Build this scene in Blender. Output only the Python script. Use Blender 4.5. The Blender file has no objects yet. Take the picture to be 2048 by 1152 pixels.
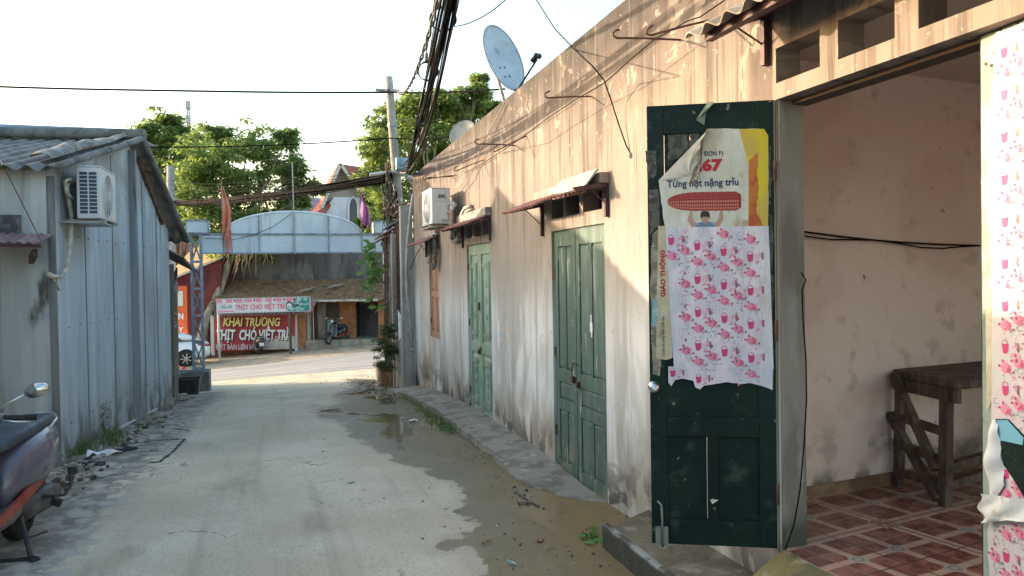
import bpy, math, random
import numpy as np
from mathutils import Vector, Matrix

# ------------------------------------------------------------------ camera, sky, sun, exposure
SC = bpy.context.scene
COL = SC.collection
FPX, YAW, PITCH, ROLL = 1530.0, math.radians(17.879), math.radians(-1.002), math.radians(0.9)
CAM = Vector((0, 0, 1.75))
_f = Vector((math.sin(YAW)*math.cos(PITCH), math.cos(YAW)*math.cos(PITCH), math.sin(PITCH)))
_r0 = Vector((math.cos(YAW), -math.sin(YAW), 0)); _u0 = _r0.cross(_f)
_r = _r0*math.cos(ROLL) - _u0*math.sin(ROLL); _u = _u0*math.cos(ROLL) + _r0*math.sin(ROLL)
cd = bpy.data.cameras.new("camera"); cam = bpy.data.objects.new("camera", cd); COL.objects.link(cam)
cam.matrix_world = Matrix(((_r.x, _u.x, -_f.x, CAM.x), (_r.y, _u.y, -_f.y, CAM.y), (_r.z, _u.z, -_f.z, CAM.z), (0, 0, 0, 1)))
cd.sensor_width = 36; cd.lens = FPX/2048*36; cd.clip_start = .05; cd.clip_end = 1500
SC.camera = cam

SUN_AZ, SUN_EL = math.radians(-56), math.radians(11.5)
world = bpy.data.worlds.new("World"); SC.world = world; world.use_nodes = True
_nt = world.node_tree
sky = _nt.nodes.new('ShaderNodeTexSky'); sky.sky_type = 'NISHITA'; sky.sun_disc = False
sky.sun_elevation = SUN_EL; sky.sun_rotation = SUN_AZ % (2*math.pi)
sky.air_density = 1.3; sky.dust_density = 3.2; sky.ozone_density = 1.6
_nt.links.new(sky.outputs[0], _nt.nodes['Background'].inputs[0])
_nt.nodes['Background'].inputs[1].default_value = 0.15
sl = bpy.data.lights.new("sun", 'SUN'); sun = bpy.data.objects.new("sun", sl); COL.objects.link(sun)
sl.energy = 2.0; sl.angle = math.radians(0.7); sl.color = (.92, .71, .52)
_sd = Vector((math.sin(SUN_AZ)*math.cos(SUN_EL), math.cos(SUN_AZ)*math.cos(SUN_EL), math.sin(SUN_EL)))
sun.rotation_euler = (-_sd).to_track_quat('-Z', 'Y').to_euler(); sun.location = (-12, 12, 12)
SC.view_settings.view_transform = 'Standard'; SC.view_settings.look = 'None'
SC.view_settings.exposure = 2.25; SC.view_settings.gamma = 1

# ------------------------------------------------------------------ measuring helpers
RND = random.Random(7); NPR = np.random.default_rng(11)
def ray(px, py): return _f + _r*((px-1024)/FPX) - _u*((py-576)/FPX)
def atX(px, py, X): d = ray(px, py); return CAM + d*((X-CAM.x)/d.x)
def atY(px, py, Y): d = ray(px, py); return CAM + d*((Y-CAM.y)/d.y)
def atZ(px, py, Z): d = ray(px, py); return CAM + d*((Z-CAM.z)/d.z)
def atPlane(px, py, p0, n): d = ray(px, py); n = Vector(n); return CAM + d*((Vector(p0)-CAM).dot(n)/d.dot(n))
GY = [-60, 9.5, 11.5, 13.3, 15.5, 17.5, 20, 22, 24, 27, 32, 60, 400]
GS = [0, 0, .08, .24, .43, .63, .84, 1.0, 1.14, 1.30, 1.45, 1.5, 1.5]
def gz(X, Y):
    t = np.clip((Y-20)/8, 0, 1); t = t*t*(3-2*t)
    return -np.interp(Y, GY, GS) + .07*np.clip(X-.5, -6, 6)*t
def atG(px, py, lift=0):
    d = ray(px, py); t = 1.0
    while t < 90:
        p = CAM + d*t
        if p.z <= gz(p.x, p.y)+lift: break
        t += .01
    return p

# ------------------------------------------------------------------ mesh builder
MW = {}
I4 = Matrix.Identity(4)
class MB:
    def __init__(s, xf=None): s.v = []; s.f = []; s.m = []; s.xf = xf
    def add(s, vs, fs, m=0):
        b = len(s.v)
        for p in vs:
            p = Vector(p); s.v.append(s.xf @ p if s.xf else p)
        for f in fs: s.f.append([i+b for i in f]); s.m.append(m)
        return s
    def box(s, x0, x1, y0, y1, z0, z1, m=0):
        v = [(x, y, z) for z in (z0, z1) for y in (y0, y1) for x in (x0, x1)]
        return s.add(v, [(0,2,3,1),(4,5,7,6),(0,1,5,4),(2,6,7,3),(0,4,6,2),(1,3,7,5)], m)
    def quad(s, a, b, c, d, m=0): return s.add([a, b, c, d], [(0,1,2,3)], m)
    def bar(s, p0, p1, w, h=None, m=0, up=(0,0,1)):
        h = h or w; p0 = Vector(p0); p1 = Vector(p1); d = (p1-p0).normalized(); up = Vector(up)
        if abs(d.dot(up)) > .98: up = Vector((0,1,0))
        a = d.cross(up).normalized()*(w/2); b = a.normalized().cross(d).normalized()*(h/2)
        v = [p+sa*a+sb*b for p in (p0, p1) for sa, sb in ((-1,-1),(1,-1),(1,1),(-1,1))]
        return s.add(v, [(3,2,1,0),(4,5,6,7),(0,1,5,4),(1,2,6,5),(2,3,7,6),(3,0,4,7)], m)
    def tube(s, pts, r, n=6, m=0, cap=True):
        pts = [Vector(p) for p in pts]; k = len(pts)
        rs = r if isinstance(r, (list, tuple)) else [r]*k
        vs = []; prev = None
        for i, p in enumerate(pts):
            t = (pts[min(i+1, k-1)]-pts[max(i-1, 0)])
            t = t.normalized() if t.length > 1e-9 else Vector((0,0,1))
            if prev is None:
                a = t.cross(Vector((0,0,1)) if abs(t.z) < .95 else Vector((1,0,0))).normalized()
            else:
                a = prev - t*prev.dot(t); a = a.normalized() if a.length > 1e-6 else t.orthogonal().normalized()
            prev = a; b = t.cross(a)
            for j in range(n):
                q = 2*math.pi*j/n; vs.append(p+(a*math.cos(q)+b*math.sin(q))*rs[i])
        fs = [(i*n+j, i*n+(j+1)%n, (i+1)*n+(j+1)%n, (i+1)*n+j) for i in range(k-1) for j in range(n)]
        if cap: fs += [tuple(range(n-1, -1, -1)), tuple((k-1)*n+j for j in range(n))]
        return s.add(vs, fs, m)
    def lathe(s, o, ax, prof, n=20, m=0, cap=True):
        o = Vector(o); ax = Vector(ax).normalized(); a = ax.orthogonal().normalized(); b = ax.cross(a); vs = []
        for t, r in prof:
            for j in range(n):
                q = 2*math.pi*j/n; vs.append(o+ax*t+(a*math.cos(q)+b*math.sin(q))*r)
        k = len(prof)
        fs = [(i*n+j, i*n+(j+1)%n, (i+1)*n+(j+1)%n, (i+1)*n+j) for i in range(k-1) for j in range(n)]
        if cap: fs += [tuple(range(n-1, -1, -1)), tuple((k-1)*n+j for j in range(n))]
        return s.add(vs, fs, m)
    def prism(s, poly, off, m=0):
        poly = [Vector(p) for p in poly]; off = Vector(off); n = len(poly)
        fs = [tuple(range(n-1, -1, -1)), tuple(range(n, 2*n))] + [(i, (i+1)%n, n+(i+1)%n, n+i) for i in range(n)]
        return s.add(poly+[p+off for p in poly], fs, m)
    def grid(s, fn, nu, nv, m=0):
        vs = [fn(i/nu, j/nv) for j in range(nv+1) for i in range(nu+1)]
        w = nu+1
        return s.add(vs, [(j*w+i, j*w+i+1, (j+1)*w+i+1, (j+1)*w+i) for j in range(nv) for i in range(nu)], m)
    def loft(s, rings, n=16, p=2.5, m=0):
        """rings: (centre, half width vector, half height vector) superellipse sections"""
        vs = []
        for c, a, b in rings:
            c = Vector(c); a = Vector(a); b = Vector(b)
            for j in range(n):
                q = 2*math.pi*j/n; cx, sx = math.cos(q), math.sin(q)
                vs.append(c + a*(abs(cx)**(2/p)*(1 if cx >= 0 else -1)) + b*(abs(sx)**(2/p)*(1 if sx >= 0 else -1)))
        k = len(rings)
        fs = [(i*n+j, i*n+(j+1)%n, (i+1)*n+(j+1)%n, (i+1)*n+j) for i in range(k-1) for j in range(n)]
        fs += [tuple(range(n-1, -1, -1)), tuple((k-1)*n+j for j in range(n))]
        return s.add(vs, fs, m)
    def ball(s, c, r, n=10, m=0):
        r = r if isinstance(r, (tuple, list)) else (r, r, r); c = Vector(c); vs = []; k = max(4, n//2)
        for i in range(1, k):
            t = math.pi*i/k
            for j in range(n):
                q = 2*math.pi*j/n; vs.append(c+Vector((r[0]*math.sin(t)*math.cos(q), r[1]*math.sin(t)*math.sin(q), r[2]*math.cos(t))))
        vs += [c+Vector((0,0,r[2])), c-Vector((0,0,r[2]))]; a = len(vs)-2
        fs = [(i*n+j, (i+1)*n+j, (i+1)*n+(j+1)%n, i*n+(j+1)%n) for i in range(k-2) for j in range(n)]
        fs += [(a, j, (j+1)%n) for j in range(n)] + [(a+1, (k-2)*n+(j+1)%n, (k-2)*n+j) for j in range(n)]
        return s.add(vs, fs, m)
    def build(s, name, mat, parent=None, smooth=False, bevel=0, solid=0, attrs=None):
        me = bpy.data.meshes.new(name)
        if parent is not None:
            W = MW[parent]; inv = W.inverted(); vs = [inv @ v for v in s.v]
        else:
            n = max(1, len(s.v)); c = Vector((sum(v.x for v in s.v)/n, sum(v.y for v in s.v)/n, min(v.z for v in s.v)))
            W = Matrix.Translation(c); vs = [v-c for v in s.v]
        me.from_pydata([tuple(v) for v in vs], [], s.f)
        mats = mat if isinstance(mat, (list, tuple)) else [mat]
        for m in mats: me.materials.append(m)
        if len(mats) > 1: me.polygons.foreach_set('material_index', s.m)
        if smooth: me.polygons.foreach_set('use_smooth', [True]*len(s.f))
        if attrs:
            for k, arr in attrs.items():
                a = me.attributes.new(k, 'FLOAT', 'POINT'); a.data.foreach_set('value', np.asarray(arr, np.float32))
        me.update()
        o = bpy.data.objects.new(name, me); COL.objects.link(o)
        if parent is not None: o.parent = parent; MW[o] = W
        else: o.matrix_world = W; MW[o] = W
        if solid:
            md = o.modifiers.new('solid', 'SOLIDIFY'); md.thickness = solid; md.offset = 0
        if bevel:
            md = o.modifiers.new('bevel', 'BEVEL'); md.width = bevel; md.segments = 2; md.limit_method = 'ANGLE'
        return o
def tag(o, label, cat, group=None):
    o['label'] = label; o['category'] = cat
    if group: o['group'] = group
    return o
def thing(name, label, cat, loc=(0,0,0), rot=0, group=None):
    o = bpy.data.objects.new(name, None); COL.objects.link(o); o.empty_display_size = .2
    W = Matrix.Translation(Vector(loc)) @ Matrix.Rotation(rot, 4, 'Z'); o.matrix_world = W; MW[o] = W
    return tag(o, label, cat, group)
def struct(o, kind='structure'): o['kind'] = kind; return o
def frame(o, x, y, z): return Matrix(((x[0],y[0],z[0],o[0]),(x[1],y[1],z[1],o[1]),(x[2],y[2],z[2],o[2]),(0,0,0,1)))

# ------------------------------------------------------------------ materials
class NB:
    def __init__(s, name):
        s.mat = bpy.data.materials.new(name); s.mat.use_nodes = True; s.nt = s.mat.node_tree
        s.bsdf = s.nt.nodes['Principled BSDF']; s.tc = s.n('ShaderNodeTexCoord'); s.geo = None
    def n(s, t, **kw):
        nd = s.nt.nodes.new(t)
        for k, v in kw.items(): setattr(nd, k, v)
        return nd
    def L(s, a, b): s.nt.links.new(a, b)
    def put(s, sock, v):
        if isinstance(v, bpy.types.NodeSocket): s.L(v, sock)
        else: sock.default_value = v
    def math(s, op, a, b=None, c=None):
        nd = s.n('ShaderNodeMath', operation=op); s.put(nd.inputs[0], a)
        if b is not None: s.put(nd.inputs[1], b)
        if c is not None: s.put(nd.inputs[2], c)
        return nd.outputs[0]
    def noise(s, scale, detail=5, rough=.55, off=(0,0,0), dist=0):
        mp = s.n('ShaderNodeMapping'); mp.inputs['Scale'].default_value = scale; mp.inputs['Location'].default_value = off
        s.L(s.tc.outputs['Object'], mp.inputs[0])
        nz = s.n('ShaderNodeTexNoise'); nz.inputs['Scale'].default_value = 1; nz.inputs['Detail'].default_value = detail
        nz.inputs['Roughness'].default_value = rough; nz.inputs['Distortion'].default_value = dist
        s.L(mp.outputs[0], nz.inputs['Vector']); return nz.outputs['Fac']
    def step(s, v, lo, hi):
        nd = s.n('ShaderNodeMapRange', interpolation_type='SMOOTHSTEP'); s.put(nd.inputs[0], v)
        s.put(nd.inputs[1], lo); s.put(nd.inputs[2], hi); return nd.outputs[0]
    def lin(s, v, a, b, c, d):
        nd = s.n('ShaderNodeMapRange'); s.put(nd.inputs[0], v)
        for i, q in enumerate((a, b, c, d)): s.put(nd.inputs[i+1], q)
        return nd.outputs[0]
    def mix(s, f, a, b):
        nd = s.n('ShaderNodeMix', data_type='RGBA'); s.put(nd.inputs['Factor'], f)
        for i, q in ((6, a), (7, b)):
            s.put(nd.inputs[i], q if isinstance(q, bpy.types.NodeSocket) else (*q, 1))
        return nd.outputs[2]
    def z(s):
        if s.geo is None:
            s.geo = s.n('ShaderNodeNewGeometry'); s.xyz = s.n('ShaderNodeSeparateXYZ'); s.L(s.geo.outputs['Position'], s.xyz.inputs[0])
        return s.xyz.outputs[2]
    def attr(s, name): return s.n('ShaderNodeAttribute', attribute_name=name).outputs['Fac']
    def bump(s, h, strength, dist=.01):
        b = s.n('ShaderNodeBump'); b.inputs['Strength'].default_value = strength; b.inputs['Distance'].default_value = dist
        s.L(h, b.inputs['Height']); s.L(b.outputs[0], s.bsdf.inputs['Normal'])
def mat(name, base, rough=.7, layers=(), metal=0, bump=None, coat=0, spec=None, alpha=None):
    b = NB(name); c = None
    for i, l in enumerate(layers):
        s = l.get('s', 6); s = s if isinstance(s, tuple) else (s, s, s)
        f = b.step(b.noise(s, l.get('d', 5), off=(i*3.7, i*1.3, i*2.1), dist=l.get('w', 0)), l.get('lo', .45), l.get('hi', .6))
        if 'z' in l: f = b.math('MULTIPLY', f, b.step(b.z(), *l['z']) if l['z'][0] < l['z'][1] else b.math('SUBTRACT', 1.0, b.step(b.z(), l['z'][1], l['z'][0])))
        if 'a' in l: f = b.math('MULTIPLY', f, l['a'])
        c = b.mix(f, c if c is not None else base, l['c'])
    if c is not None: b.L(c, b.bsdf.inputs['Base Color'])
    else: b.bsdf.inputs['Base Color'].default_value = (*base, 1)
    b.bsdf.inputs['Metallic'].default_value = metal
    rn = b.noise((9, 9, 9), 3)
    b.L(b.lin(rn, .3, .7, max(.02, rough-.08), min(1, rough+.08)), b.bsdf.inputs['Roughness'])
    if coat: b.bsdf.inputs['Coat Weight'].default_value = coat; b.bsdf.inputs['Coat Roughness'].default_value = .08
    if spec is not None: b.bsdf.inputs['Specular IOR Level'].default_value = spec
    if bump:
        st, sc = bump[0], bump[1]; sc = sc if isinstance(sc, tuple) else (sc, sc, sc)
        b.bump(b.noise(sc, 6), st, bump[2] if len(bump) > 2 else .01)
    return b.mat

PLASTER = mat('plaster', (.69,.685,.655), .88, [
    dict(c=(.50,.48,.44), s=(1,1.1,.5), lo=.40, hi=.66),
    dict(c=(.77,.765,.74), s=(1,1.8,.6), lo=.50, hi=.62, w=.6),
    dict(c=(.40,.37,.32), s=(1,3.0,.28), lo=.50, hi=.66, a=.75, w=1.0),
    dict(c=(.335,.285,.245), s=(1,1.2,.5), lo=.08, hi=.42, z=(1.15,1.9), w=.8),  # stain carried lower, its colour darkened to tone down the sun there
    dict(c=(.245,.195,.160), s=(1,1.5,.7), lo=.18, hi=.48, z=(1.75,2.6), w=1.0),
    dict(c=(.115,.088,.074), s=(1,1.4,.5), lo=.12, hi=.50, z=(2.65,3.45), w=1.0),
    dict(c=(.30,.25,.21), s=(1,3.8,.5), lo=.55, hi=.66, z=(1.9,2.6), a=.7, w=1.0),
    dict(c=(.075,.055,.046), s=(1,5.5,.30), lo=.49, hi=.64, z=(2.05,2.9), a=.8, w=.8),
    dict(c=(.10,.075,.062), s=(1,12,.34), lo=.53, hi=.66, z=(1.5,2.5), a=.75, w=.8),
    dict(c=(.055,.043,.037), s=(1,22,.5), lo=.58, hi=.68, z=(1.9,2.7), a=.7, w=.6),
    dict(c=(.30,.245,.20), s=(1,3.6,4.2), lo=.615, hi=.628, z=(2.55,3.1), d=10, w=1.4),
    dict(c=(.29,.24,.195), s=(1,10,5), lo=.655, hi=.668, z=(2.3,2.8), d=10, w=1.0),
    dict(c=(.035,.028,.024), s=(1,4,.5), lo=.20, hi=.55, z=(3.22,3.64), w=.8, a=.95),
    dict(c=(.20,.175,.145), s=(1,8,.35), lo=.58, hi=.74, a=.6, w=1.2),
    dict(c=(.17,.145,.12), s=(1,12,3), lo=.66, hi=.72, a=.75, w=1.8, d=10),
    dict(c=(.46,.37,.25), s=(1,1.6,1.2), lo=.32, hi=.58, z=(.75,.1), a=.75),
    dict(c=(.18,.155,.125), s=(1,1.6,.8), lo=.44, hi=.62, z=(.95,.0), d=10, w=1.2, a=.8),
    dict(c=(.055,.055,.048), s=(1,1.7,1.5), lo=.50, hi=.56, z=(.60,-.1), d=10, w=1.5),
    dict(c=(.33,.29,.24), s=(22,22,22), lo=.66, hi=.70, a=.55),
], bump=(.45, (9,9,7), .012))
CONC = mat('concrete', (.27,.245,.195), .9, [dict(c=(.17,.15,.115), s=3), dict(c=(.36,.335,.28), s=9, lo=.55, hi=.7), dict(c=(.10,.10,.085), s=5, lo=.6, hi=.72)], bump=(.4, 26))
PAINTGREEN = mat('old_green_paint', (.075,.13,.105), .6, [dict(c=(.15,.205,.175), s=(9,9,1.5), lo=.46, hi=.70), dict(c=(.40,.39,.32), s=(16,16,3), lo=.60, hi=.68, d=9, w=.6), dict(c=(.05,.09,.075), s=(4,4,1), lo=.55, hi=.7, a=.7), dict(c=(.36,.30,.2), s=(5,5,3), lo=.45, hi=.65, z=(.5,.0), a=.6)], bump=(.25, (25,25,5)))
PALEGREEN = mat('pale_green_paint', (.25,.345,.25), .6, [dict(c=(.34,.42,.33), s=(8,8,2), lo=.45, hi=.65), dict(c=(.46,.44,.37), s=(18,18,4), lo=.62, hi=.68, d=9), dict(c=(.15,.25,.17), s=(11,11,2), lo=.58, hi=.72), dict(c=(.30,.27,.2), s=(5,5,3), lo=.45, hi=.65, z=(.4,-.05), a=.7)], bump=(.25, (25,25,5)))
DARKGREEN = mat('dark_green_paint', (.0045,.017,.014), .55, spec=.22, layers= [dict(c=(.007,.026,.019), s=(3,3,2), lo=.45, hi=.65), dict(c=(.05,.075,.058), s=(7,7,9), lo=.56, hi=.76, a=.7), dict(c=(.005,.011,.012), s=(6,6,5), lo=.55, hi=.7, a=.8), dict(c=(.20,.20,.15), s=(22,22,16), lo=.67, hi=.70, d=9)], bump=(.3, (16,16,16)))
GREYGREEN = mat('grey_green_edge', (.30,.36,.30), .6, [dict(c=(.18,.24,.2), s=9)], bump=(.2, 20))
OLDWOOD0 = mat('dark_head', (.075,.05,.035), .8)
WOODEDGE = mat('bare_wood', (.25,.17,.10), .7, [dict(c=(.36,.26,.17), s=(20,20,3), lo=.4, hi=.6)], bump=(.3, (40,40,5)))
SALMON = mat('salmon_shutter', (.45,.235,.15), .6, [dict(c=(.33,.17,.115), s=(8,8,2)), dict(c=(.55,.36,.26), s=(14,14,3), lo=.6, hi=.72)], bump=(.2, (20,20,4)))
RUST = mat('rust', (.11,.045,.035), .85, [dict(c=(.20,.085,.05), s=14), dict(c=(.05,.025,.025), s=8, lo=.5, hi=.65)], bump=(.5, 40))
RUSTSHEET = mat('rusty_sheet', (.23,.105,.085), .75, [dict(c=(.14,.055,.045), s=6), dict(c=(.33,.17,.12), s=20, lo=.58, hi=.7)], bump=(.3, 30))
MAROON = mat('maroon_bar', (.055,.018,.028), .6, [dict(c=(.10,.04,.035), s=12, lo=.5, hi=.65)], bump=(.3, 40))
FIBRE = mat('fibre_sheet', (.17,.175,.17), .92, spec=.2, layers=[dict(c=(.11,.115,.11), s=(5,5,5)), dict(c=(.26,.26,.245), s=9, lo=.58, hi=.7), dict(c=(.10,.10,.08), s=7, lo=.6, hi=.74)], bump=(.35, 30))
FIBRELIT = mat('fibre_sheet_lit', (.36,.31,.24), .9, [dict(c=(.25,.21,.165), s=5), dict(c=(.44,.39,.31), s=9, lo=.58, hi=.7)], bump=(.3, 30))  # lit copy of the fibre sheet, warm sunlight put into its colour
SHEDWALL = mat('shed_cement', (.37,.45,.50), .88, [dict(c=(.45,.53,.58), s=(3,3,.3), lo=.45, hi=.65), dict(c=(.25,.31,.345), s=(5,5,.25), lo=.50, hi=.70, w=.5), dict(c=(.16,.185,.20), s=(4,4,.5), lo=.60, hi=.72), dict(c=(.28,.29,.27), s=(1.2,1.2,.7), lo=.5, hi=.66, a=.6), dict(c=(.15,.15,.12), s=(5,5,3), lo=.42, hi=.60, z=(.55,.0), d=9), dict(c=(.22,.21,.18), s=(2,2,2), lo=.4, hi=.6, z=(2.3,2.9), a=.6)], bump=(.3, (20,20,3)))
SHEDNEAR = mat('shed_cement_brown', (.33,.37,.38), .9, [dict(c=(.42,.46,.46), s=(5,5,.5)), dict(c=(.17,.17,.145), s=(6,6,.3), lo=.5, hi=.68), dict(c=(.08,.08,.07), s=(3,3,1), lo=.6, hi=.7)], bump=(.3, 20))
WHITEAC = mat('ac_white', (.55,.57,.57), .45, [dict(c=(.52,.51,.46), s=(5,5,3), lo=.5, hi=.75)])
DARK = mat('gap_shade', (.012,.013,.014), .8)  # near-black standing in for the shade in gaps, holes and recesses
BLACKP = mat('black_plastic', (.018,.019,.022), .45, [dict(c=(.035,.035,.038), s=20)])
RUBBER = mat('rubber', (.015,.015,.015), .8, [dict(c=(.05,.045,.04), s=12, lo=.55, hi=.7)])
STEEL = mat('steel', (.55,.56,.56), .25, metal=1)
DULLSTEEL = mat('dull_steel', (.32,.32,.31), .5, [dict(c=(.16,.13,.11), s=16, lo=.55, hi=.68)], metal=.7)
HOSE = mat('hose_wrap', (.52,.50,.42), .75, [dict(c=(.36,.33,.26), s=12)], bump=(.3, 60))
PVC = mat('pvc_grey', (.45,.47,.46), .5, [dict(c=(.33,.34,.32), s=6)])
CABLE = mat('cable_black', (.008,.008,.009), .8, spec=.08)
CABLEG = mat('cable_grey', (.10,.095,.085), .65, [dict(c=(.2,.19,.17), s=8)])
POLEC = mat('pole_concrete', (.36,.34,.31), .9, [dict(c=(.24,.225,.2), s=(4,4,1.5)), dict(c=(.46,.44,.41), s=(9,9,3), lo=.58, hi=.7)], bump=(.35, 30))
WHITEP = mat('white_paper', (.78,.78,.76), .7, [dict(c=(.62,.60,.56), s=9)])
OCHRE = mat('stained_mortar', (.36,.26,.10), .55, [dict(c=(.18,.16,.08), s=5), dict(c=(.46,.38,.22), s=8, lo=.58, hi=.7), dict(c=(.05,.05,.03), s=6, lo=.62, hi=.72)], bump=(.6, 22))
WETCONC = mat('wet_concrete', (.15,.135,.10), .32, [dict(c=(.09,.085,.065), s=4), dict(c=(.26,.235,.18), s=7, lo=.6, hi=.7)], bump=(.35, 26))
GATEBLUE = mat('gate_paint', (.66,.72,.76), .5, [dict(c=(.56,.62,.67), s=(2,2,.8)), dict(c=(.40,.36,.32), s=(9,9,.6), lo=.60, hi=.72, a=.6), dict(c=(.38,.44,.50), s=(5,5,1), lo=.62, hi=.75), dict(c=(.2,.15,.12), s=12, lo=.68, hi=.76)], bump=(.1, 20))
GATESTEEL = mat('gate_steel', (.30,.36,.42), .5, [dict(c=(.2,.23,.26), s=8), dict(c=(.2,.12,.09), s=12, lo=.66, hi=.75)])
print('p1 ok')

# ------------------------------------------------------------------ ground, alley, road
def sheet(name, xs, ys, lift, m, attrs=None):
    b = MB(); nx = len(xs)
    vs = [(x, y, float(gz(x, y))+lift) for y in ys for x in xs]
    b.v = [Vector(v) for v in vs]
    b.f = [[j*nx+i, j*nx+i+1, (j+1)*nx+i+1, (j+1)*nx+i] for j in range(len(ys)-1) for i in range(nx-1)]; b.m = [0]*len(b.f)
    o = b.build(name, m, smooth=True, attrs=attrs(np.array(vs)) if attrs else None)
    return struct(o)
DIRT = mat('dirt', (.30,.255,.19), .95, [dict(c=(.22,.18,.13), s=1.5), dict(c=(.38,.33,.25), s=4, lo=.55, hi=.7), dict(c=(.12,.10,.07), s=7, lo=.62, hi=.72)], bump=(.6, 12, .03))
gx = [-160,-90,-50,-30,-20,-14,-10,-8]+[i*.5-6 for i in range(0, 28)]+[8.5,11,15,20,30,50,90,160]
gy = [-60,-30,-12]+[i*.5-6 for i in range(0, 100)]+[46,50,60,80,120,200,400]
sheet('ground', gx, gy, -.03, DIRT)

def seg_dist(P, poly, closed=False):
    poly = np.array(poly, float); d = np.full(len(P), 1e9); n = len(poly)
    for i in range(n if closed else n-1):
        a = poly[i]; b = poly[(i+1) % n]; ab = b-a
        t = np.clip(((P-a)@ab)/(ab@ab), 0, 1); d = np.minimum(d, np.linalg.norm(P-(a+t[:,None]*ab), axis=1))
    return d
def inside(P, poly):
    c = np.zeros(len(P), bool); n = len(poly)
    for i in range(n):
        (x1,y1),(x2,y2) = poly[i], poly[(i+1) % n]
        k = ((y1 > P[:,1]) != (y2 > P[:,1])) & (P[:,0] < (x2-x1)*(P[:,1]-y1)/((y2-y1) if y2 != y1 else 1e-9)+x1); c ^= k
    return c
_wp = [(960,1150),(951,1116),(930,1098),(880,1100),(874,1096),(898,1073),(925,1070),(960,1056),(929,1042),(926,1014),(940,990),(920,967),(869,957),(849,939),(786,924),(784,910),(751,900),(705,873),(690,845),(640,835),(635,818),(690,806),(668,790),(715,772),(690,758)]
WETPOLY = [(float(p.x), float(p.y)) for p in (atG(*q) for q in _wp)]
WETPOLY = [(1.10, 3.2), (1.0, 2.2)][::-1] + WETPOLY + [(3.2, 17.5), (3.2, 2.2)]
def alley_attrs(V):
    P = V[:, :2]; d = seg_dist(P, WETPOLY, True); w = np.where(inside(P, WETPOLY), d, -d)
    edge = [(-1.45,-4),(-1.3,4),(-1.12,6.6),(-.98,8.4),(-.86,9.2),(-.80,11),(-.75,13),(-.7,16.5),(-6,17.2)]
    e = seg_dist(P, edge); left = P[:,0] < np.interp(P[:,1], [q[1] for q in edge[:-1]], [q[0] for q in edge[:-1]])
    left &= P[:,1] < 17
    return dict(wet=np.clip(w, -.6, .6), margin=np.clip(np.where(left, e, -e), -.6, .6))
b = NB('alley_concrete')
n1 = b.noise((1.1,1.1,1.1), 6); n2 = b.noise((6,6,6), 7, off=(3,1,0)); n3 = b.noise((38,38,38), 4); n4 = b.noise((2.2,.9,1), 5, off=(9,2,0))
c = b.mix(b.step(n1, .35, .68), (.50,.435,.31), (.62,.555,.425))
c = b.mix(b.step(n4, .55, .75), c, (.36,.315,.22))
c = b.mix(b.math('MULTIPLY', b.step(n3, .55, .72), .35), c, (.20,.19,.165))
c = b.mix(b.math('MULTIPLY', b.step(n2, .60, .74), .5), c, (.60,.56,.46))
n5 = b.noise((5,.22,1), 5, off=(1,7,0)); c = b.mix(b.math('MULTIPLY', b.step(n5, .52, .72), .45), c, (.30,.265,.19))
n6 = b.noise((90,90,90), 3); c = b.mix(b.math('MULTIPLY', b.step(n6, .54, .66), .65), c, (.25,.22,.165)); c = b.mix(b.math('MULTIPLY', b.step(n6, .42, .30), .0), c, (.6,.57,.5))
vo = b.n('ShaderNodeTexVoronoi', feature='DISTANCE_TO_EDGE'); vo.inputs['Scale'].default_value = .55
mpv = b.n('ShaderNodeMapping'); b.L(b.tc.outputs['Object'], mpv.inputs[0]); nzv = b.n('ShaderNodeTexNoise'); nzv.inputs['Scale'].default_value = 2.2; nzv.inputs['Detail'].default_value = 6; b.L(b.tc.outputs['Object'], nzv.inputs['Vector'])
vm = b.n('ShaderNodeVectorMath', operation='MULTIPLY_ADD'); b.L(nzv.outputs['Color'], vm.inputs[0]); vm.inputs[1].default_value = (.9,.9,.9); b.L(mpv.outputs[0], vm.inputs[2]); b.L(vm.outputs[0], vo.inputs['Vector'])
crk = b.math('MULTIPLY', b.math('SUBTRACT', 1.0, b.step(vo.outputs['Distance'], .002, .007)), b.step(n1, .50, .60)); c = b.mix(b.math('MULTIPLY', crk, .75), c, (.10,.09,.07))
mg = b.step(b.math('ADD', b.attr('margin'), b.lin(n2, .3, .7, -.28, .28)), -.05, .12)
c = b.mix(mg, c, b.mix(b.step(n2, .42, .62), (.20,.185,.15), (.42,.395,.33)))
wet = b.step(b.math('ADD', b.attr('wet'), b.lin(n2, .3, .7, -.10, .10)), -.012, .012)
deep = b.step(b.math('ADD', b.attr('wet'), b.lin(n1, .3, .7, -.45, .35)), .0, .35)
sx = b.n('ShaderNodeSeparateXYZ'); b.L(b.n('ShaderNodeNewGeometry').outputs['Position'], sx.inputs[0])
wc = b.mix(b.step(n1, .3, .7), (.165,.14,.088), (.235,.195,.12))
wc = b.mix(b.math('MULTIPLY', deep, .6), wc, (.14,.108,.045))
och = b.math('MULTIPLY', b.step(sx.outputs[0], 1.55, 2.25), b.step(sx.outputs[1], 7.6, 5.2))
och = b.math('MULTIPLY', b.math('MULTIPLY', b.step(sx.outputs[0], 1.5, 2.2), b.math('SUBTRACT', 1.0, b.step(sx.outputs[1], 5.6, 7.4))), b.step(n2, .3, .55))
wc = b.mix(b.math('MULTIPLY', och, .75), wc, (.27,.165,.065))
wc = b.mix(b.step(n2, .62, .74), wc, (.085,.07,.05))
damp = b.step(b.math('ADD', b.attr('wet'), b.lin(n1, .3, .7, -.14, .14)), -.16, .02); c = b.mix(b.math('MULTIPLY', damp, .42), c, (.26,.225,.15)); c = b.mix(wet, c, wc)
b.L(c, b.bsdf.inputs['Base Color'])
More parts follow.
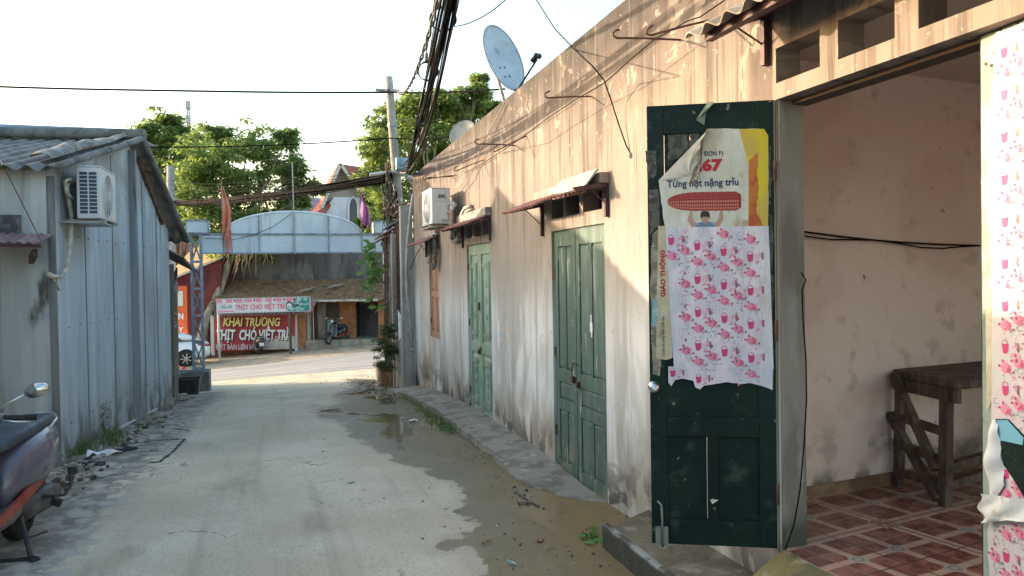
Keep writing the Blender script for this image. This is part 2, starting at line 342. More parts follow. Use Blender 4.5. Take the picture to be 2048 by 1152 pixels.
pud = b.math('MULTIPLY', b.math('MULTIPLY', wet, deep), b.step(n4, .42, .55))
far = b.step(sx.outputs[1], 5.5, 9)
rg = b.mix(wet, (.9,.9,.9), (.52,.52,.52)); rg = b.mix(b.math('MULTIPLY', pud, b.lin(far, 0, 1, .45, 1)), rg, (.06,.06,.06))
b.L(rg, b.bsdf.inputs['Roughness'])
hgt = b.math('MULTIPLY', b.math('ADD', b.math('MULTIPLY', n3, .5), n2), b.lin(pud, 0, 1, 1, .05))
b.bump(hgt, .35, .012)
ALLEY = b.mat
ax_ = [-4.2,-3.6,-3.0]+[-2.6+i*.06 for i in range(0, 90)]+[3.2,4.0,5.0]
ay_ = [-5+i*.5 for i in range(14)]+[2.0+i*.06 for i in range(0, 205)]+[14.4+i*.2 for i in range(0, 46)]
ALLEYO = sheet('alley_surface', ax_, ay_, 0, ALLEY, alley_attrs)
ASPH = mat('asphalt', (.24,.25,.255), .85, [dict(c=(.30,.305,.305), s=(.5,2,1)), dict(c=(.40,.37,.32), s=(.7,3,1), lo=.56, hi=.72), dict(c=(.12,.12,.12), s=30, lo=.55, hi=.7)], bump=(.3, 40))
sheet('main_road', [-150,-80,-40,-20,-12,-9]+[i*.5-7 for i in range(31)]+[10,14,20,40,80,150], [23.3+i*.5 for i in range(14)], .006, ASPH)
LINE = mat('road_paint', (.62,.62,.58), .7, [dict(c=(.3,.3,.28), s=5, lo=.5, hi=.7)])
for yy, wdt in ((29.2, .13), (24.7, .12)):
    sheet('road_marking', [i*1.0-40 for i in range(81)], [yy, yy+wdt], .012, LINE)
VERGE = mat('sandy_verge', (.40,.34,.25), .95, [dict(c=(.27,.22,.15), s=2), dict(c=(.14,.12,.08), s=6, lo=.58, hi=.7)], bump=(.5, 14, .03))
sheet('verge', [-60,-30,-15,-9]+[i*.5-7 for i in range(31)]+[10,15,30,60], [29.8+i*.4 for i in range(20)], -.004, VERGE)
b = MB()   # cracks and slab joints along the broken left edge of the alley
for k, ln in enumerate([[(370,878),(345,905),(318,925),(300,925)],[(372,878),(330,880),(290,884),(262,888)],[(378,862),(350,857),(318,862)],[(262,908),(290,903),(318,901)],[(175,962),(205,955),(232,949)],[(440,795),(415,797),(385,803),(362,803)],[(420,808),(392,812),(366,813)],[(405,822),(372,828)],[(1030,985),(1052,1000),(1078,1015)]]):
    pts = [atG(*q) for q in ln]
    for p, q in zip(pts, pts[1:]):
        n = max(2, int((q-p).length/.06))
        for i in range(n):
            a = p.lerp(q, i/n); c2 = p.lerp(q, (i+1)/n); s = (c2-a).cross(Vector((0,0,1))).normalized()*(.006+.012*RND.random())*(1.6 if k in (0,1) else 1)
            up = Vector((0,0,.004)); b.quad(a-s+up, c2-s+up, c2+s+up, a+s+up)
struct(b.build('road_crack', mat('crack', (.045,.045,.045), .95)))

# ------------------------------------------------------------------ the long plastered house on the right
XW, XB = 2.45, 2.595
topz = lambda y: 3.785-.0238*y
house = thing('plastered_house', 'long single-storey house with stained peeling plaster wall and green doors', 'house', (2.55, 6.5, 0))
HOLES = [(-1.8,1.25,.34,2.604),(5.30,6.42,-.3,2.13),(8.375,9.44,-.3,2.13),(11.1,11.8,.8,2.18),(1.42,3.245,.34,2.604)]  # first hole is an unseen opening added to let light into the room
HOLES += [(6.13,6.40,2.24,2.415),(5.77,6.06,2.24,2.415),(5.33,5.70,2.24,2.415)]
HOLES += [(9.16,9.42,2.22,2.41),(8.78,9.08,2.22,2.41),(8.40,8.70,2.22,2.41)]
HOLES += [(2.927,3.245,2.685,2.857),(2.487,2.81,2.685,2.857),(2.04,2.369,2.685,2.857),(1.6,1.92,2.685,2.857)]
b = MB()
ys = sorted({-3.0, 13.1, *[h[0] for h in HOLES], *[h[1] for h in HOLES]}); zs = sorted({-.6, 3.0, *[h[2] for h in HOLES], *[h[3] for h in HOLES]})
for i in range(len(ys)-1):
    y0, y1 = ys[i], ys[i+1]
    for j in range(len(zs)):
        z0 = zs[j]; last = j == len(zs)-1
        z1 = None if last else zs[j+1]
        if not last and any(h[0] <= y0+1e-6 and y1 <= h[1]+1e-6 and h[2] <= z0+1e-6 and z1 <= h[3]+1e-6 for h in HOLES): continue
        a0, a1 = (topz(y0), topz(y1)) if last else (z1, z1)
        b.quad((XW,y0,z0),(XW,y0,a0),(XW,y1,a1),(XW,y1,z0)); b.quad((XB,y0,z0),(XB,y1,z0),(XB,y1,a1),(XB,y0,a0))
        if last: b.quad((XW,y0,a0),(XB,y0,a0),(XB,y1,a1),(XW,y1,a1))
for (y0,y1,z0,z1) in HOLES:
    b.quad((XW,y0,z0),(XW,y0,z1),(XB,y0,z1),(XB,y0,z0)); b.quad((XW,y1,z0),(XB,y1,z0),(XB,y1,z1),(XW,y1,z1))
    b.quad((XW,y0,z0),(XB,y0,z0),(XB,y1,z0),(XW,y1,z0)); b.quad((XW,y0,z1),(XW,y1,z1),(XB,y1,z1),(XB,y0,z1))
b.quad((XW,13.1,-.6),(XW,13.1,topz(13.1)),(XB,13.1,topz(13.1)),(XB,13.1,-.6))
b.quad((XW,-3,-.6),(XB,-3,-.6),(XB,-3,topz(-3)),(XW,-3,topz(-3)))
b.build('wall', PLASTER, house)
b = MB()  # roof slab, hidden behind the parapet
b.add([(XB,-3,3.2),(7.2,-3,3.2),(7.2,13.1,3.0),(XB,13.1,3.0),(XB,-3,3.35),(7.2,-3,3.35),(7.2,13.1,3.15),(XB,13.1,3.15)], [(0,1,2,3),(7,6,5,4),(0,4,5,1),(1,5,6,2),(2,6,7,3),(3,7,4,0)])
b.build('roof', CONC, house)
b = MB(); b.box(7.0,7.2,4.4,13.1,-.6,3.0); b.build('back_wall', CONC, house); b = MB(); b.box(XB,7.0,12.9,13.1,-.6,3.0); b.build('gable_wall', CONC, house)  # back wall left out behind the room to let more light in
# small ochre smear and letters painted beside the middle door
# room behind the open doorway
ROOMWALL = mat('room_wall', (.83,.64,.57), .9, [dict(c=(.75,.55,.48), s=1.2), dict(c=(.54,.38,.31), s=(6,6,6), lo=.56, hi=.70, a=.6), dict(c=(.36,.30,.27), s=4, lo=.5, hi=.62, z=(.95,.4)), dict(c=(.10,.09,.085), s=(5,5,4), lo=.48, hi=.58, z=(.56,.36), d=8), dict(c=(.24,.17,.13), s=12, lo=.7, hi=.76)], bump=(.35, 60, .006))
b = NB('room_tiles')
mp = b.n('ShaderNodeMapping'); mp.inputs['Rotation'].default_value = (0,0,math.radians(-9.5)); mp.inputs['Location'].default_value = (.13,.22,0)
gp = b.n('ShaderNodeNewGeometry'); b.L(gp.outputs['Position'], mp.inputs[0]); sx = b.n('ShaderNodeSeparateXYZ'); b.L(mp.outputs[0], sx.inputs[0])
S = .86
def tri(v, off=0.0):
    return b.math('ABSOLUTE', b.math('SUBTRACT', b.math('FRACT', b.math('ADD', b.math('DIVIDE', v, S), off)), .5))
u, v = tri(sx.outputs[0]), tri(sx.outputs[1])
near = lambda d, w: b.math('SUBTRACT', 1.0, b.step(d, w, w+.008))
n1 = b.noise((9,9,9), 7); n2 = b.noise((60,60,60), 5)
c = b.mix(b.step(n1, .4, .62), (.17,.045,.032), (.36,.14,.10))
c = b.mix(b.math('MULTIPLY', b.step(n2, .56, .66), .5), c, (.42,.25,.18))
sband = b.math('MAXIMUM', near(b.math('ABSOLUTE', b.math('SUBTRACT', u, .33)), .024), near(b.math('ABSOLUTE', b.math('SUBTRACT', v, .33)), .024))
wide = b.math('MAXIMUM', near(u, .042), near(v, .042))
c = b.mix(sband, c, (.58,.36,.25)); c = b.mix(wide, c, (.62,.41,.30))
cross = b.math('MULTIPLY', near(u, .075), near(v, .075)); c = b.mix(cross, c, b.mix(b.step(n2, .45, .55), (.5,.36,.26), (.25,.12,.08)))
r2 = b.math('SQRT', b.math('ADD', b.math('POWER', b.math('SUBTRACT', u, .33), 2), b.math('POWER', b.math('SUBTRACT', v, .33), 2)))
c = b.mix(near(r2, .052), c, (.48,.40,.32)); c = b.mix(near(r2, .032), c, (.27,.25,.21)); c = b.mix(near(r2, .017), c, (.46,.38,.30))
gl = b.math('MAXIMUM', b.math('GREATER_THAN', u, .494), b.math('GREATER_THAN', v, .494)); c = b.mix(gl, c, (.09,.05,.04)); c = b.mix(b.math('MULTIPLY', near(b.math('ABSOLUTE', b.math('SUBTRACT', u, .19)), .004), .6), c, (.40,.24,.16)); c = b.mix(b.math('MULTIPLY', near(b.math('ABSOLUTE', b.math('SUBTRACT', v, .19)), .004), .6), c, (.40,.24,.16)); c = b.mix(b.math('MULTIPLY', near(u, .010), .7), c, (.28,.13,.09)); c = b.mix(b.math('MULTIPLY', near(v, .010), .7), c, (.28,.13,.09))
c = b.mix(b.math('MULTIPLY', b.step(b.noise((2,2,2), 5), .5, .7), .35), c, (.15,.10,.08))
b.L(c, b.bsdf.inputs['Base Color']); b.bsdf.inputs['Roughness'].default_value = .32
b.L(b.lin(b.noise((5,5,5)), .3, .7, .22, .5), b.bsdf.inputs['Roughness'])
TILES = b.mat
b = MB(); b.box(2.47, 7.0, -2.8, 4.5, .1, .345); b.build('room_floor', TILES, house)
dirw = (Vector((4.765,4.08,0))-Vector((2.66,3.832,0))).normalized(); nw = Vector((-dirw.y, dirw.x, 0))
b = MB(); p = Vector((2.5, 3.813, 0)); q = p+dirw*4.6
b.prism([(p.x,p.y,.1),(q.x,q.y,.1),(q.x,q.y,3.1),(p.x,p.y,3.1)], nw*.15); b.build('room_side_wall', ROOMWALL, house)
b = MB(); b.prism([(p.x,p.y,.345),(q.x,q.y,.345),(q.x,q.y,.425),(p.x,p.y,.425)], -nw*.012); b.build('skirting', mat('skirting', (.20,.10,.06), .6, [dict(c=(.3,.18,.1), s=9)]), house)
b = MB(); b.box(6.3,6.45,1.6,4.35,.1,3.05); b.build('room_back_wall', ROOMWALL, house)  # stops short: unseen open back added to brighten the room
b = MB(); b.box(XB,6.45,-2.8,4.3,3.02,3.1); b.build('room_ceiling', mat('ceiling', (.62,.52,.44), .9), house)
JAMB = mat('jamb_cement', (.31,.265,.225), .9, [dict(c=(.20,.17,.14), s=(4,4,1)), dict(c=(.36,.34,.31), s=(7,7,2), lo=.56, hi=.7), dict(c=(.08,.075,.055), s=(4,4,3), lo=.4, hi=.55, z=(.62,.4))], bump=(.35, 24))
b = MB(); b.box(XW+.012, 2.605, 3.238, 3.50, .10, 2.602); b.build('door_jamb', JAMB, house)
b = MB(); b.box(XW+.09, XB+.04, 1.40, 3.25, 2.582, 2.60); b.build('door_head', OLDWOOD0, house)
b = MB(); b.tube([atY(1601+i*(1963-1601)/10, 287+i*5.3+ (1-(i/5-1)**2)*-1.5, 3.9-i*.0) if False else Vector((2.72+.20*i, 3.835+.0235*i-.02, 2.02-.012*i-.028*math.sin(math.pi*i/10))) for i in range(11)], .006, 5)
b.tube([Vector((2.72+.20*i, 3.835+.0235*i-.03, 2.02-.012*i-.028*math.sin(math.pi*i/10)-.03*math.sin(2*math.pi*i/10)**2)) for i in range(11)], .005, 5)
tag(b.build('hanging_wire', CABLE, smooth=True), 'pair of thin black wires sagging across the inner room wall', 'wire')
b = MB(); cp = [(1602,545,3.22),(1612,560,3.21),(1604,580,3.23),(1606,640,3.225),(1612,720,3.22),(1613,800,3.22),(1608,890,3.22),(1600,980,3.21),(1588,1050,3.20),(1570,1100,3.18)]
b.tube([atY(px,py,Y-.03) for px,py,Y in cp], .0038, 6); tag(b.build('jamb_cable', CABLE, smooth=True), 'black cable running down the cement door jamb to the floor', 'cable')

# ------------------------------------------------------------------ closed doors and shutter (children of the house)
def facade_frame(y_hi): return frame((XW+.022, y_hi, 0), (0,-1,0), (-1,0,0), (0,0,1))   # local: x along wall towards camera, y out of wall, z up
def leaf(name, m, parent, xf, u0, u1, z0, z1, stile, rails, fields, thick=.035, wscale=1):
    """stile width, rails [(za,zb)], fields [(ua,ub,za,zb)] raised panels set in the recess"""
    f = MB(xf)
    f.box(u0, u0+stile, -thick, 0, z0, z1); f.box(u1-stile, u1, -thick, 0, z0, z1)
    for za, zb in rails: f.box(u0+stile, u1-stile, -thick, -.001, za, zb)
    d = f.build(name, m, parent, bevel=.003)
    MW[d] = MW[parent]
    p = MB(xf); p.box(u0+stile, u1-stile, -.024, -.017, z0+.01, z1-.01)
    for ua, ub, za, zb in fields:
        a, e = .012, .006
        p.add([(ua,-.017,za),(ub,-.017,za),(ub,-.017,zb),(ua,-.017,zb),(ua+a,-e,za+a),(ub-a,-e,za+a),(ub-a,-e,zb-a),(ua+a,-e,zb-a)],
              [(4,5,6,7),(0,1,5,4),(1,2,6,5),(2,3,7,6),(3,0,4,7)])
    p.build('door_panel', m, d)
    return d
def hinge(parent, xf, u, z, h=.09):
    t = MB(xf); t.tube([(u,.004,z-h/2),(u,.004,z+h/2)], .008, 8); t.box(u-.022,u+.022,-.001,.003,z-h/2,z+h/2); t.build('hinge', RUST, parent)
# middle door
xf = facade_frame(6.42)
W2 = 1.12; sp = .49
for k, (u0, u1) in enumerate(((.012, sp-.004), (sp+.008, W2-.012))):
    w = u1-u0; st = .075; mid = (u0+u1)/2; m_ = .035
    rails = [(-.03,.10),(.55,.645),(.80,.915),(1.99,2.115)]
    f = []
    for a, c2 in ((u0+st+.006, mid-m_/2-.004), (mid+m_/2+.004, u1-st-.006)):
        f += [(a,c2,.11,.54),(a,c2,.925,1.98)]
    f += [(u0+st+.008, u1-st-.008, .655, .79)]
    d = leaf('door', PAINTGREEN, house, xf, u0, u1, -.03, 2.115, st, rails, f)
    t = MB(xf); t.box(mid-m_/2, mid+m_/2, -.03, -.002, .10, .55); t.box(mid-m_/2, mid+m_/2, -.03, -.002, .915, 1.99); t.build('muntin', PAINTGREEN, d, bevel=.002)
    for z in (.35, 1.05, 1.75): hinge(d, xf, u0-.004 if k == 0 else u1+.004, z)
    if k == 1:
        t = MB(xf); t.tube([(u0+.02,.01,.99),(u0-.05,.02,1.0),(u0-.10,.01,.985)], .006, 6); t.tube([(u0-.045,.02,.99),(u0-.05,.03,.93),(u0-.045,.025,.88),(u0-.02,.02,.87)], .005, 6)
        t.box(u0-.075,u0-.025,.008,.032,.83,.885); t.build('padlock', RUST, d); t = MB(xf); t.box(u0+.03,u0+.075,.004,.03,.80,.85); t.build('hasp', RUST, d)
        t = MB(xf); t.box(mid-m_/2-.004, mid+m_/2+.01, .0005, .002, 1.28, 1.36); t.box(mid-.01, mid+.012, .0005, .002, 1.36, 1.42); t.box(mid, mid+.02, .0005, .002, 1.24, 1.28); t.build('paper_scrap', WHITEP, d)
b = MB(xf); b.box(0,.012,-.06,-.002,-.05,2.128); b.box(W2-.012,W2,-.06,-.002,-.05,2.128); b.box(.012,W2-.012,-.06,-.002,2.116,2.128); b.build('door_frame', PAINTGREEN, house)
b = MB(xf); b.box(sp-.02, sp+.02, -.04, -.036, -.03, 2.11); b.build('door_gap_shade', DARK, house)  # dark strip painted as the shade between the two leaves
# far door, carved
xf = facade_frame(9.44); W1 = 1.065; sp = .50
for k, (u0, u1) in enumerate(((.012, sp-.004), (sp+.006, W1-.012))):
    st = .07; rails = [(-.03,.10),(.80,.93),(2.0,2.115)]
    d = leaf('door', PALEGREEN, house, xf, u0, u1, -.03, 2.115, st, rails, [(u0+.11,u1-.11,.14,.76),(u0+.11,u1-.11,.97,1.94)])
    t = MB(xf)
    for za, zb in ((.14,.76),(.97,1.94)):
        ua, ub = u0+.145, u1-.145
        for zc in (za+.07, zb-.07):
            t.box(ua-.025, ub+.025, -.008, .006, zc-.012, zc+.012); t.box(ua, ub, -.008, .009, zc-.03, zc-.018); t.box(ua-.01, ub+.01, -.008, .006, zc+.02, zc+.03)
        for uu in (ua, ub): t.tube([(uu,-.002,za+.07),(uu,-.002,zb-.07)], .008, 6)
        for q in (.3,.5,.7): t.ball(((ua+ub)/2, -.002, za+(zb-za)*q), (.03,.01,.045), 8)
    t.build('carving', PALEGREEN, d)
    for z in (.3, 1.15, 1.85): hinge(d, xf, u0-.004 if k == 0 else u1+.004, z)
    if k == 1:
        t = MB(xf); t.tube([(u0-.04,.008,.86),(u0+.04,.02,.88),(u0+.06,.01,.85)], .006, 6); t.box(u0-.03,u0+.015,.01,.03,.79,.85); t.build('padlock', RUST, d); t = MB(xf); t.box(u0-.02,u0,.0,.02,1.32,1.42); t.build('hasp', RUST, d)
b = MB(xf); b.box(0,.012,-.06,-.002,-.05,2.128); b.box(W1-.012,W1,-.06,-.002,-.05,2.128); b.box(.012,W1-.012,-.06,-.002,2.116,2.128); b.build('door_frame', PALEGREEN, house)
b = MB(xf); b.box(sp-.02, sp+.02, -.04, -.036, -.03, 2.11); b.build('door_gap_shade', DARK, house)  # same dark strip for the shade in this door's slit
# salmon shutter
xf = facade_frame(11.8); WS = .70
for k, (u0, u1) in enumerate(((.01,.345),(.355,.69))):
    d = leaf('shutter', SALMON, house, xf, u0, u1, .81, 2.17, .05, [(.81,.90),(1.42,1.52),(2.08,2.17)], [(u0+.06,u1-.06,.92,1.40),(u0+.06,u1-.06,1.54,2.06)])
    for z in (1.05, 1.9): hinge(d, xf, u0-.004 if k == 0 else u1+.004, z)
# dark boxes standing in for the shaded rooms behind the vents
for y0, y1 in ((5.25,6.47),(8.33,9.48)):
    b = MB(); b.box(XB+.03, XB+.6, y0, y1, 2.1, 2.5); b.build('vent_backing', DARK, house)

# ------------------------------------------------------------------ small awnings over doors and window
def corr(b, a0, a1, d, waves, amp, m=0, seg=8, rows=6, sagf=None):
    """corrugated sheet: edge a0-a1 across the waves, d = vector down the waves"""
    a0, a1, d = Vector(a0), Vector(a1), Vector(d); n = (a1-a0).cross(d).normalized(); n = n if n.z > 0 else -n
    def fn(u, v):
        p = a0.lerp(a1, u)+d*v+n*(amp*math.sin(2*math.pi*waves*u))
        return p+n*(sagf(u, v) if sagf else 0)
    return b.grid(fn, int(waves*seg), rows, m)
def bracket(parent, y, zt, zb, x_out, z_out, m=MAROON, w=.03):
    t = MB(); t.bar((XW-.016,y,zb),(XW-.016,y,zt),w,w); t.bar((XW-.016-w/2,y,zt-.02),(x_out,y,z_out-.02),w,w,up=(0,1,0)); t.tube([(XW-.02,y,zb+.10),(x_out+(XW-x_out)*.45,y,(zt+z_out)/2-.03)], .005, 5); t.build('bracket', m, parent)
aw = MB(); corr(aw, (XW-.07,6.75,2.425),(XW-.07,5.92,2.425),(-.29,0,-.115), 11, .011); aw.build('awning', RUSTSHEET, house, solid=.003)
aw = MB(); aw.box(XW-.075, XW, 5.19, 6.66, 2.42, 2.50); aw.build('awning_ledge', mat('ledge', (.42,.30,.25), .9, [dict(c=(.30,.21,.17), s=(3,9,9)), dict(c=(.5,.4,.34), s=14, lo=.58, hi=.7)], bump=(.4, 22)), house, bevel=.006)
aw = MB(); aw.grid(lambda u, v: Vector((XW-.085-.11*v, 5.93-.72*u, 2.525-.135*v-.015*math.sin(math.pi*u)*v+.02*(1-u)*v)), 10, 6); aw.build('awning_board', GREYGREEN, house, solid=.012)
aw = MB(); corr(aw, (XW-.09,5.90,2.41),(XW-.09,5.22,2.41),(-.17,0,-.05), 9, .009); aw.bar((2.22,5.75,2.36),(2.27,5.24,2.37),.03,.03); aw.build('awning_underlay', RUSTSHEET, house, solid=.003)
bracket(house, 6.62, 2.40, 2.10, 2.13, 2.34); bracket(house, 5.22, 2.43, 2.17, 2.17, 2.39)
aw = MB(); corr(aw, (XW-.07,9.85,2.42),(XW-.07,8.32,2.415),(-.26,0,-.10), 20, .010); aw.build('awning', RUSTSHEET, house, solid=.003)
aw = MB(); aw.box(XW-.075, XW, 8.31, 9.66, 2.425, 2.52); aw.build('awning_ledge', mat('ledge_grey', (.34,.30,.26), .9, [dict(c=(.22,.19,.17), s=(3,9,9)), dict(c=(.13,.12,.1), s=9, lo=.58, hi=.7)], bump=(.4, 22)), house, bevel=.006)
bracket(house, 9.60, 2.40, 2.10, 2.17, 2.34, w=.026); bracket(house, 8.34, 2.40, 2.14, 2.17, 2.34, w=.026)
aw = MB(); corr(aw, (XW-.05,12.15,2.34),(XW-.05,11.0,2.335),(-.25,0,-.11), 14, .009); aw.build('awning', RUSTSHEET, house, solid=.003)
aw = MB(); aw.box(XW-.06, XW, 11.0, 11.95, 2.345, 2.44); aw.build('awning_ledge', bpy.data.materials['ledge_grey'], house, bevel=.006)
bracket(house, 11.95, 2.33, 2.05, 2.22, 2.27, w=.024)
# big corrugated canopy over the open doorway
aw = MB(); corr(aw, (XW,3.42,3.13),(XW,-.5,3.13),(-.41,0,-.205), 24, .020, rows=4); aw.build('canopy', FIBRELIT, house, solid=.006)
aw = MB(); aw.bar((2.14,3.36,2.925),(2.14,-.5,2.925),.045,.045); aw.build('purlin', MAROON, house); aw = MB(); aw.bar((2.385,3.33,3.045),(2.385,-.5,3.045),.045,.045); aw.build('purlin', MAROON, house)
bracket(house, 3.31, 3.06, 2.79, 2.09, 2.955, w=.034); bracket(house, .8, 3.06, 2.79, 2.09, 2.955, w=.034)
# rebar hooks sticking out of the wall
for wpx, tip in [((1360,80),(1233,76)),((1440,36),(1300,71)),((1182,193),(1095,196)),((1030,291),(954,288)),((1053,272),(991,303)),((967,320),(912,342)),((913,350),(849,359)),((907,353),(855,356))]:
    p = atX(*wpx, XW); q = atY(*tip, p.y); d = (q-p); l = d.length
    if l > .62: q = p+d*(.62/l); d = q-p
    t = MB(); dn = d.normalized()
    t.tube([p-dn*.03, p+d*.5+Vector((0,0,.004)), q, q+dn*.02+Vector((0,0,.012)), q+dn*.022+Vector((0,0,.03)), q+dn*.005+Vector((0,0,.045)), q-dn*.02+Vector((0,0,.05))], .0065, 6)
    t.build('wall_hook', RUST, house, smooth=True)
# cable hole, stain of old lettering
p = atX(1262, 311, XW); b = MB(); b.lathe((XW-.003,p.y,p.z),(1,0,0),[(0,.022),(.002,.022)],14); b.build('cable_hole', DARK, house)  # flat dark disc standing in for the shade inside the hole
b = MB()
_fo = mat('faded_ochre', (.55,.40,.27), .9, [dict(c=(.62,.55,.46), s=30, lo=.42, hi=.55)])
for k in range(5):
    for r in range(2):
        b = MB(); yy = 8.05-.085*k-.03; zz = 1.13-.12*r; b.box(XW-.0012, XW+.001, yy-.03+.01*RND.random(), yy+.02, zz+.005*RND.random(), zz+.05); b.build('faded_mark', _fo, house)

# ------------------------------------------------------------------ apron, doorstep, kerb
def strip(b, poly, z1, z0f):  # flat block from a ground polygon
    n = len(poly); b.add([(x,y,z1(x,y)) for x,y in poly]+[(x,y,z0f(x,y)) for x,y in poly], [tuple(range(n)), tuple(range(2*n-1,n-1,-1))]+[(i,n+i,n+(i+1)%n,(i+1)%n) for i in range(n)]); return b
b = MB(); pl = [(1.90,12.8),(1.90,12.2),(1.99,11.0),(2.03,9.4),(2.02,8.2),(2.04,7.0),(1.99,6.3),(2.06,5.85),(2.20,5.55),(2.36,5.36),(2.44,5.30)]
for (xa,ya),(xb,yb) in zip(pl, pl[1:]):
    n = 8
    for i in range(n):
        t0, t1 = i/n, (i+1)/n; x0, y0, x1, y1 = xa+(xb-xa)*t0, ya+(yb-ya)*t0, xa+(xb-xa)*t1, ya+(yb-ya)*t1
        h = lambda y: float(gz(2, y))+.004+.06*min(1, max(0, (y-5.7)/1.3))
        x0 += .012*math.sin(y0*9)+.008*math.sin(y0*23); x1 += .012*math.sin(y1*9)+.008*math.sin(y1*23)
        b.quad((x0,y0,h(y0)),(XW,y0,h(y0)+.03*min(1,max(0,y0-5.4))),(XW,y1,h(y1)+.03*min(1,max(0,y1-5.4))),(x1,y1,h(y1))); b.quad((x0,y0,h(y0)),(x1,y1,h(y1)),(x1-.02,y1,-.6),(x0-.02,y0,-.6))
struct(b.build('kerb_apron', CONC))
b = MB(); strip(b, [(2.06,4.43),(XW+.01,4.66),(XW+.01,-2),(1.98,-2),(2.0,2.6)], lambda x,y: .14, lambda x,y: -.3)
struct(b.build('doorstep_platform', mat('step_concrete', (.15,.128,.082), .5, [dict(c=(.095,.08,.05), s=3), dict(c=(.27,.245,.19), s=6, lo=.55, hi=.68), dict(c=(.07,.06,.045), s=9, lo=.6, hi=.72)], bump=(.35, 24)), bevel=.012))
b = MB(); strip(b, [(2.015,4.46),(2.06,4.46),(2.005,2.6),(1.955,2.6)], lambda x,y: .152+.004*math.sin(y*9), lambda x,y: -.3); struct(b.build('kerb', mat('kerb_wet', (.05,.048,.038), .5, [dict(c=(.30,.30,.28), s=(9,9,3), lo=.4, hi=.6, z=(.125,.15)), dict(c=(.12,.11,.085), s=5, lo=.60, hi=.68)], bump=(.5, 26)), bevel=.01))
b = MB()
rmp = lambda u, v: Vector((2.47-.34*u*(1-.25*v)-.02*math.sin(9*v), 3.22-1.1*v, .346-.19*u**1.4-.02*u*math.sin(11*v+3*u)))
b.grid(rmp, 14, 20); struct(b.build('mortar_ramp', OCHRE, smooth=True))
b = MB(); b.box(XW-.012, XW+.03, 1.5, 3.22, .14, .338); struct(b.build('door_sill', CONC))

# ------------------------------------------------------------------ text and flat print helpers
def text_mb(b, body, xf, w, h, m=0, shear=0, bold=0, center=False, keepaspect=False):
    """letters fitted into a w x h box; xf maps local x,z plane (y out) to the world"""
    c = bpy.data.curves.new('letters', 'FONT'); c.body = body; c.shear = shear; c.offset = bold; c.resolution_u = 2
    o = bpy.data.objects.new('letters', c); COL.objects.link(o); bpy.context.view_layer.update()
    me = bpy.data.meshes.new_from_object(o.evaluated_get(bpy.context.evaluated_depsgraph_get()))
    vs = np.array([v.co[:] for v in me.vertices]); lo, hi = vs.min(0), vs.max(0)
    s = [w/(hi[0]-lo[0]), h/(hi[1]-lo[1])]
    if keepaspect: s = [min(s)]*2
    b2 = [xf @ Vector(((v[0]-lo[0])*s[0], 0, (v[1]-lo[1])*s[1])) for v in vs]
    k = len(b.v); b.v += b2
    for p in me.polygons: b.f.append([i+k for i in p.vertices]); b.m.append(m)
    bpy.data.objects.remove(o); bpy.data.curves.remove(c); bpy.data.meshes.remove(me)
def fl(name, c, rough=.6): return mat(name, c, rough)
class Flat:
    """flat shapes in a local x,z plane at height y"""
    def __init__(s, xf): s.b = MB(xf)
    def poly(s, pts, y, m): s.b.add([(p[0], y, p[1]) for p in pts], [tuple(range(len(pts)))], m)
    def ell(s, cx, cz, rx, rz, y, m, rot=0, n=14, a0=0, a1=2*math.pi):
        c, q = math.cos(rot), math.sin(rot); pts = []
        for i in range(n+(0 if a1-a0 > 6.2 else 1)):
            t = a0+(a1-a0)*i/n; x, z = rx*math.cos(t), rz*math.sin(t); pts.append((cx+x*c-z*q, cz+x*q+z*c))
        s.poly(pts, y, m)
    def line(s, pts, w, y, m):
        for (x0,z0),(x1,z1) in zip(pts, pts[1:]):
            l = math.hypot(x1-x0, z1-z0) or 1e-6; nx, nz = -(z1-z0)/l*w/2, (x1-x0)/l*w/2
            s.poly([(x0+nx,z0+nz),(x1+nx,z1+nz),(x1-nx,z1-nz),(x0-nx,z0-nz)], y, m)
    def arc(s, cx, cz, rx, rz, a0, a1, w, y, m, n=10): s.line([(cx+rx*math.cos(a0+(a1-a0)*i/n), cz+rz*math.sin(a0+(a1-a0)*i/n)) for i in range(n+1)], w, y, m)

# ------------------------------------------------------------------ open door leaf, folded out into the alley
HP = Vector((2.437, 3.25, 0)); LA = math.radians(-62.5)
DU = Vector((math.sin(LA), math.cos(LA), 0)); DN = Vector((-DU.y, DU.x, 0))
DN = DN if DN.dot(CAM-HP) > 0 else -DN
LF = frame(HP, DU, DN, (0,0,1)); LFI = LF.inverted()
def lp(px, py, w=0):
    p = LFI @ atPlane(px, py, HP+DN*w, DN); return (p.x, p.z)
LW = .625
def lr(x0, y0, x1, y1): # pixel rectangle -> local u0,u1,z0,z1 (u grows to the left in the photo)
    (ua, za), (ub, zb) = lp(x0, y0), lp(x1, y1); return min(ua,ub), max(ua,ub), min(za,zb), max(za,zb)
T = .036
d = MB(LF)
st = .085
z0, z1 = .345, 2.604
d.box(0, st, -T, 0, z0, z1); d.box(LW-st, LW, -T, 0, z0, z1)
zb_, zp1, zm0, zm1, zt = .475, .905, .905, 1.005, 2.455
d.box(st, LW-st, -T, -.001, z0, zb_); d.box(st, LW-st, -T, -.001, zt, z1); d.box(st, LW-st, -T, .004, zm0, zm1)
mu0, mu1 = lp(1437, 950)[0], lp(1416, 950)[0]
d.box(mu0, mu1, -T, -.002, zb_, zm0)
leafo = d.build('door', DARKGREEN, house, bevel=.003)
leafo['label'] = 'dark green door leaf folded open into the alley'
p = MB(LF); p.box(st, mu0-.001, -.026, -.016, zb_-.01, zm0+.01); p.box(mu1+.0045, LW-st, -.026, -.016, zb_-.01, zm0+.01)
p.box(st, LW-st, -.026, -.012, zm1, 1.42)
bx = [st, .20, lp(1380,270)[0]-.0035, LW-st-.004]
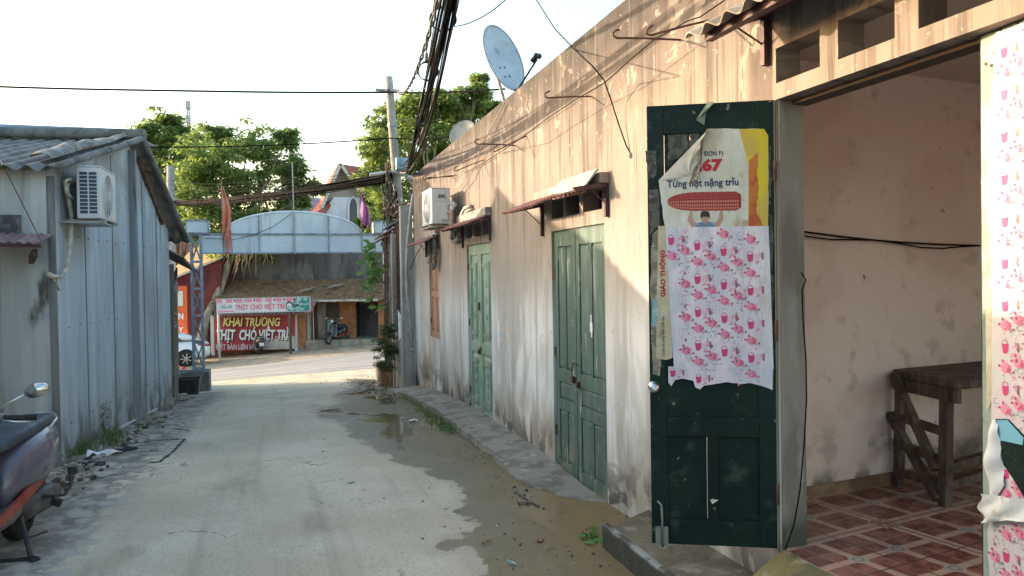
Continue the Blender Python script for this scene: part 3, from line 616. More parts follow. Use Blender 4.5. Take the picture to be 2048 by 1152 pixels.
p.box(st, bx[1]-.002, -.024, -.012, 1.42, zt); p.box(bx[1]+.002, bx[2], -.024, -.012, 1.42, zt); p.box(bx[2]+.006, bx[3], -.024, -.012, 1.42, zt)
p.build('door_panel', DARKGREEN, leafo)
p = MB(LF); kx, kz = lp(1308, 773)
p.lathe((kx, 0, kz), (0,1,0), [(0,.030),(.006,.030),(.010,.016),(.03,.014),(.036,.024),(.055,.026),(.062,.018),(.064,.0)], 18); p.build('knob', STEEL, leafo, smooth=True)
p = MB(LF); a = lr(1311, 1052, 1337, 1092); mid = (a[0]+a[1])/2
p.box(a[0], mid-.006, 0, .004, a[2], a[3]); p.box(mid+.006, a[1], 0, .004, a[2], a[3]); p.build('bolt_plate', DULLSTEEL, leafo)
p = MB(LF); r = [lp(1315,1001), lp(1322,1008), lp(1324,1030), lp(1325,1092)]
p.tube([(q[0], .012, q[1]) for q in r], .006, 8); p.build('bolt', DULLSTEEL, leafo, smooth=True)
for zz in (.62, 1.45, 2.25): p = MB(LF); p.tube([(-.004,.0,zz-.05),(-.004,.0,zz+.05)], .009, 8); p.build('hinge', RUST, leafo)
p = MB(LF); p.box(-.006, 0, -T, -.002, z0, z1); p.build('door_edge', WOODEDGE, leafo)
wf = MB(LF); q = lr(1420, 996, 1437, 1008); wf.add([(q[0],.003,q[3]-.008),(q[1]-.012,.003,q[2]),(q[1],.003,q[2]+.02),(q[1]-.01,.012,q[3])], [(0,1,2,3)]); wf.build('paper_scrap', WHITEP, leafo)
# torn remains of old paper on the leaf
OLDPAPER = mat('old_paper', (.34,.29,.21), .85, [dict(c=(.20,.165,.12), s=14, lo=.45, hi=.6), dict(c=(.46,.41,.32), s=30, lo=.55, hi=.66)], bump=(.6, 40))
OLDGREY = mat('old_grey_paper', (.115,.105,.085), .85, [dict(c=(.05,.055,.045), s=30, lo=.45, hi=.55), dict(c=(.24,.225,.19), s=45, lo=.6, hi=.7)], bump=(.6, 40))
def ragged(poly, n=6, amp=.006, seed=1):
    r = random.Random(seed); out = []
    for i in range(len(poly)):
        a, c = poly[i], poly[(i+1) % len(poly)]
        for k in range(n): t = k/n; out.append((a[0]+(c[0]-a[0])*t+r.uniform(-amp, amp), a[1]+(c[1]-a[1])*t+r.uniform(-amp, amp)))
    return out
def pxpoly(pts, fn=lp): return [fn(*q) for q in pts]
f = Flat(LF)
for i, pl in enumerate([[(1336,262),(1376,262),(1376,300),(1352,318),(1336,322)],[(1380,258),(1402,262),(1390,292),(1380,296)],[(1292,302),(1313,300),(1312,352),(1296,358)],[(1297,380),(1318,378),(1320,452),(1300,470)],[(1537,290),(1541,290),(1543,395),(1537,392)],[(1538,430),(1545,432),(1546,540),(1539,540)],[(1540,550),(1547,552),(1546,660),(1541,655)]]):
    f.poly(ragged(pxpoly(pl), 6, .004, i), -.0105 if i in (0, 1) else .0012, 0); f.b.build('old_paper', OLDGREY, leafo); f = Flat(LF)
f = Flat(LF)
f.poly(ragged(pxpoly([(1304,470),(1318,455),(1322,700),(1320,752),(1306,748),(1300,600)]), 10, .004, 9), .0012, 0)
f.b.build('old_paper', OLDPAPER, leafo)
p = MB(LF); a = pxpoly([(1392,240),(1415,205),(1428,207),(1412,226),(1408,252)])
p.add([(q[0], .004+.012*(i % 3), q[1]) for i, q in enumerate(a)], [(0,1,2,3,4)]); p.build('peeling_flake', mat('flake', (.10,.15,.11), .6, [dict(c=(.25,.26,.2), s=20)]), leafo)
# newspaper strip with red headline
news = thing('newspaper_strip', 'yellowed newspaper strip with red headline pasted along the free edge of the open door', 'newspaper', LF @ Vector((*[lp(1325,720)[0]], .002, lp(1325,720)[1])))
f = Flat(LF); f.poly(ragged(pxpoly([(1316,452),(1345,452),(1345,716),(1330,720),(1312,716),(1313,610)]), 8, .002, 3), .0022, 0); f.b.build('paper', mat('newsprint', (.52,.44,.28), .85, [dict(c=(.62,.55,.40), s=9), dict(c=(.36,.28,.16), s=14, lo=.6, hi=.7)], bump=(.3, 40)), news)
def vframe(px, py, w):  # text running upwards
    u, zz = lp(px, py); return frame(LF @ Vector((u, w, zz)), Vector((0,0,1)), DN, -DU*-1)
RED = fl('print_red', (.45,.025,.025)); BLK = fl('print_black', (.02,.02,.025)); NAVY = fl('print_navy', (.012,.015,.10))
b = MB(); text_mb(b, "GIÁO THÔNG", vframe(1331, 594, .0032), abs(lp(1331,594)[1]-lp(1331,500)[1]), .030, bold=.05); b.build('lettering', RED, news)
b = MB(); text_mb(b, "Quản lý cũng biến thế nào", vframe(1331, 712, .0032), abs(lp(1331,712)[1]-lp(1331,632)[1]), .022, bold=.01); text_mb(b, "xe buýt  thành phố", vframe(1323, 672, .0032), abs(lp(1331,672)[1]-lp(1331,636)[1]), .007); b.build('lettering', BLK, news)
f = Flat(LF); f.poly(ragged(pxpoly([(1304,600),(1314,598),(1316,640),(1308,655),(1303,650)]), 5, .003, 5), .0026, 0); f.b.build('paper_patch', mat('blue_paper', (.22,.40,.46), .8, [dict(c=(.5,.55,.5), s=14)]), news)

# corn poster
poster = thing('poster', 'torn advertising poster with a red corn cob and man, yellow margin', 'poster', LF @ Vector((lp(1430,450)[0], .002, lp(1430,450)[1])))
POSTER = mat('poster_paper', (.60,.575,.47), .5, [dict(c=(.66,.64,.56), s=6), dict(c=(.46,.36,.22), s=(6,6,4), lo=.54, hi=.72), dict(c=(.32,.2,.1), s=9, lo=.64, hi=.74, a=.8)], bump=(.5, (16,16,10), .02))
f = Flat(LF); yb = .0032
f.poly(ragged(pxpoly([(1418,257),(1528,258),(1537,272),(1536,458),(1330,460),(1317,361)]), 9, .0016, 4), yb, 0); f.b.build('sheet', POSTER, poster)
f = Flat(LF); f.poly(pxpoly([(1478,258),(1528,258),(1536,272),(1536,456),(1496,457),(1497,330)]), yb+.0007, 0); f.b.build('yellow_margin', mat('poster_yellow', (.66,.50,.015), .45, [dict(c=(.56,.40,.06), s=6), dict(c=(.50,.14,.015), s=(7,7,3), lo=.6, hi=.72)]), poster)
f = Flat(LF); f.poly(ragged(pxpoly([(1497,322),(1515,305),(1513,350),(1517,380),(1512,420),(1526,457),(1496,457)]), 5, .004, 8), yb+.0014, 0); f.b.build('orange_stain', mat('poster_orange', (.52,.17,.02), .5, [dict(c=(.45,.08,.015), s=16)]), poster)
fp = MB(LF); A, B_, C_ = lp(1317,361), lp(1418,257), lp(1380,352)
def flap(u, v):
    e = (A[0]+(B_[0]-A[0])*u, A[1]+(B_[1]-A[1])*u); t = (C_[0]+.028*(u-.5), C_[1]+(.06 if u > .5 else .0)*(u-.5))
    k = v*(1-.25*abs(u-.45)); x, z = e[0]+(t[0]-e[0])*k, e[1]+(t[1]-e[1])*k
    return Vector((x, yb+.001+.010*math.sin(math.pi*min(1, v*.95))*(.5+.5*u)+.004*math.sin(17*u+5*v)*v, z))
fp.grid(flap, 20, 14); fp.build('folded_corner', mat('poster_back', (.60,.54,.45), .8, [dict(c=(.42,.34,.26), s=9, lo=.5, hi=.7)], bump=(.4, 25)), poster, smooth=True)
fp = MB(LF)
def crumple(u, v):
    a = lp(1415-(1415-1388)*u, 262+(366-262)*u); return Vector((a[0]+.024*(v-.15)*(.4+.9*u)+.008*math.sin(7*u), yb+.012+.007*math.sin(9*u+6*v)+.004*math.sin(23*u-9*v), a[1]+.010*math.sin(13*u+4*v)))
fp.grid(crumple, 26, 8); fp.build('torn_strip', OLDPAPER, poster)
# printed corn, man and words
f = Flat(LF); ym = yb+.0009
cx0, cz0 = lp(1335,404); cx1, cz1 = lp(1482,402)
CL = cx0-cx1
def corn_r(t):  # half height along the cob from tip (0) to butt (1)
    return .048*(1-(1-min(1,(t+.01)/.42))**2)**.5*(1 if t < .90 else (1-((t-.90)/.115)**2*.75)**.5)*(1+.025*math.sin(70*t))
pts = [(cx0-CL*t, (cz0+(cz1-cz0)*t)+corn_r(t)) for t in np.linspace(0,1,24)]+[(cx0-CL*t, (cz0+(cz1-cz0)*t)-corn_r(t)) for t in np.linspace(1,0,24)]
f.poly(pts, ym, 0)
for i in range(30):
    t = (i+.6)/31
    for j in range(7):
        k = (j-3)/3.5; h = corn_r(t); 
        if h < .012: continue
        x = cx0-CL*t; z = cz0+(cz1-cz0)*t+h*math.sin(k*1.45)*.98; hh = h*.115*math.cos(k*1.3)+.0008
        f.poly([(x-.0042,z-hh),(x+.0042,z-hh),(x+.0042,z+hh),(x-.0042,z+hh)], ym+.0006, 1 if abs(j-2) < 2 else 2)
f.b.build('printed_corn', [fl('corn_dark', (.24,.02,.02)), fl('corn_light', (.60,.19,.13)), fl('corn_mid', (.44,.055,.045))], poster)
f = Flat(LF); SKIN = fl('print_skin', (.46,.28,.20)); SKIN2 = fl('print_skin_dark', (.33,.18,.12)); HAIR = fl('print_hair', (.025,.018,.016)); 
hx, hz = lp(1410, 437); s = .00245
P = lambda x, y: (hx-x*s, hz+y*s)
f.poly([P(-22,-20),(P(22,-20)),P(20,-10),P(8,-7),P(-8,-7),P(-20,-10)], ym, 3)
f.poly([P(-26,-20),P(-36,-2),P(-32,10),P(-29,17),P(-26,17),P(-27,8),P(-24,-4),P(-14,-12)], ym+.0003, 0)
f.poly([P(26,-20),P(37,-2),P(36,10),P(33,18),P(30,18),P(29,8),P(26,-4),P(14,-12)], ym+.0003, 0)
f.poly([P(-4,-14),P(4,-14),P(4,-4),P(-4,-4)], ym+.0005, 1); f.ell(*P(0,2), 8*s, 11*s, ym+.0006, 0)
f.ell(*P(0,9.5), 9*s, 6*s, ym+.0009, 2); f.ell(*P(-7.5,5), 2*s, 5*s, ym+.0009, 2); f.ell(*P(7.5,5), 2*s, 5*s, ym+.0009, 2)
for sx_ in (-3.2, 3.2): f.ell(*P(sx_,2.8), 1.5*s, .7*s, ym+.0010, 2); f.line([P(sx_-1.8,4.8),P(sx_+1.8,4.8)], .8*s, ym+.0010, 2)
f.line([P(.5,2),P(1.2,-1.2),P(-.5,-1.4)], .6*s, ym+.0010, 1); f.line([P(-2.6,-4.4),P(0,-5),P(2.8,-4.2)], .9*s, ym+.0010, 1)
f.b.build('printed_man', [SKIN, SKIN2, HAIR, fl('print_shirt', (.10,.24,.36))], poster)
def tframe(px, py, w): 
    u, zz = lp(px, py); return frame(LF @ Vector((u, w, zz)), -DU, DN, Vector((0,0,1)))
def tw(x0, x1, y): return abs(lp(x0,y)[0]-lp(x1,y)[0])
b = MB(); text_mb(b, "ĐƠN F1", tframe(1408, 313, ym+.0006), tw(1408,1446,308), .028, bold=.02); b.build('lettering', BLK, poster)
b = MB(); text_mb(b, "67", tframe(1404, 344, ym+.0006), tw(1404,1445,330), .066, bold=.06); f2 = [lp(1397,343), lp(1404,343), lp(1404,333)]; b.add([LF @ Vector((q[0], ym+.0006, q[1])) for q in f2], [(0,1,2)]); b.build('lettering', fl('print_crimson', (.50,.012,.03)), poster)
b = MB(); text_mb(b, "Từng hạt nặng trĩu", tframe(1334, 380, ym+.0007), tw(1334,1477,368), .052, bold=.022); b.build('lettering', NAVY, poster)

# wrapping paper with pink cups
PAPERPINK = mat('wrapping_paper', (.72,.655,.70), .6, [dict(c=(.76,.66,.72), s=6), dict(c=(.60,.58,.65), s=(9,9,4)), dict(c=(.50,.46,.46), s=(3,3,14), lo=.66, hi=.70, a=.5), dict(c=(.55,.44,.36), s=4, lo=.60, hi=.72, a=.6), dict(c=(.36,.19,.11), s=7, lo=.66, hi=.74, a=.8)], bump=(.8, (11,11,6), .03))
PM = [fl('print_pink', (.62,.045,.17)), fl('print_light_pink', (.74,.26,.37)), fl('print_dusty', (.34,.17,.16)), fl('print_grey', (.30,.27,.32)), fl('print_blush', (.76,.56,.66))]
def motif_cup(f, x, z, s, y, sd):
    r = random.Random(sd)
    f.poly([(x-.6*s,z+.6*s),(x+.6*s,z+.65*s),(x+.5*s,z-.5*s),(x+.1*s,z-.8*s),(x-.4*s,z-.7*s)], y, 0)
    f.arc(x-.05*s, z+.55*s, .5*s, .65*s, .1, 3.0, .11*s, y, 0)
    for i in range(9): f.ell(x+(.85+.28*(i % 3))*s, z+(.45-.35*(i//3))*s, .07*s, .07*s, y, 3, n=6)
    f.poly([(x+.75*s,z+.6*s),(x+1.7*s,z+.75*s),(x+1.8*s,z-.2*s),(x+1.2*s,z-.7*s),(x+.8*s,z-.3*s)], y-.0003, 4)
    f.ell(x+1.35*s, z-.75*s, .28*s, .25*s, y+.0002, 1, n=8); f.ell(x+1.05*s, z-1.0*s, .2*s, .16*s, y+.0002, 1, n=8)
    for k in range(3): f.arc(x+(1.45+.2*k)*s, z+.5*s, .16*s, .5*s, -.8, 1.2, .08*s, y+.0002, 1, n=5)
    for dz in (.75, .1): f.ell(x+2.2*s, z+dz*s, .26*s, .2*s, y, 2, n=8); f.ell(x+2.25*s, z+(dz-.3)*s, .2*s, .26*s, y, 2, n=8)
def motif_flower(f, x, z, s, y, sd):
    r = random.Random(sd)
    f.poly([(x+.95*s*math.cos(t)*(1+.12*math.sin(5*t)), z+.75*s*math.sin(t)*(1+.15*math.cos(4*t))) for t in np.linspace(0, 6.1, 16)], y, 1)
    f.ell(x-1.1*s, z+.15*s, .25*s, .2*s, y, 0, n=8); f.ell(x-.5*s, z+.9*s, .22*s, .25*s, y, 0, n=8)
    for i in range(9): a = r.uniform(-1.8, 1.0); q = r.uniform(.3, .85); f.arc(x+q*s*math.cos(a), z+.8*q*s*math.sin(a), .22*s, .12*s, a, a+2.4, .09*s, y+.0003, 0, n=4)
    for i in range(4): f.arc(x+(.2+.22*i)*s, z+(-.2-.15*i)*s, .12*s, .3*s, -1.5, .7, .09*s, y+.0004, 2 if i == 3 else 0, n=4)
    f.ell(x+1.35*s, z-.55*s, .22*s, .24*s, y, 2, n=8)
    for i in range(8): f.ell(x+(r.uniform(-.7,1.6))*s, z-(.95+r.uniform(0,.8))*s, .14*s, .13*s, y, (4,4,3)[i % 3], n=7)
def motif_hook(f, x, z, s, y): f.arc(x, z, .45*s, .4*s, .9, 4.6, .09*s, y, 3, n=8); f.line([(x-.1*s,z-.42*s),(x+.4*s,z-.35*s),(x+.5*s,z-.15*s)], .08*s, y, 3); f.arc(x+.15*s, z-.75*s, .3*s, .15*s, 3.4, 6, .07*s, y, 3, n=5)
def pt_in(poly, x, z, mg=0): return bool(inside(np.array([[x, z]]), poly)[0])
def motif_dots(f, x, z, s, y, sd):
    r = random.Random(sd*7+1)
    for i in range(9): f.ell(x+r.uniform(-.7,.9)*s, z+r.uniform(-1.2,1.0)*s, r.uniform(.12,.22)*s, r.uniform(.10,.2)*s, y-.0002, r.choice((1,4,4,3)), n=7)
    f.ell(x+.1*s, z-1.3*s, .25*s, .3*s, y, 2, n=8)
def motifs(f, poly, ox, oz, du_, dz_, skew, s, y, flip=1):
    for i in range(-8, 9):
        for j in range(-14, 15):
            x, z = ox-flip*du_*i, oz-skew*i-dz_*j
            for k, (ax, az, fn) in enumerate(((0,0,motif_cup),(.02,-.46,motif_flower),(-.40,-.30,motif_hook),(.44,-.05,motif_dots),(.50,-.78,motif_dots),(.53,-.30,motif_flower))):
                px_, pz_ = x-flip*ax*du_, z+az*dz_
                if all(pt_in(poly, px_+a*s, pz_+c*s) for a in (-.8,1.85) for c in (-.85,.85)):
                    if fn is motif_hook: fn(f, px_, pz_, s, y)
                    else: fn(f, px_, pz_, s, y, i*31+j)
def mirror(LFx):  # local x grows to the right as seen by the viewer
    return LFx
# use a frame whose x runs to the right in the photo so motifs read the right way round
LR = frame(HP, -DU, DN, (0,0,1))
wrap = thing('wrapping_paper', 'pale wrapping paper printed with pink cups pasted over the lower half of the corn poster', 'wrapping paper', LF @ Vector((lp(1440,740)[0], .002, lp(1440,740)[1])))
main = [(-u, z) for u, z in pxpoly([(1330,455),(1537,452),(1547,738),(1348,739)])]
torn = [(-u, z) for u, z in pxpoly([(1336,733),(1546,733),(1545,780),(1522,771),(1500,766),(1478,768),(1455,764),(1430,768),(1408,771),(1400,779),(1391,775),(1386,761),(1365,757),(1350,760),(1342,772),(1337,765)])]
f = Flat(LR); f.poly(ragged(torn, 3, .001, 2), .0042, 0); f.poly(main, .0052, 0); f.b.build('sheet', PAPERPINK, wrap)
f = Flat(LR); o_ = lp(1342,482); sc_ = abs(lp(1342,482)[0]-lp(1394,482)[0])
motifs(f, main, -o_[0], o_[1], -sc_, .170, .031, .0270, .0060)
motifs(f, [(x, z) for x, z in torn], -o_[0], o_[1], -sc_, .170, .031, .0240, .0050)
f.b.build('printed_cups', PM, wrap)

# ------------------------------------------------------------------ second door leaf at the right edge of the picture
FE = Vector((2.525, 2.162, 0)); RA = math.radians(187.0)
RU = Vector((math.sin(RA), math.cos(RA), 0)); RN = Vector((-RU.y, RU.x, 0)); RN = RN if RN.dot(CAM-FE) > 0 else -RN
RF = frame(FE, RU, RN, (0,0,1)); RFI = RF.inverted()
def rp(px, py, w=0): p = RFI @ atPlane(px, py, FE+RN*w, RN); return (p.x, p.z)
d = MB(RF); d.box(0,.085,-.036,0,.345,2.60); d.box(.54,.625,-.036,0,.345,2.60); d.box(.085,.54,-.036,-.001,2.46,2.60); d.box(.085,.54,-.036,-.001,.345,.48); d.box(.085,.54,-.036,-.001,.9,1.0)
rleaf = d.build('door', GREYGREEN, house, bevel=.003); rleaf['label'] = 'nearest door leaf, almost closed and covered in pink-printed paper'
p = MB(RF); p.box(.085,.54,-.026,-.014,.48,2.46); p.build('door_panel', DARKGREEN, rleaf)
p = MB(RF); p.box(-.003,0,-.036,-.001,.345,2.60); p.build('door_edge', DARKGREEN, rleaf)
for q in [(1972,128),(1983,131),(1990,106),(2003,62),(2020,56),(2036,48)]: u_, z_ = rp(*q); p = MB(RF); p.lathe((u_,0,z_),(0,1,0),[(0,.006),(.002,.006)],8); p.build('nail', RUST, rleaf)
rw = thing('wrapping_paper', 'torn wrapping paper with pink cups and a ripped hole covering the almost closed door leaf', 'wrapping paper', FE+RU*.3+Vector((0,0,.4)))
rpoly = [rp(*q) for q in [(1992,66),(2090,30),(2200,-15),(2200,1500),(2090,1300),(1980,1160),(1976,1060),(1990,1010),(1984,840),(1986,620),(1981,480),(1986,360),(1978,250),(1990,150)]]
rpoly = [(min(x, .60), min(max(z, .36), 2.59)) for x, z in rpoly]
hole = [rp(*q) for q in [(1994,838),(2020,838),(2060,880),(2060,1010),(2030,960),(2010,930)]]
f = Flat(RF); f.poly(ragged(rpoly, 4, .002, 6), .003, 0); f.b.build('sheet', mat('wrapping_paper_pale', (.60,.56,.52), .7, [dict(c=(.64,.54,.53), s=6), dict(c=(.66,.56,.44), s=5, lo=.62, hi=.74)], bump=(.4, (18,18,8), .015)), rw)
f = Flat(RF); motifs(f, rpoly, rp(2010,190)[0], rp(2010,190)[1], .105, .150, .03, .0250, .0042, flip=-1); f.b.build('printed_cups', PM, rw)
f = Flat(RF); f.poly(hole, .0052, 1); f.poly([rp(*q) for q in [(1996,840),(2018,840),(2050,875),(2048,890),(2002,880)]], .0060, 0); f.b.build('torn_hole', [mat('blue_print', (.17,.42,.52), .7), DARKGREEN], rw)
p = MB(RF)
def flapA(u, v):
    c = [(1988,838),(1975,890),(1972,950),(1985,985),(2010,1005),(2015,960),(2000,920)]
    a = rp(1990-16*math.sin(math.pi*u), 838+170*u); e = rp(2000+14*u, 850+120*u)
    return Vector((a[0]+(e[0]-a[0])*v, .008+.03*math.sin(math.pi*v)*math.sin(math.pi*u)+.006*math.sin(15*u), a[1]+(e[1]-a[1])*v))
p.grid(flapA, 16, 8)
def flapB(u, v):
    a = rp(1972+8*math.sin(9*u), 985+60*u); e = rp(2075, 1000+30*u+30*math.sin(3*u))
    return Vector((a[0]+(e[0]-a[0])*v, .010+.025*math.sin(math.pi*(.2+.8*v))+.010*math.sin(12*v+7*u), a[1]+(e[1]-a[1])*v))
p.grid(flapB, 12, 14); p.build('torn_flap', mat('torn_paper', (.74,.72,.66), .8, [dict(c=(.42,.30,.19), s=9, lo=.56, hi=.72)], bump=(.4, 30)), rw, smooth=True)
f = Flat(RF); f.poly(ragged([rp(*q) for q in [(1972,575),(1984,570),(1984,800),(1973,830)]], 6, .002, 4), .0016, 0); f.b.build('newspaper_edge', bpy.data.materials['newsprint'], rw)

# ------------------------------------------------------------------ trestle table in the room
OLDWOOD = mat('old_wood', (.085,.052,.034), .8, [dict(c=(.15,.10,.07), s=(14,14,3)), dict(c=(.04,.028,.02), s=9, lo=.55, hi=.7)], bump=(.5, 30))
A = atZ(1797, 972, .345); Bp = atZ(1890, 1012, .345); A.z = Bp.z = 0
dlen = (Bp-A); e1 = dlen.normalized(); e2 = dirw
tab = thing('wooden_table', 'rough dark wooden trestle table with crossed leg braces inside the room', 'table', (A.x+.4, A.y, .345))
zt_ = (Vector(atPlane(1797, 740, A, (-_f.x,-_f.y,0)))).z
b = MB(); tA = A-e1*.05; tL = dlen.length+.16
b.prism([(tA.x,tA.y,zt_-.05),((tA+e1*tL).x,(tA+e1*tL).y,zt_-.05),((tA+e1*tL+e2*1.3).x,(tA+e1*tL+e2*1.3).y,zt_-.05),((tA+e2*1.3).x,(tA+e2*1.3).y,zt_-.05)], (0,0,.05)); b.build('tabletop', OLDWOOD, tab, bevel=.006)
b = MB(); b.prism([(tA.x,tA.y,zt_-.13),((tA+e1*tL).x,(tA+e1*tL).y,zt_-.13),((tA+e1*tL).x+.03,(tA+e1*tL).y,zt_-.13),(tA.x+.03,tA.y,zt_-.13)], (0,0,.078)); b.build('apron', OLDWOOD, tab)
V3 = lambda p, z: Vector((p.x, p.y, z))
for off in (Vector((0,0,0)), e2*1.1):
    b = MB(); b.bar(V3(A+off,.345), V3(A+off+e1*.03, zt_-.05), .048); b.build('leg', OLDWOOD, tab)
    b = MB(); b.bar(V3(Bp+off,.345), V3(Bp+off+e1*.02, zt_-.05), .055); b.build('leg', OLDWOOD, tab)
H_ = zt_-.345
for k, (s0, h0, s1, h1) in enumerate(((0,.97,.92,.28),(-.10,.62,.95,.05))):
    b = MB(); b.bar(V3(A+dlen*s0-e2*.04,.345+H_*h0), V3(A+dlen*s1-e2*.04,.345+H_*h1), .045); b.build('brace', OLDWOOD, tab)
for s0, h0, h1 in ((0,.60,.58),(-.05,.37,.35),(.1,.12,.2)):
    b = MB(); b.bar(V3(A+dlen*s0,.345+H_*h0), V3(A+dlen*1.1,.345+H_*h1), .045); b.build('rail', OLDWOOD, tab)
for h0 in (.30,.16):
    b = MB(); b.bar(V3(Bp-e2*.0,.345+H_*h0), V3(Bp+e2*1.2,.345+H_*(h0+.12)), .05); b.build('rail', OLDWOOD, tab)

# ------------------------------------------------------------------ air-conditioner outdoor units
def ac_unit(t, xf, w, d, h, slots):
    """local: x = width along the wall (0 is the camera end), y = 0 back .. d front, z up"""
    b = MB(xf)
    b.box(0, w, 0, d, 0, h); b.build('casing', WHITEAC, t, bevel=.012)
    b = MB(xf); b.box(-.004, w+.004, -.004, d+.004, h, h+.012); b.build('top_cover', WHITEAC, t, bevel=.004)
    b = MB(xf); cx, cz, R = w*.42 if slots else w*.45, h*.5, h*.43
    b.lathe((cx, d, cz), (0,1,0), [(0,R),(.012,R),(.012,R-.012),(.004,R-.014)], 28, cap=False); b.build('fan_ring', WHITEAC, t, smooth=False)
    b = MB(xf); b.lathe((cx, d+.0015, cz), (0,1,0), [(0,R-.012),(.0015,R-.012)], 28); b.build('fan_opening', mat('fan_dark', (.13,.12,.10), .8), t)
    b = MB(xf)
    for k in range(7):
        r = R*(.18+.13*k); b.tube([(cx+r*math.cos(a), d+.010, cz+r*math.sin(a)) for a in np.linspace(0, 2*math.pi, 25)], .0035, 4, cap=False)
    for k in range(12): a = k*math.pi/6; b.tube([(cx+.04*math.cos(a), d+.012, cz+.04*math.sin(a)), (cx+R*math.cos(a+.35), d+.012, cz+R*math.sin(a+.35))], .003, 4)
    b.lathe((cx, d+.006, cz), (0,1,0), [(0,.045),(.012,.045)], 16); b.build('fan_grille', WHITEAC, t)
    if slots:
        b = MB(xf)
        for c in range(2):
            for k in range(11):
                y0 = .03+c*(d-.05)/2; zz = .05+k*(h-.09)/11; b.box(-.0025, .0, y0, y0+(d-.05)/2-.014, zz, zz+.028)
        b.build('side_slots', mat('slot_blue', (.035,.05,.10), .6), t)
    else:
        b = MB(xf); b.box(-.03, 0, .04, .13, .05, .25); b.build('valve_cover', WHITEAC, t, bevel=.008)
        b = MB(xf); b.box(-.002, 0, .07, .16, h-.12, h-.075); b.build('grip', mat('grip_dark', (.16,.15,.13), .7), t)
        b = MB(xf); b.box(-.0015, 0, .02, d-.03, .29, .294); b.box(-.0015, 0, .06, .064, .294, h-.03); b.box(-.0018, 0, .04, .075, .33, .345); b.box(-.0018,0,.13,.16,.33,.345); b.build('panel_seam', mat('seam', (.25,.25,.24), .7), t)
        b = MB(xf); b.box(w*0+.02, .12, d, d+.002, h-.17, h-.08); b.build('sticker', mat('sticker_teal', (.10,.36,.34), .5, [dict(c=(.6,.62,.55), s=30, lo=.5, hi=.55)]), t)
    for xx in (.06, w-.10): b = MB(xf); b.bar((xx+.02,-.17,-.02),(xx+.02,d+.03,-.02),.035,.03); b.bar((xx+.02,-.17,-.03),(xx+.02,-.17,.32),.03,.035); b.build('mounting_bracket', DULLSTEEL, t)
SA, SB = Vector((-1.93, 8.15, 0)), Vector((-1.38, 12.6, 0)); SD = (SB-SA).normalized(); SN = Vector((SD.y, -SD.x, 0))
acl = thing('air_conditioner', 'white air-conditioner unit with slotted side hung on the grey cement shed', 'air conditioner', (-1.66, 8.4, 2.36))
ac_unit(acl, frame((-1.735,8.42,2.365), (0.03,1,0), (1,-.03,0), (0,0,1)), .68, .215, .505, True)
b = MB(); b.box(-1.93,-1.52,8.44,9.06,2.322,2.34); b.build('tray', DULLSTEEL, acl)
hp = [(150,368),(138,362),(133,372),(137,395),(143,430),(142,470),(138,510),(132,540),(120,553),(104,553),(98,548)]
b = MB(); b.tube([atPlane(px,py,SA+SN*.06,SN) for px,py in hp], .022, 8); b.tube([atPlane(px,py,SA+SN*.05,SN) for px,py in [(104,553),(112,566),(118,580)]], .012, 6)
b.tube([atPlane(px,py,SA+SN*.10,SN) for px,py in [(150,372),(140,358),(130,362),(132,385),(150,400)]], .016, 6); b.build('drain_hose', HOSE, acl, smooth=True)
acr = thing('air_conditioner', 'white air-conditioner unit with service panel hung high on the plastered house', 'air conditioner', (2.2, 9.9, 2.41))
ac_unit(acr, frame((2.305,9.70,2.42), (0,1,0), (-1,0,0), (0,0,1)), .62, .245, .455, False)
b = MB(); b.box(2.04,2.45,9.68,10.34,2.375,2.392); b.build('tray', mat('tray_rusty', (.25,.16,.10), .7, [dict(c=(.4,.36,.3), s=9)]), acr)
b = MB(); b.tube([(2.26,9.69,2.62),(2.27,9.64,2.56),(2.32,9.62,2.60),(2.34,9.66,2.70)], .016, 8); b.tube([(2.31,9.69,2.70),(2.33,9.63,2.63),(2.36,9.62,2.68)], .028, 8)
hp = [(942,412,.03),(930,416,.05),(923,428,.06),(918,446,.07),(907,462,.07),(902,475,.06),(906,484,.05),(913,480,.05),(918,465,.05)]
b.tube([atX(px,py,XW-dd) for px,py,dd in hp], .022, 8); hp = [(944,418,.03),(932,424,.05),(928,434,.06),(936,432,.05)]
b.tube([atX(px,py,XW-dd) for px,py,dd in hp], .020, 8); b.build('pipe_wrap', HOSE, acr, smooth=True)

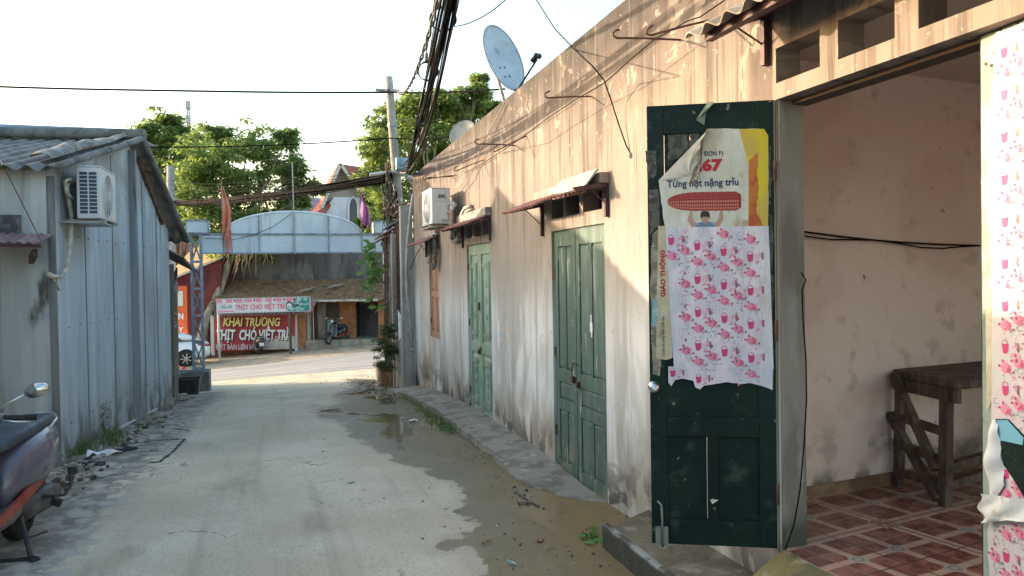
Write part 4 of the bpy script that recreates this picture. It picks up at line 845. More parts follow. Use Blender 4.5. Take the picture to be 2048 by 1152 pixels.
# ------------------------------------------------------------------ satellite dishes
def dish(name, label, c, n, R, up, foot, m, arm=True, holes=True):
    t = thing(name, label, 'satellite dish', foot); n = Vector(n).normalized(); up = (Vector(up)-n*Vector(up).dot(n)).normalized(); sd = up.cross(n)
    c = Vector(c); xf = frame(c, sd, up, n); b = MB(xf); K = 36; vs = []; rings = 8
    for i in range(1, rings+1):
        r = i/rings
        for j in range(K): a = 2*math.pi*j/K; vs.append((R*.93*r*math.cos(a), R*r*math.sin(a), .16*R*(r*r-1)))
    vs.append((0,0,-.16*R)); fs = [((i)*K+j, (i)*K+(j+1)%K, (i+1)*K+(j+1)%K, (i+1)*K+j) for i in range(rings-1) for j in range(K)]+[(len(vs)-1, (j+1)%K, j) for j in range(K)]
    b.add(vs, fs); b.build('reflector', m, t, smooth=True, solid=.006)
    b = MB(xf); b.tube([(R*.93*math.cos(a), R*math.sin(a), .002) for a in np.linspace(0, 2*math.pi, 37)], .007, 5, cap=False); b.build('rim', mat('dish_rim', (.3,.32,.33), .5), t, smooth=True)
    if holes:
        b = MB(xf)
        for x, y in ((-.10,-.16),(.06,-.14),(-.06,-.34),(.10,-.32)): b.lathe((x*R*1.6, y*R*1.6, -.16*R+.16*R*((x*1.6)**2+(y*1.6)**2)+.004), (0,0,1), [(0,.012),(.006,.012)], 8)
        b.build('bolt', BLACKP, t)
    b = MB(); bk = c-n*(.19*R); b.tube([bk, bk-n*.08, Vector(foot)+Vector((0,0,.28)), Vector(foot)], .018, 8); b.bar(Vector(foot)-Vector((.10,0,-.02)), Vector(foot)+Vector((.10,0,.02)), .12, .02); b.build('mount', DULLSTEEL, t, smooth=False)
    if arm:
        b = MB(xf); b.tube([(0,-R,0),(0,-R*1.02,.05),(.0,-R*.50,R*1.02)], .012, 6); b.tube([(0,-R,0),(-.15*R,-R*.75,-.05)], .008, 5); b.build('feed_arm', BLACKP, t)
        b = MB(xf); q = Vector((0,-R*.50,R*1.02)); b.tube([q+Vector((0,.05,.03)), q+Vector((0,-.0,-.06))], [.022,.035], 10); b.ball(q+Vector((.03,.03,.02)), .032, 10); b.ball(q+Vector((-.03,.03,.02)), .032, 10); b.build('receiver', BLACKP, t, smooth=True)
    return t
DISHM = mat('dish_grey', (.34,.40,.46), .55, [dict(c=(.42,.48,.53), s=3), dict(c=(.24,.27,.29), s=7, lo=.6, hi=.74)])
dc = atY(1008, 116, 8.25)
tocam = (CAM-dc).normalized(); rt = _r
dish('satellite_dish', 'large grey satellite dish standing on the house roof behind the parapet', dc, rt*.66+Vector((0,0,1))*.36+tocam*.50, .385, Vector((0,0,1))*1.0-rt*.25, (2.70,8.42,3.33), DISHM)
dc2 = atY(926, 268, 12.3); dish('satellite_dish', 'small beige satellite dish half hidden by the parapet beyond the big dish', dc2, (CAM-dc2).normalized()*.8-_r*.35+Vector((0,0,.45)), .25, (0,0,1), (dc2.x+.1,12.4,3.1), mat('dish_beige', (.40,.38,.33), .6, [dict(c=(.3,.28,.24), s=5)]), arm=False, holes=False)

# ------------------------------------------------------------------ utility poles and cables
def sagline(p, q, sag, n=14, jit=0, seed=0):
    r = random.Random(seed); p, q = Vector(p), Vector(q); ph = [r.uniform(0, 6.3) for _ in range(3)]
    out = []
    for i in range(n+1):
        t = i/n; v = p.lerp(q, t); v.z -= sag*4*t*(1-t)
        if jit: k = math.sin(math.pi*t)**.5; v += Vector((math.sin(7*t+ph[0]), math.sin(5*t+ph[1]), math.sin(9*t+ph[2])))*jit*k
        out.append(v)
    return out
PB, PT_ = Vector((2.93,16.0,-.6)), atY(777,154,16.0)
pole = thing('utility_pole', 'leaning grey concrete utility pole tangled with cables beside the plastered house', 'utility pole', PB)
b = MB(); b.tube([PB.lerp(PT_, i/8) for i in range(9)], [.115-.004*i for i in range(9)], 14); b.build('post', POLEC, pole, smooth=True)
b = MB(); sd_ = Vector((-.16,-.06,0)); b.tube([PB+sd_*-1+Vector((.05,0,0)), PB.lerp(PT_, .52)-sd_], .05, 10); b.build('pipe', POLEC, pole, smooth=True)
pz = lambda z: PB.lerp(PT_, (z-PB.z)/(PT_.z-PB.z))
for z in (4.9, 3.35, 2.95): c = pz(z); b = MB(); b.lathe((c.x,c.y,c.z-.03), (0,0,1), [(0,.105),(.06,.105)], 14); b.build('clamp', DULLSTEEL, pole)
c = pz(5.62); b = MB(); b.lathe((c.x,c.y,c.z-.03), (0,0,1), [(0,.105),(.06,.105)], 14); b.bar(c+Vector((-.30,-.02,0)), c+Vector((.2,-.02,0)), .04, .05); b.bar(c+Vector((-.05,-.25,0)), c+Vector((.0,.1,0)), .04, .05); b.build('clamp', DULLSTEEL, pole)
b = MB(); c = pz(4.15); b.box(c.x-.02,c.x+.22,c.y-.28,c.y-.12,c.z-.2,c.z+.05); b.build('junction_box', mat('box_blue', (.16,.30,.38), .6, [dict(c=(.4,.45,.45), s=16)]), pole, bevel=.01)
b = MB(); c = pz(3.3); b.tube([c+Vector((-.6,-.1,.55)), c+Vector((-.1,-.14,.62)), c+Vector((.3,-.1,.5))], .035, 8); c = pz(3.0)
b.build('lamp_arm', mat('arm_white', (.5,.52,.5), .6), pole)
# tangle hanging down the pole
b = MB(); r = random.Random(3)
for i in range(26):
    z0 = r.uniform(3.2, 4.2); z1 = r.uniform(1.9, 3.1); c0, c1 = pz(z0), pz(z1); o0 = Vector((r.uniform(-.32,-.02), -.16+r.uniform(-.10,.05), 0)); o1 = Vector((r.uniform(-.46,-.05), -.14+r.uniform(-.1,.1), 0))
    b.tube(sagline(c0+o0, c1+o1, r.uniform(-.05,.1), 8, .06, i), r.uniform(.006,.014), 5, m=i % 3)
for i in range(8):
    c = pz(r.uniform(2.35, 4.0)); R = r.uniform(.10,.22); a0 = r.uniform(0, 6)
    b.tube([c+Vector((-.22+R*.6*math.cos(a+a0), -.18+.04*math.sin(3*a), -R*1.4+R*1.4*math.sin(a+a0))) for a in np.linspace(0, 6.2, 16)], .008, 5, m=i % 3)
tag(b.build('cable_tangle', [CABLE, CABLEG, mat('cable_brown', (.12,.085,.06), .8)], smooth=True), 'thick tangle of loose cables and loops hanging down the concrete pole', 'cable')
# overhead bundle towards the camera
b = MB(); r = random.Random(8)
near = atY(884, -30, 5.6); mid_ = pz(3.95)+Vector((.10,-.2,0))
for i in range(15):
    o0 = Vector((r.gauss(0,.045), 0, r.gauss(0,.06))); o1 = Vector((r.gauss(0,.035), r.gauss(0,.05), r.gauss(0,.04)))
    pts = sagline(near+o1+(near-mid_)*.25, mid_+o0, .52+r.gauss(0,.02), 26, .034, i); b.tube(pts, r.choice((.005,.007,.009,.013)), 5, m=0 if i % 5 else 1)
tag(b.build('cable_bundle', [CABLE, CABLEG], smooth=True), 'thick bundle of black cables sweeping overhead from the concrete pole', 'cable bundle')
b = MB(); n2_ = atY(866, -20, 6.2); c = pz(5.62)+Vector((.12,-.12,0))
pts = sagline(n2_+(n2_-c)*.2, c, .42, 60)
for s in (0, math.pi):
    b.tube([p+Vector((.014*math.cos(i*1.2+s), 0, .014*math.sin(i*1.2+s))) for i, p in enumerate(pts)], .011, 6)
tag(b.build('twisted_cable', mat('cable_twist', (.06,.055,.05), .7), smooth=True), 'twisted pair power cable curving up from the top of the concrete pole', 'cable')
def coil(label, px, py, Y, R, grp):
    c = atY(px, py, Y); b = MB()
    for k in range(3): b.tube([c+_r*((R+.006*k)*math.cos(a))+_u*((R*1.03-.006*k)*math.sin(a))+_f*(.01*math.sin(3*a+k)) for a in np.linspace(0, 6.28, 26)], .0055, 5)
    tag(b.build('cable_coil', CABLE, smooth=True), label, 'cable coil', grp)
coil('upper round coil of spare cable tied to the overhead bundle', 886, 38, 7.3, .118, 'cable coils on the bundle')
coil('lower round coil of spare cable tied to the overhead bundle near the pole', 856, 142, 9.3, .118, 'cable coils on the bundle')
b = MB(); b.tube(sagline(atY(884,-60,6.4), atY(838,215,13.2), .1, 16), .007, 5); b.tube(sagline(atY(872,-20,6.6), atY(850,118,9.5), .03, 10), .008, 5)
q = atY(853,116,9.4); b.tube([q+Vector((0,0,.06)), q-Vector((0,0,.06))], .022, 8); q = atY(890,8,6.4); b.tube([q+Vector((0,0,.05)), q-Vector((0,0,.05))], .022, 8)
tag(b.build('spliced_cable', CABLEG, smooth=True), 'thin grey cable with two splice sleeves beside the overhead bundle', 'cable')
def wire(name, label, pts3, rad, m=CABLE):
    b = MB(); b.tube(pts3, rad, 6); return tag(b.build(name, m, smooth=True), label, 'cable')
L0 = atY(-260,163,16.5); c = pz(5.56)+Vector((-.1,-.1,0))
wire('overhead_cable', 'highest black cable crossing the open sky to the top of the leaning pole', sagline(L0, c, .06, 30, .006), .020)
wire('overhead_cable', 'black cable running from the pole top to the roof behind the big dish', sagline(c, atY(1010,178,13.4), .03, 16), .018)
wire('overhead_cable', 'single black cable crossing low in front of the tree tops', sagline(atY(120,290,17), pz(4.62)+Vector((-.1,-.08,0)), .10, 26)+sagline(pz(4.62)+Vector((.1,-.08,0)), atY(960,262,14), .05, 8), .013)
b = MB(); r = random.Random(5)
pa = Vector((-2.53,24.0,3.95)); pb = pz(3.80)+Vector((-.12,-.1,0))
for i in range(44):
    o0 = Vector((0, r.uniform(-.06,.06), r.gauss(0,.035))); o1 = Vector((0, r.uniform(-.1,.1), r.gauss(.02,.06)))
    pts = sagline(pa+o0, pb+o1, .09+abs(r.gauss(0,.03)), 22, .022, i+50); b.tube(pts, r.choice((.007,.009,.012,.018)), 4)
for i in range(4):
    pts = sagline(pa+Vector((0,0,.25+.14*i)), pb+Vector((0,0,.10+.06*i)), .14+.03*i, 22, .04, i+90); b.tube(pts, .007, 4)
for t in (.18,.42,.63): 
    p = pa.lerp(pb, t)-Vector((0,0,.10*4*t*(1-t))); b.tube([p+Vector((.10*math.cos(a),-.03,.15*math.sin(a))) for a in np.linspace(0,6.28,16)], .010, 5)
tag(b.build('cable_bundle', CABLE, smooth=True), 'broad bundle of black cables strung above the blue gate between two poles', 'cable bundle')
p2 = thing('utility_pole', 'distant grey concrete pole rising behind the cement shed roof', 'utility pole', (-2.62,24.0,-1.2))
b = MB(); b.tube([(-2.62,24.0,-1.4),(-2.52,24.0,5.02)], [.14,.105], 12); b.build('post', POLEC, p2, smooth=True)
b = MB(); b.bar((-2.75,23.85,4.0),(-2.25,23.85,4.05),.06,.05); b.lathe((-2.53,24,3.9),(0,0,1),[(0,.13),(.08,.13)],12); b.build('clamp', DULLSTEEL, p2)
# wires along the plastered wall
xo = lambda X: (lambda px, py: atX(px, py, X))
w_ = xo(XW-.03)
wire('wall_wire', 'thin black wire dropping from the sky into a hole in the plastered wall', [atY(1060,-20,6.6), atY(1078,8,6.3), atY(1110,58,6.0), atY(1150,100,5.8)]+[atX(px,py,X) for px,py,X in [(1185,132,2.0),(1208,160,2.25),(1222,200,2.36),(1238,250,2.41),(1252,290,2.43),(1262,308,2.455)]], .005)
wire('wall_wire', 'thin wire strung from hook to hook along the top of the plastered wall', [atX(px,py,XW-.22) for px,py in [(1450,0),(1400,34),(1375,42),(1340,62),(1310,78),(1260,120),(1210,165),(1150,200),(1090,240),(1040,278)]]+[w_(px,py) for px,py in [(1000,305),(960,330),(930,345)]], .0035)
wire('wall_wire', 'pale wire hanging from the dish down to the air conditioner', [atX(px,py,X) for px,py,X in [(1010,205,2.42),(985,250,2.40),(965,290,2.37),(950,330,2.38),(938,360,2.39),(922,382,2.40),(905,394,2.38),(895,390,2.33),(889,372,2.30)]], .006, mat('wire_pale', (.36,.32,.25), .7))
wire('overhead_cable', 'thin black wire sloping up through the sky from the overhead bundle', sagline(atY(908,53,7.2), atY(1015,-4,6.2), .05, 10), .005)
wire('wall_wire', 'short wire looping below the small awning over the shutter', [atX(px,py,2.40) for px,py in [(845,490),(835,505),(828,520),(822,535)]]+[atY(800,560,13.3)], .006)
# coil of cable hung above the salmon shutter
b = MB(); r = random.Random(12)
c = atX(869, 505, XW-.05)
for i in range(16):
    ry = r.uniform(.12,.20); rz = r.uniform(.17,.27); cy = c.y+r.gauss(0,.03); cz = c.z+r.gauss(0,.02)
    b.tube([(XW-.05-r.uniform(0,.05)+.012*math.sin(2*a), cy+ry*math.cos(a), cz+rz*math.sin(a)) for a in np.linspace(0, 6.28, 20)], .007, 5, m=i % 2)
b.tube([(XW-.04,c.y,c.z+.22),(XW-.04,c.y,c.z+.40)], .008, 5)
tag(b.build('cable_coil', [CABLEG, mat('cable_olive', (.16,.145,.11), .8)], smooth=True), 'hanging coil of old grey cable above the salmon window shutter', 'cable coil')

# ------------------------------------------------------------------ left cement shed
shed = thing('cement_shed', 'blue-grey cement shed with corrugated gable roof carrying the slotted air conditioner', 'shed', (SA.x-1, 10.4, 0))
SL = (SB-SA).length; PK = 2.60
def sp(s, z, off=0): q = SA+SD*s+SN*off; return Vector((q.x, q.y, z))
ztop = lambda s: 2.79+(3.46-2.79)*s/PK if s < PK else 3.46+(2.50-3.46)*(s-PK)/(SL-PK)
WR = -SN*4.2+Vector((0,0,0))
b = MB()
def swall(u, v):
    s = SL*u; z0 = -.5; z1 = ztop(s); return sp(s, z0+(z1-z0)*v, .0022*math.sin(2*math.pi*s/.177)+.005*math.sin(2*math.pi*s/.9+v))
NU = 200
b.grid(swall, NU, 6); b.build('wall', SHEDWALL, shed, smooth=True)
b = MB(); q = sp(0,0)-SN*4.6
b.grid(lambda u, v: Vector((SA.x+(q.x-SA.x)*u, SA.y+(q.y-SA.y)*u, -.5+3.29*v)), 8, 6)
b.build('end_wall', SHEDNEAR, shed)
b = MB(); e_ = sp(SL,0)-SN*4.6; b.quad(sp(SL,-.5), Vector((e_.x,e_.y,-.5)), Vector((e_.x,e_.y,2.5)), sp(SL,2.5)); b.build('far_wall', SHEDWALL, shed)
b = MB(); b.bar(sp(PK-.02,-.4,.022), sp(PK-.02,3.40,.022), .13, .05, up=SD); b.build('post', mat('post_blue', (.17,.195,.215), .85, [dict(c=(.25,.28,.30), s=(6,6,.6)), dict(c=(.10,.11,.12), s=(8,8,.8), lo=.58, hi=.7)], bump=(.3, 20)), shed)
b = MB(); b.bar(sp(PK+.09,-.3,.012), sp(PK+.09,3.36,.012), .05, .03, up=SD); b.build('batten', SHEDWALL, shed)
for s_ in (.95,1.85,3.1,3.75):
    b = MB(); b.bar(sp(s_,-.3,.010), sp(s_,ztop(s_)-.05,.010), .012, .006, up=SD); b.build('sheet_seam', mat('seam_blue', (.18,.21,.23), .9), shed)
b = MB()
for s_ in np.arange(.15,4.4,.30):
    for z_ in (.35,1.3,2.2):
        if z_ < ztop(s_)-.15: c = sp(s_,z_+.01*math.sin(9*s_),.011); b.ball(c, .007, 6)
b.build('nail_heads', RUST, shed)
b = MB(); b.bar(sp(.02,-.4,.012), sp(.02,2.74,.012), .10, .03, up=SD); b.build('corner_strip', mat('strip_dark', (.115,.125,.125), .9, [dict(c=(.2,.21,.2), s=(6,6,.7))]), shed)
# roof: near slope faces the camera
oh = .14
def slope(name, s0, z0, s1, z1, m=FIBRE, nw=26, out=oh):
    b = MB(); a0, a1 = sp(s0, z0, out), sp(s0, z0, out)-SN*4.7; d = sp(s1, z1, out)-sp(s0, z0, out)
    corr(b, a0, a1, d, nw, .026, seg=10, rows=8, sagf=lambda u, v: .012*math.sin(5*v+9*u)*.4 + .006*((int(v*2.999)) % 2))
    return b.build(name, m, shed, solid=.007)
slope('roof_sheet', PK+.02, 3.50, -.20, 2.79); slope('roof_sheet', PK-.02, 3.54, SL+.50, 2.34)
b = MB(); b.tube([sp(-.20+(PK+.2)*t, 2.80+.75*t+.02*math.sin(9*t), oh+.03) for t in np.linspace(0,1,4)], [.036]*4, 12); b.tube([sp(PK+(SL+.5-PK)*t, 3.56-1.2*t, oh+.03) for t in np.linspace(0,1,5)], .036, 12)
for s_ in (.62,1.25,1.9): z_ = 2.80+.75*(s_+.2)/(PK+.2); b.tube([sp(s_-.03, z_-.008, oh+.03), sp(s_+.03, z_+.010, oh+.03)], .041, 12)
b.build('verge_roll', FIBRE, shed, smooth=True)
b = MB(); rr = random.Random(4)
def cap_(u, v): s_ = .05+(PK+.15)*u; a = math.pi*v; return sp(s_, 2.85+.735*(s_+.2)/(PK+.2)+(.045+.03*math.sin(6*u)+.012*math.sin(31*u))*math.sin(a), -.06-.12*math.cos(a)*(.8+.2*math.sin(13*u)))
b.grid(cap_, 40, 8); b.build('mortar_cap', mat('mortar_dark', (.15,.15,.14), .95, [dict(c=(.25,.25,.235), s=9), dict(c=(.07,.07,.065), s=12, lo=.58, hi=.7)], bump=(.8, 24, .02)), shed, smooth=True)
b = MB(); b.tube([sp(PK,3.60,.2), sp(PK,3.60,-4.6)], .07, 10); b.build('ridge_roll', FIBRE, shed, smooth=True)
b = MB(); b.bar(sp(PK+.55,3.26,-.1), sp(PK+.55,3.26,.13), .06, .09); b.build('rafter', OLDWOOD, shed); b = MB(); b.bar(sp(SL+.05,2.44,-.1), sp(SL+.05,2.44,.13), .07, .09); b.build('rafter', OLDWOOD, shed); b = MB(); b.bar(sp(SL-.4,2.58,.02), sp(PK+.3,3.36,.02), .05,.06); b.build('rafter', OLDWOOD, shed)
b = MB(); b.tube([atPlane(px,py,SA+SN*.02,SN)+Vector((0,0,0)) for px,py in [(240,857),(275,838),(312,819)]], .022, 8); b.build('base_pipe', PVC, shed, smooth=True)
# small awning on the near end wall, with its wire
EN = SN.cross(Vector((0,0,1))); EN = -SD   # outward from the end wall
def ep(px, py, off): return atPlane(px, py, SA+EN*off, SD)
a0, a1 = ep(82,486,.42), ep(-160,480,.42)
b = MB(); corr(b, a0, a1, Vector((0,.40,.10)), 12, .010); b.build('awning', mat('awning_pinkish', (.20,.12,.14), .6, [dict(c=(.30,.2,.21), s=6), dict(c=(.10,.06,.06), s=14, lo=.58, hi=.7)]), shed, solid=.003)
b = MB(); b.bar(ep(82,492,.40), ep(-160,488,.40), .03, .03); b.bar(ep(70,505,.30), ep(62,520,.02), .04,.07); b.tube([ep(82,482,.42), ep(0,318,.10)], .005, 5); b.build('awning_frame', MAROON, shed)
b = MB(); x0 = ep(42,430,0); x1 = ep(-200,428,0); b.box(x1.x, x0.x, min(x0.y,x1.y)-.02, max(x0.y,x1.y)+.01, ep(0,470,0).z, x0.z); b.build('vent_opening_shade', mat('vent_dark', (.05,.055,.055), .9, [dict(c=(.12,.13,.13), s=9)]), shed)  # dark box standing in for the shade inside the opening
# low neighbouring house just outside the left edge (keeps the lower wall in shade)
nb = thing('neighbour_house', 'low rendered house with flat roof next to the cement shed', 'house', (-4.4, 2.0, 0))
b = MB(); b.box(-6.5,-2.45,-6,7.3,-.3,2.62); b.build('wall', SHEDNEAR, nb)
b = MB(); b.box(-6.6,-2.33,-6.1,7.4,2.63,2.78); b.build('roof', CONC, nb)
b = MB(); b.box(-2.45,-2.42,2.2,3.2,0,2.1); b.build('door', PAINTGREEN, nb)
# house with a blue metal roof behind the shed
bh = thing('house', 'house with a pale blue metal roof just behind the cement shed', 'house', (-6.5, 17, -.3))
q0 = atY(262,244,15.5)
b = MB(); b.box(-12, q0.x-.25, 15.7, 21, -.8, q0.z-.42); b.build('wall', SHEDNEAR, bh)
BLUEROOF = mat('blue_metal', (.20,.30,.45), .4, [dict(c=(.30,.42,.56), s=(4,1,1))])
b = MB(); corr(b, (q0.x,15.3,q0.z-.20),(-12.5,15.3,q0.z-.20),(0,4,.36), 60, .018, seg=6, rows=2); b.build('roof', BLUEROOF, bh, solid=.004)
b = MB(); b.box(-12.5,q0.x,15.26,15.30,q0.z-.36,q0.z-.17); b.build('fascia', BLUEROOF, bh)

# ------------------------------------------------------------------ village gate
gt = thing('village_gate', 'pale blue sheet-metal arch gate spanning the end of the alley on lattice pillars', 'gate', (.6, 17.5, -.63))
def lattice(x0, x1, y0, y1, z0, z1):
    b = MB(); w = .045
    for x in (x0, x1):
        for y in (y0, y1): b.bar((x,y,z0),(x,y,z1),w,w,up=(0,1,0))
    zz = np.linspace(z0+.06, z1-.02, 6)
    for za, zb in zip(zz, zz[1:]):
        for y in (y0, y1): b.bar((x0,y,za),(x1,y,za),.03,.05); b.bar((x0,y,za),(x1,y,zb),.018); b.bar((x1,y,za),(x0,y,zb),.018)
        for x in (x0, x1): b.bar((x,y0,za),(x,y1,za),.03,.05); b.bar((x,y0,za),(x,y1,zb),.018); b.bar((x,y1,za),(x,y0,zb),.018)
    for y in (y0, y1): b.bar((x0,y,zz[-1]),(x1,y,zz[-1]),.03,.05)
    return b
for x0, x1 in ((-1.475,-1.285),(2.62,2.81)):
    lattice(x0, x1, 17.46, 17.66, -.22, 2.72).build('pillar', GATESTEEL, gt)
b = MB(); b.box(-1.95,-1.165,17.36,17.95,-.75,-.20); b.build('base_block', mat('base_concrete', (.17,.17,.165), .9, [dict(c=(.11,.11,.11), s=4), dict(c=(.26,.26,.25), s=7, lo=.58, hi=.7)], bump=(.3, 25)), gt, bevel=.02)
b = MB(); b.box(2.4,3.1,17.36,17.95,-.75,-.20); b.build('base_block', bpy.data.materials['base_concrete'], gt, bevel=.02)
b = MB(); b.box(-1.26,2.60,17.50,17.62,2.30,2.715); b.build('beam_panel', GATEBLUE, gt)
b = MB(); cx = .637; hw = 1.47; ht = .47
arc = [(cx-hw+2*hw*i/28, 2.722+ht*math.sqrt(max(0, 1-((i/14-1)**2)))**1.15) for i in range(29)]
b.prism([(x,17.52,z) for x, z in arc], (0,.08,0)); b.build('arch_panel', GATEBLUE, gt)
b = MB(); b.tube([(x,17.54,z+.012) for x, z in arc], .032, 8); b.build('arch_tube', GATEBLUE, gt, smooth=True)
b = MB()
for x in (-.83,-.10,.637,1.37,2.10):
    top = 2.722+ht*math.sqrt(max(0, 1-((x-cx)/hw)**2))**1.15
    b.bar((x,17.485,2.30),(x,17.485,top),.028,.03,up=(0,1,0))
b.bar((-1.26,17.482,2.717),(2.6,17.482,2.717),.03,.035); b.bar((-1.26,17.482,2.305),(2.6,17.482,2.305),.025,.03); b.build('rib', GATESTEEL, gt)
for x0, x1 in ((-1.57,-1.11),(2.36,2.90)):
    b = MB(); b.box(x0,x1,17.42,17.74,2.73,3.0); b.build('cap_box', GATEBLUE, gt, bevel=.01)
    b = MB(); b.bar((x0,17.41,3.0),(x1,17.41,3.0),.03); b.bar((x0,17.41,2.735),(x1,17.41,2.735),.03); b.bar((x0+.01,17.41,2.735),(x0+.01,17.41,3.0),.03,up=(0,1,0)); b.bar((x1-.01,17.41,2.735),(x1-.01,17.41,3.0),.03,up=(0,1,0)); b.build('cap_frame', GATESTEEL, gt)
b = MB(); b.tube([(.637,17.46,2.28),(.62,17.46,4.29)], .014, 6); b.build('antenna_rod', mat('rod_grey', (.4,.42,.4), .6), gt)
b = MB(); b.tube([(-.835,17.47,2.45),(-.85,17.46,3.88)], .014, 6); b.build('flag_pole', mat('flagpole', (.28,.24,.18), .7), gt); b = MB(); b.tube([(2.10,17.47,2.70),(2.075,17.47,3.84)], .014, 6); b.build('flag_pole', bpy.data.materials['flagpole'], gt)
b = MB(); b.tube([(.60,17.46,3.17),(.20,17.44,2.88),(-.2,17.44,2.70),(-.6,17.44,2.60),(-1.2,17.44,2.62)], .006, 5); tag(b.build('gate_wire', CABLE, smooth=True), 'thin dark wire drooping diagonally across the arch gate sheet', 'wire')
def flag(label, x, z0, z1, w, m, seed, drop=.0):
    b = MB(); r = random.Random(seed); ph = [r.uniform(0,6) for _ in range(4)]
    def fn(u, v):
        z = z1+(z0-z1)*v; wd = w*(.25+.75*min(1, v*2.2))*(1-.35*max(0, v-.75)*4*(.5+.5*math.sin(9*u+seed)))
        return Vector((x+wd*u+.02*math.sin(5*v+ph[0])*u, 17.44-.07*math.sin(5*u+3*v+ph[1])*(.3+v)-.04*math.sin(11*u+ph[2]), z-drop*u-.03*math.sin(8*u+ph[3])*v))
    b.grid(fn, 14, 24); return tag(b.build('flag', m, smooth=True), label, 'flag')
flag('faded orange flag hanging limp from a pole on the gate', -.845, 2.78, 3.84, .17, mat('flag_orange', (.60,.20,.12), .8, [dict(c=(.66,.38,.32), s=3, lo=.45, hi=.65)]), 2, .12)
flag('purple flag hanging limp from a pole on the gate', 2.075, 3.03, 3.83, .20, mat('flag_purple', (.36,.10,.33), .8, [dict(c=(.45,.19,.42), s=4)]), 5, .22)
b = MB(); r = random.Random(2)
for i in range(7): x = -.80+.02*i; b.tube([(x,17.45,2.80),(x+r.uniform(-.03,.03),17.43,2.6),(x+r.uniform(-.04,.05),17.43,2.42-r.uniform(0,.22))], .010, 4)
tag(b.build('flag_tatters', bpy.data.materials['flag_orange']), 'orange tatters of cloth hanging below the orange flag on the gate', 'cloth')

# ------------------------------------------------------------------ junk lean-to between shed and gate
lt = thing('lean_to', 'ramshackle lean-to of posts and netting under drooping roof sheets beside the shed', 'lean-to', (-1.7, 14.5, -.3))
r = random.Random(21)
for k, (ya, yb) in enumerate(((13.0,14.3),(14.2,16.2))):
    lo_ = atY(372+4*k, 520+6*k, ya+.4); b = MB()
    corr(b, (lo_.x, ya, lo_.z+.02),(lo_.x+.05, yb, lo_.z-.16),(-1.1,0,.62), 7, .022, rows=5); b.build('roof_sheet', FIBRE, lt, solid=.007)
for x, y, z in ((-1.43,13.2,2.0),(-1.52,14.3,1.9),(-1.61,15.4,1.8),(-1.70,16.4,1.7)):
    b = MB(); b.bar((x,y,-.7),(x+.02,y,z),.07,.07,up=(0,1,0)); b.build('post', bpy.data.materials.get('board_grey') or mat('post_grey', (.17,.15,.13), .9, [dict(c=(.27,.25,.22), s=(5,5,1))]), lt)
b = MB()
for i in range(34): y = 13.05+.1*i; b.tube([(-1.44-.08*(y-13)+.01*math.sin(i),y,float(gz(-1.4,y))),(-1.43-.08*(y-13),y+.01,1.75-.05*i*.3)], .004, 4)
for j in range(30): z = -.35+.07*j; b.tube([(-1.44,13.05,z),(-1.71,16.45,z-.12)], .004, 4)
b.build('wire_netting', mat('netting', (.14,.15,.14), .8), lt)
b = MB()
for i in range(14):
    y = 13.1+r.uniform(0,3.2); z = r.uniform(-.4,1.3); h = r.uniform(.4,1.2); b.bar((-1.49-.08*(y-13),y,z-.3),(-1.47-.08*(y-13),y+r.uniform(-.1,.1),z+h),.10,.02,up=(0,1,0))
b.build('board', mat('board_grey', (.22,.215,.20), .9, [dict(c=(.36,.37,.37), s=(4,4,.7)), dict(c=(.08,.075,.07), s=6, lo=.55, hi=.7)]), lt)
b = MB(); b.quad((-1.57,13.02,-.7),(-1.86,16.5,-.9),(-1.86,16.5,1.9),(-1.57,13.02,2.2)); b.build('backing_sheet', mat('tarp_dark', (.10,.11,.11), .9, [dict(c=(.2,.22,.23), s=5)]), lt, solid=.01)
bag = MB(); p = atY(337,640,13.3); bag.loft([(p+Vector((0,0,.26)),(.02,0,0),(0,.02,0)),(p+Vector((0,0,.14)),(.05,0,0),(0,.05,0)),(p,(.085,0,0),(0,.07,0)),(p-Vector((0,0,.10)),(.09,0,0),(0,.07,0)),(p-Vector((0,0,.17)),(.05,0,0),(0,.05,0))], 12)
tag(bag.build('plastic_bag', mat('bag_blue', (.17,.33,.47), .4, [dict(c=(.4,.52,.6), s=12)]), smooth=True), 'knotted light blue plastic bag hanging on the lean-to netting', 'bag')
for k, (px, py, lab) in enumerate(((330,590,'long white strip of cloth hung on the lean-to netting'),(352,560,'grey rag hanging under the lean-to roof edge'),(349,640,'pale scrap of cloth caught in the lean-to netting'))):
    p = atY(px, py, 13.25+.5*k); b = MB(); hh = (.55,.42,.25)[k]; b.grid(lambda u, v: p+Vector((.03*math.sin(6*v+u*3), .05*(u-.5)+.02*math.sin(9*v), hh*(.5-v))), 4, 10)
    tag(b.build('rag', mat('rag%d' % k, ((.5,.52,.53),(.25,.26,.28),(.5,.42,.38))[k], .9), smooth=True), lab, 'rag')
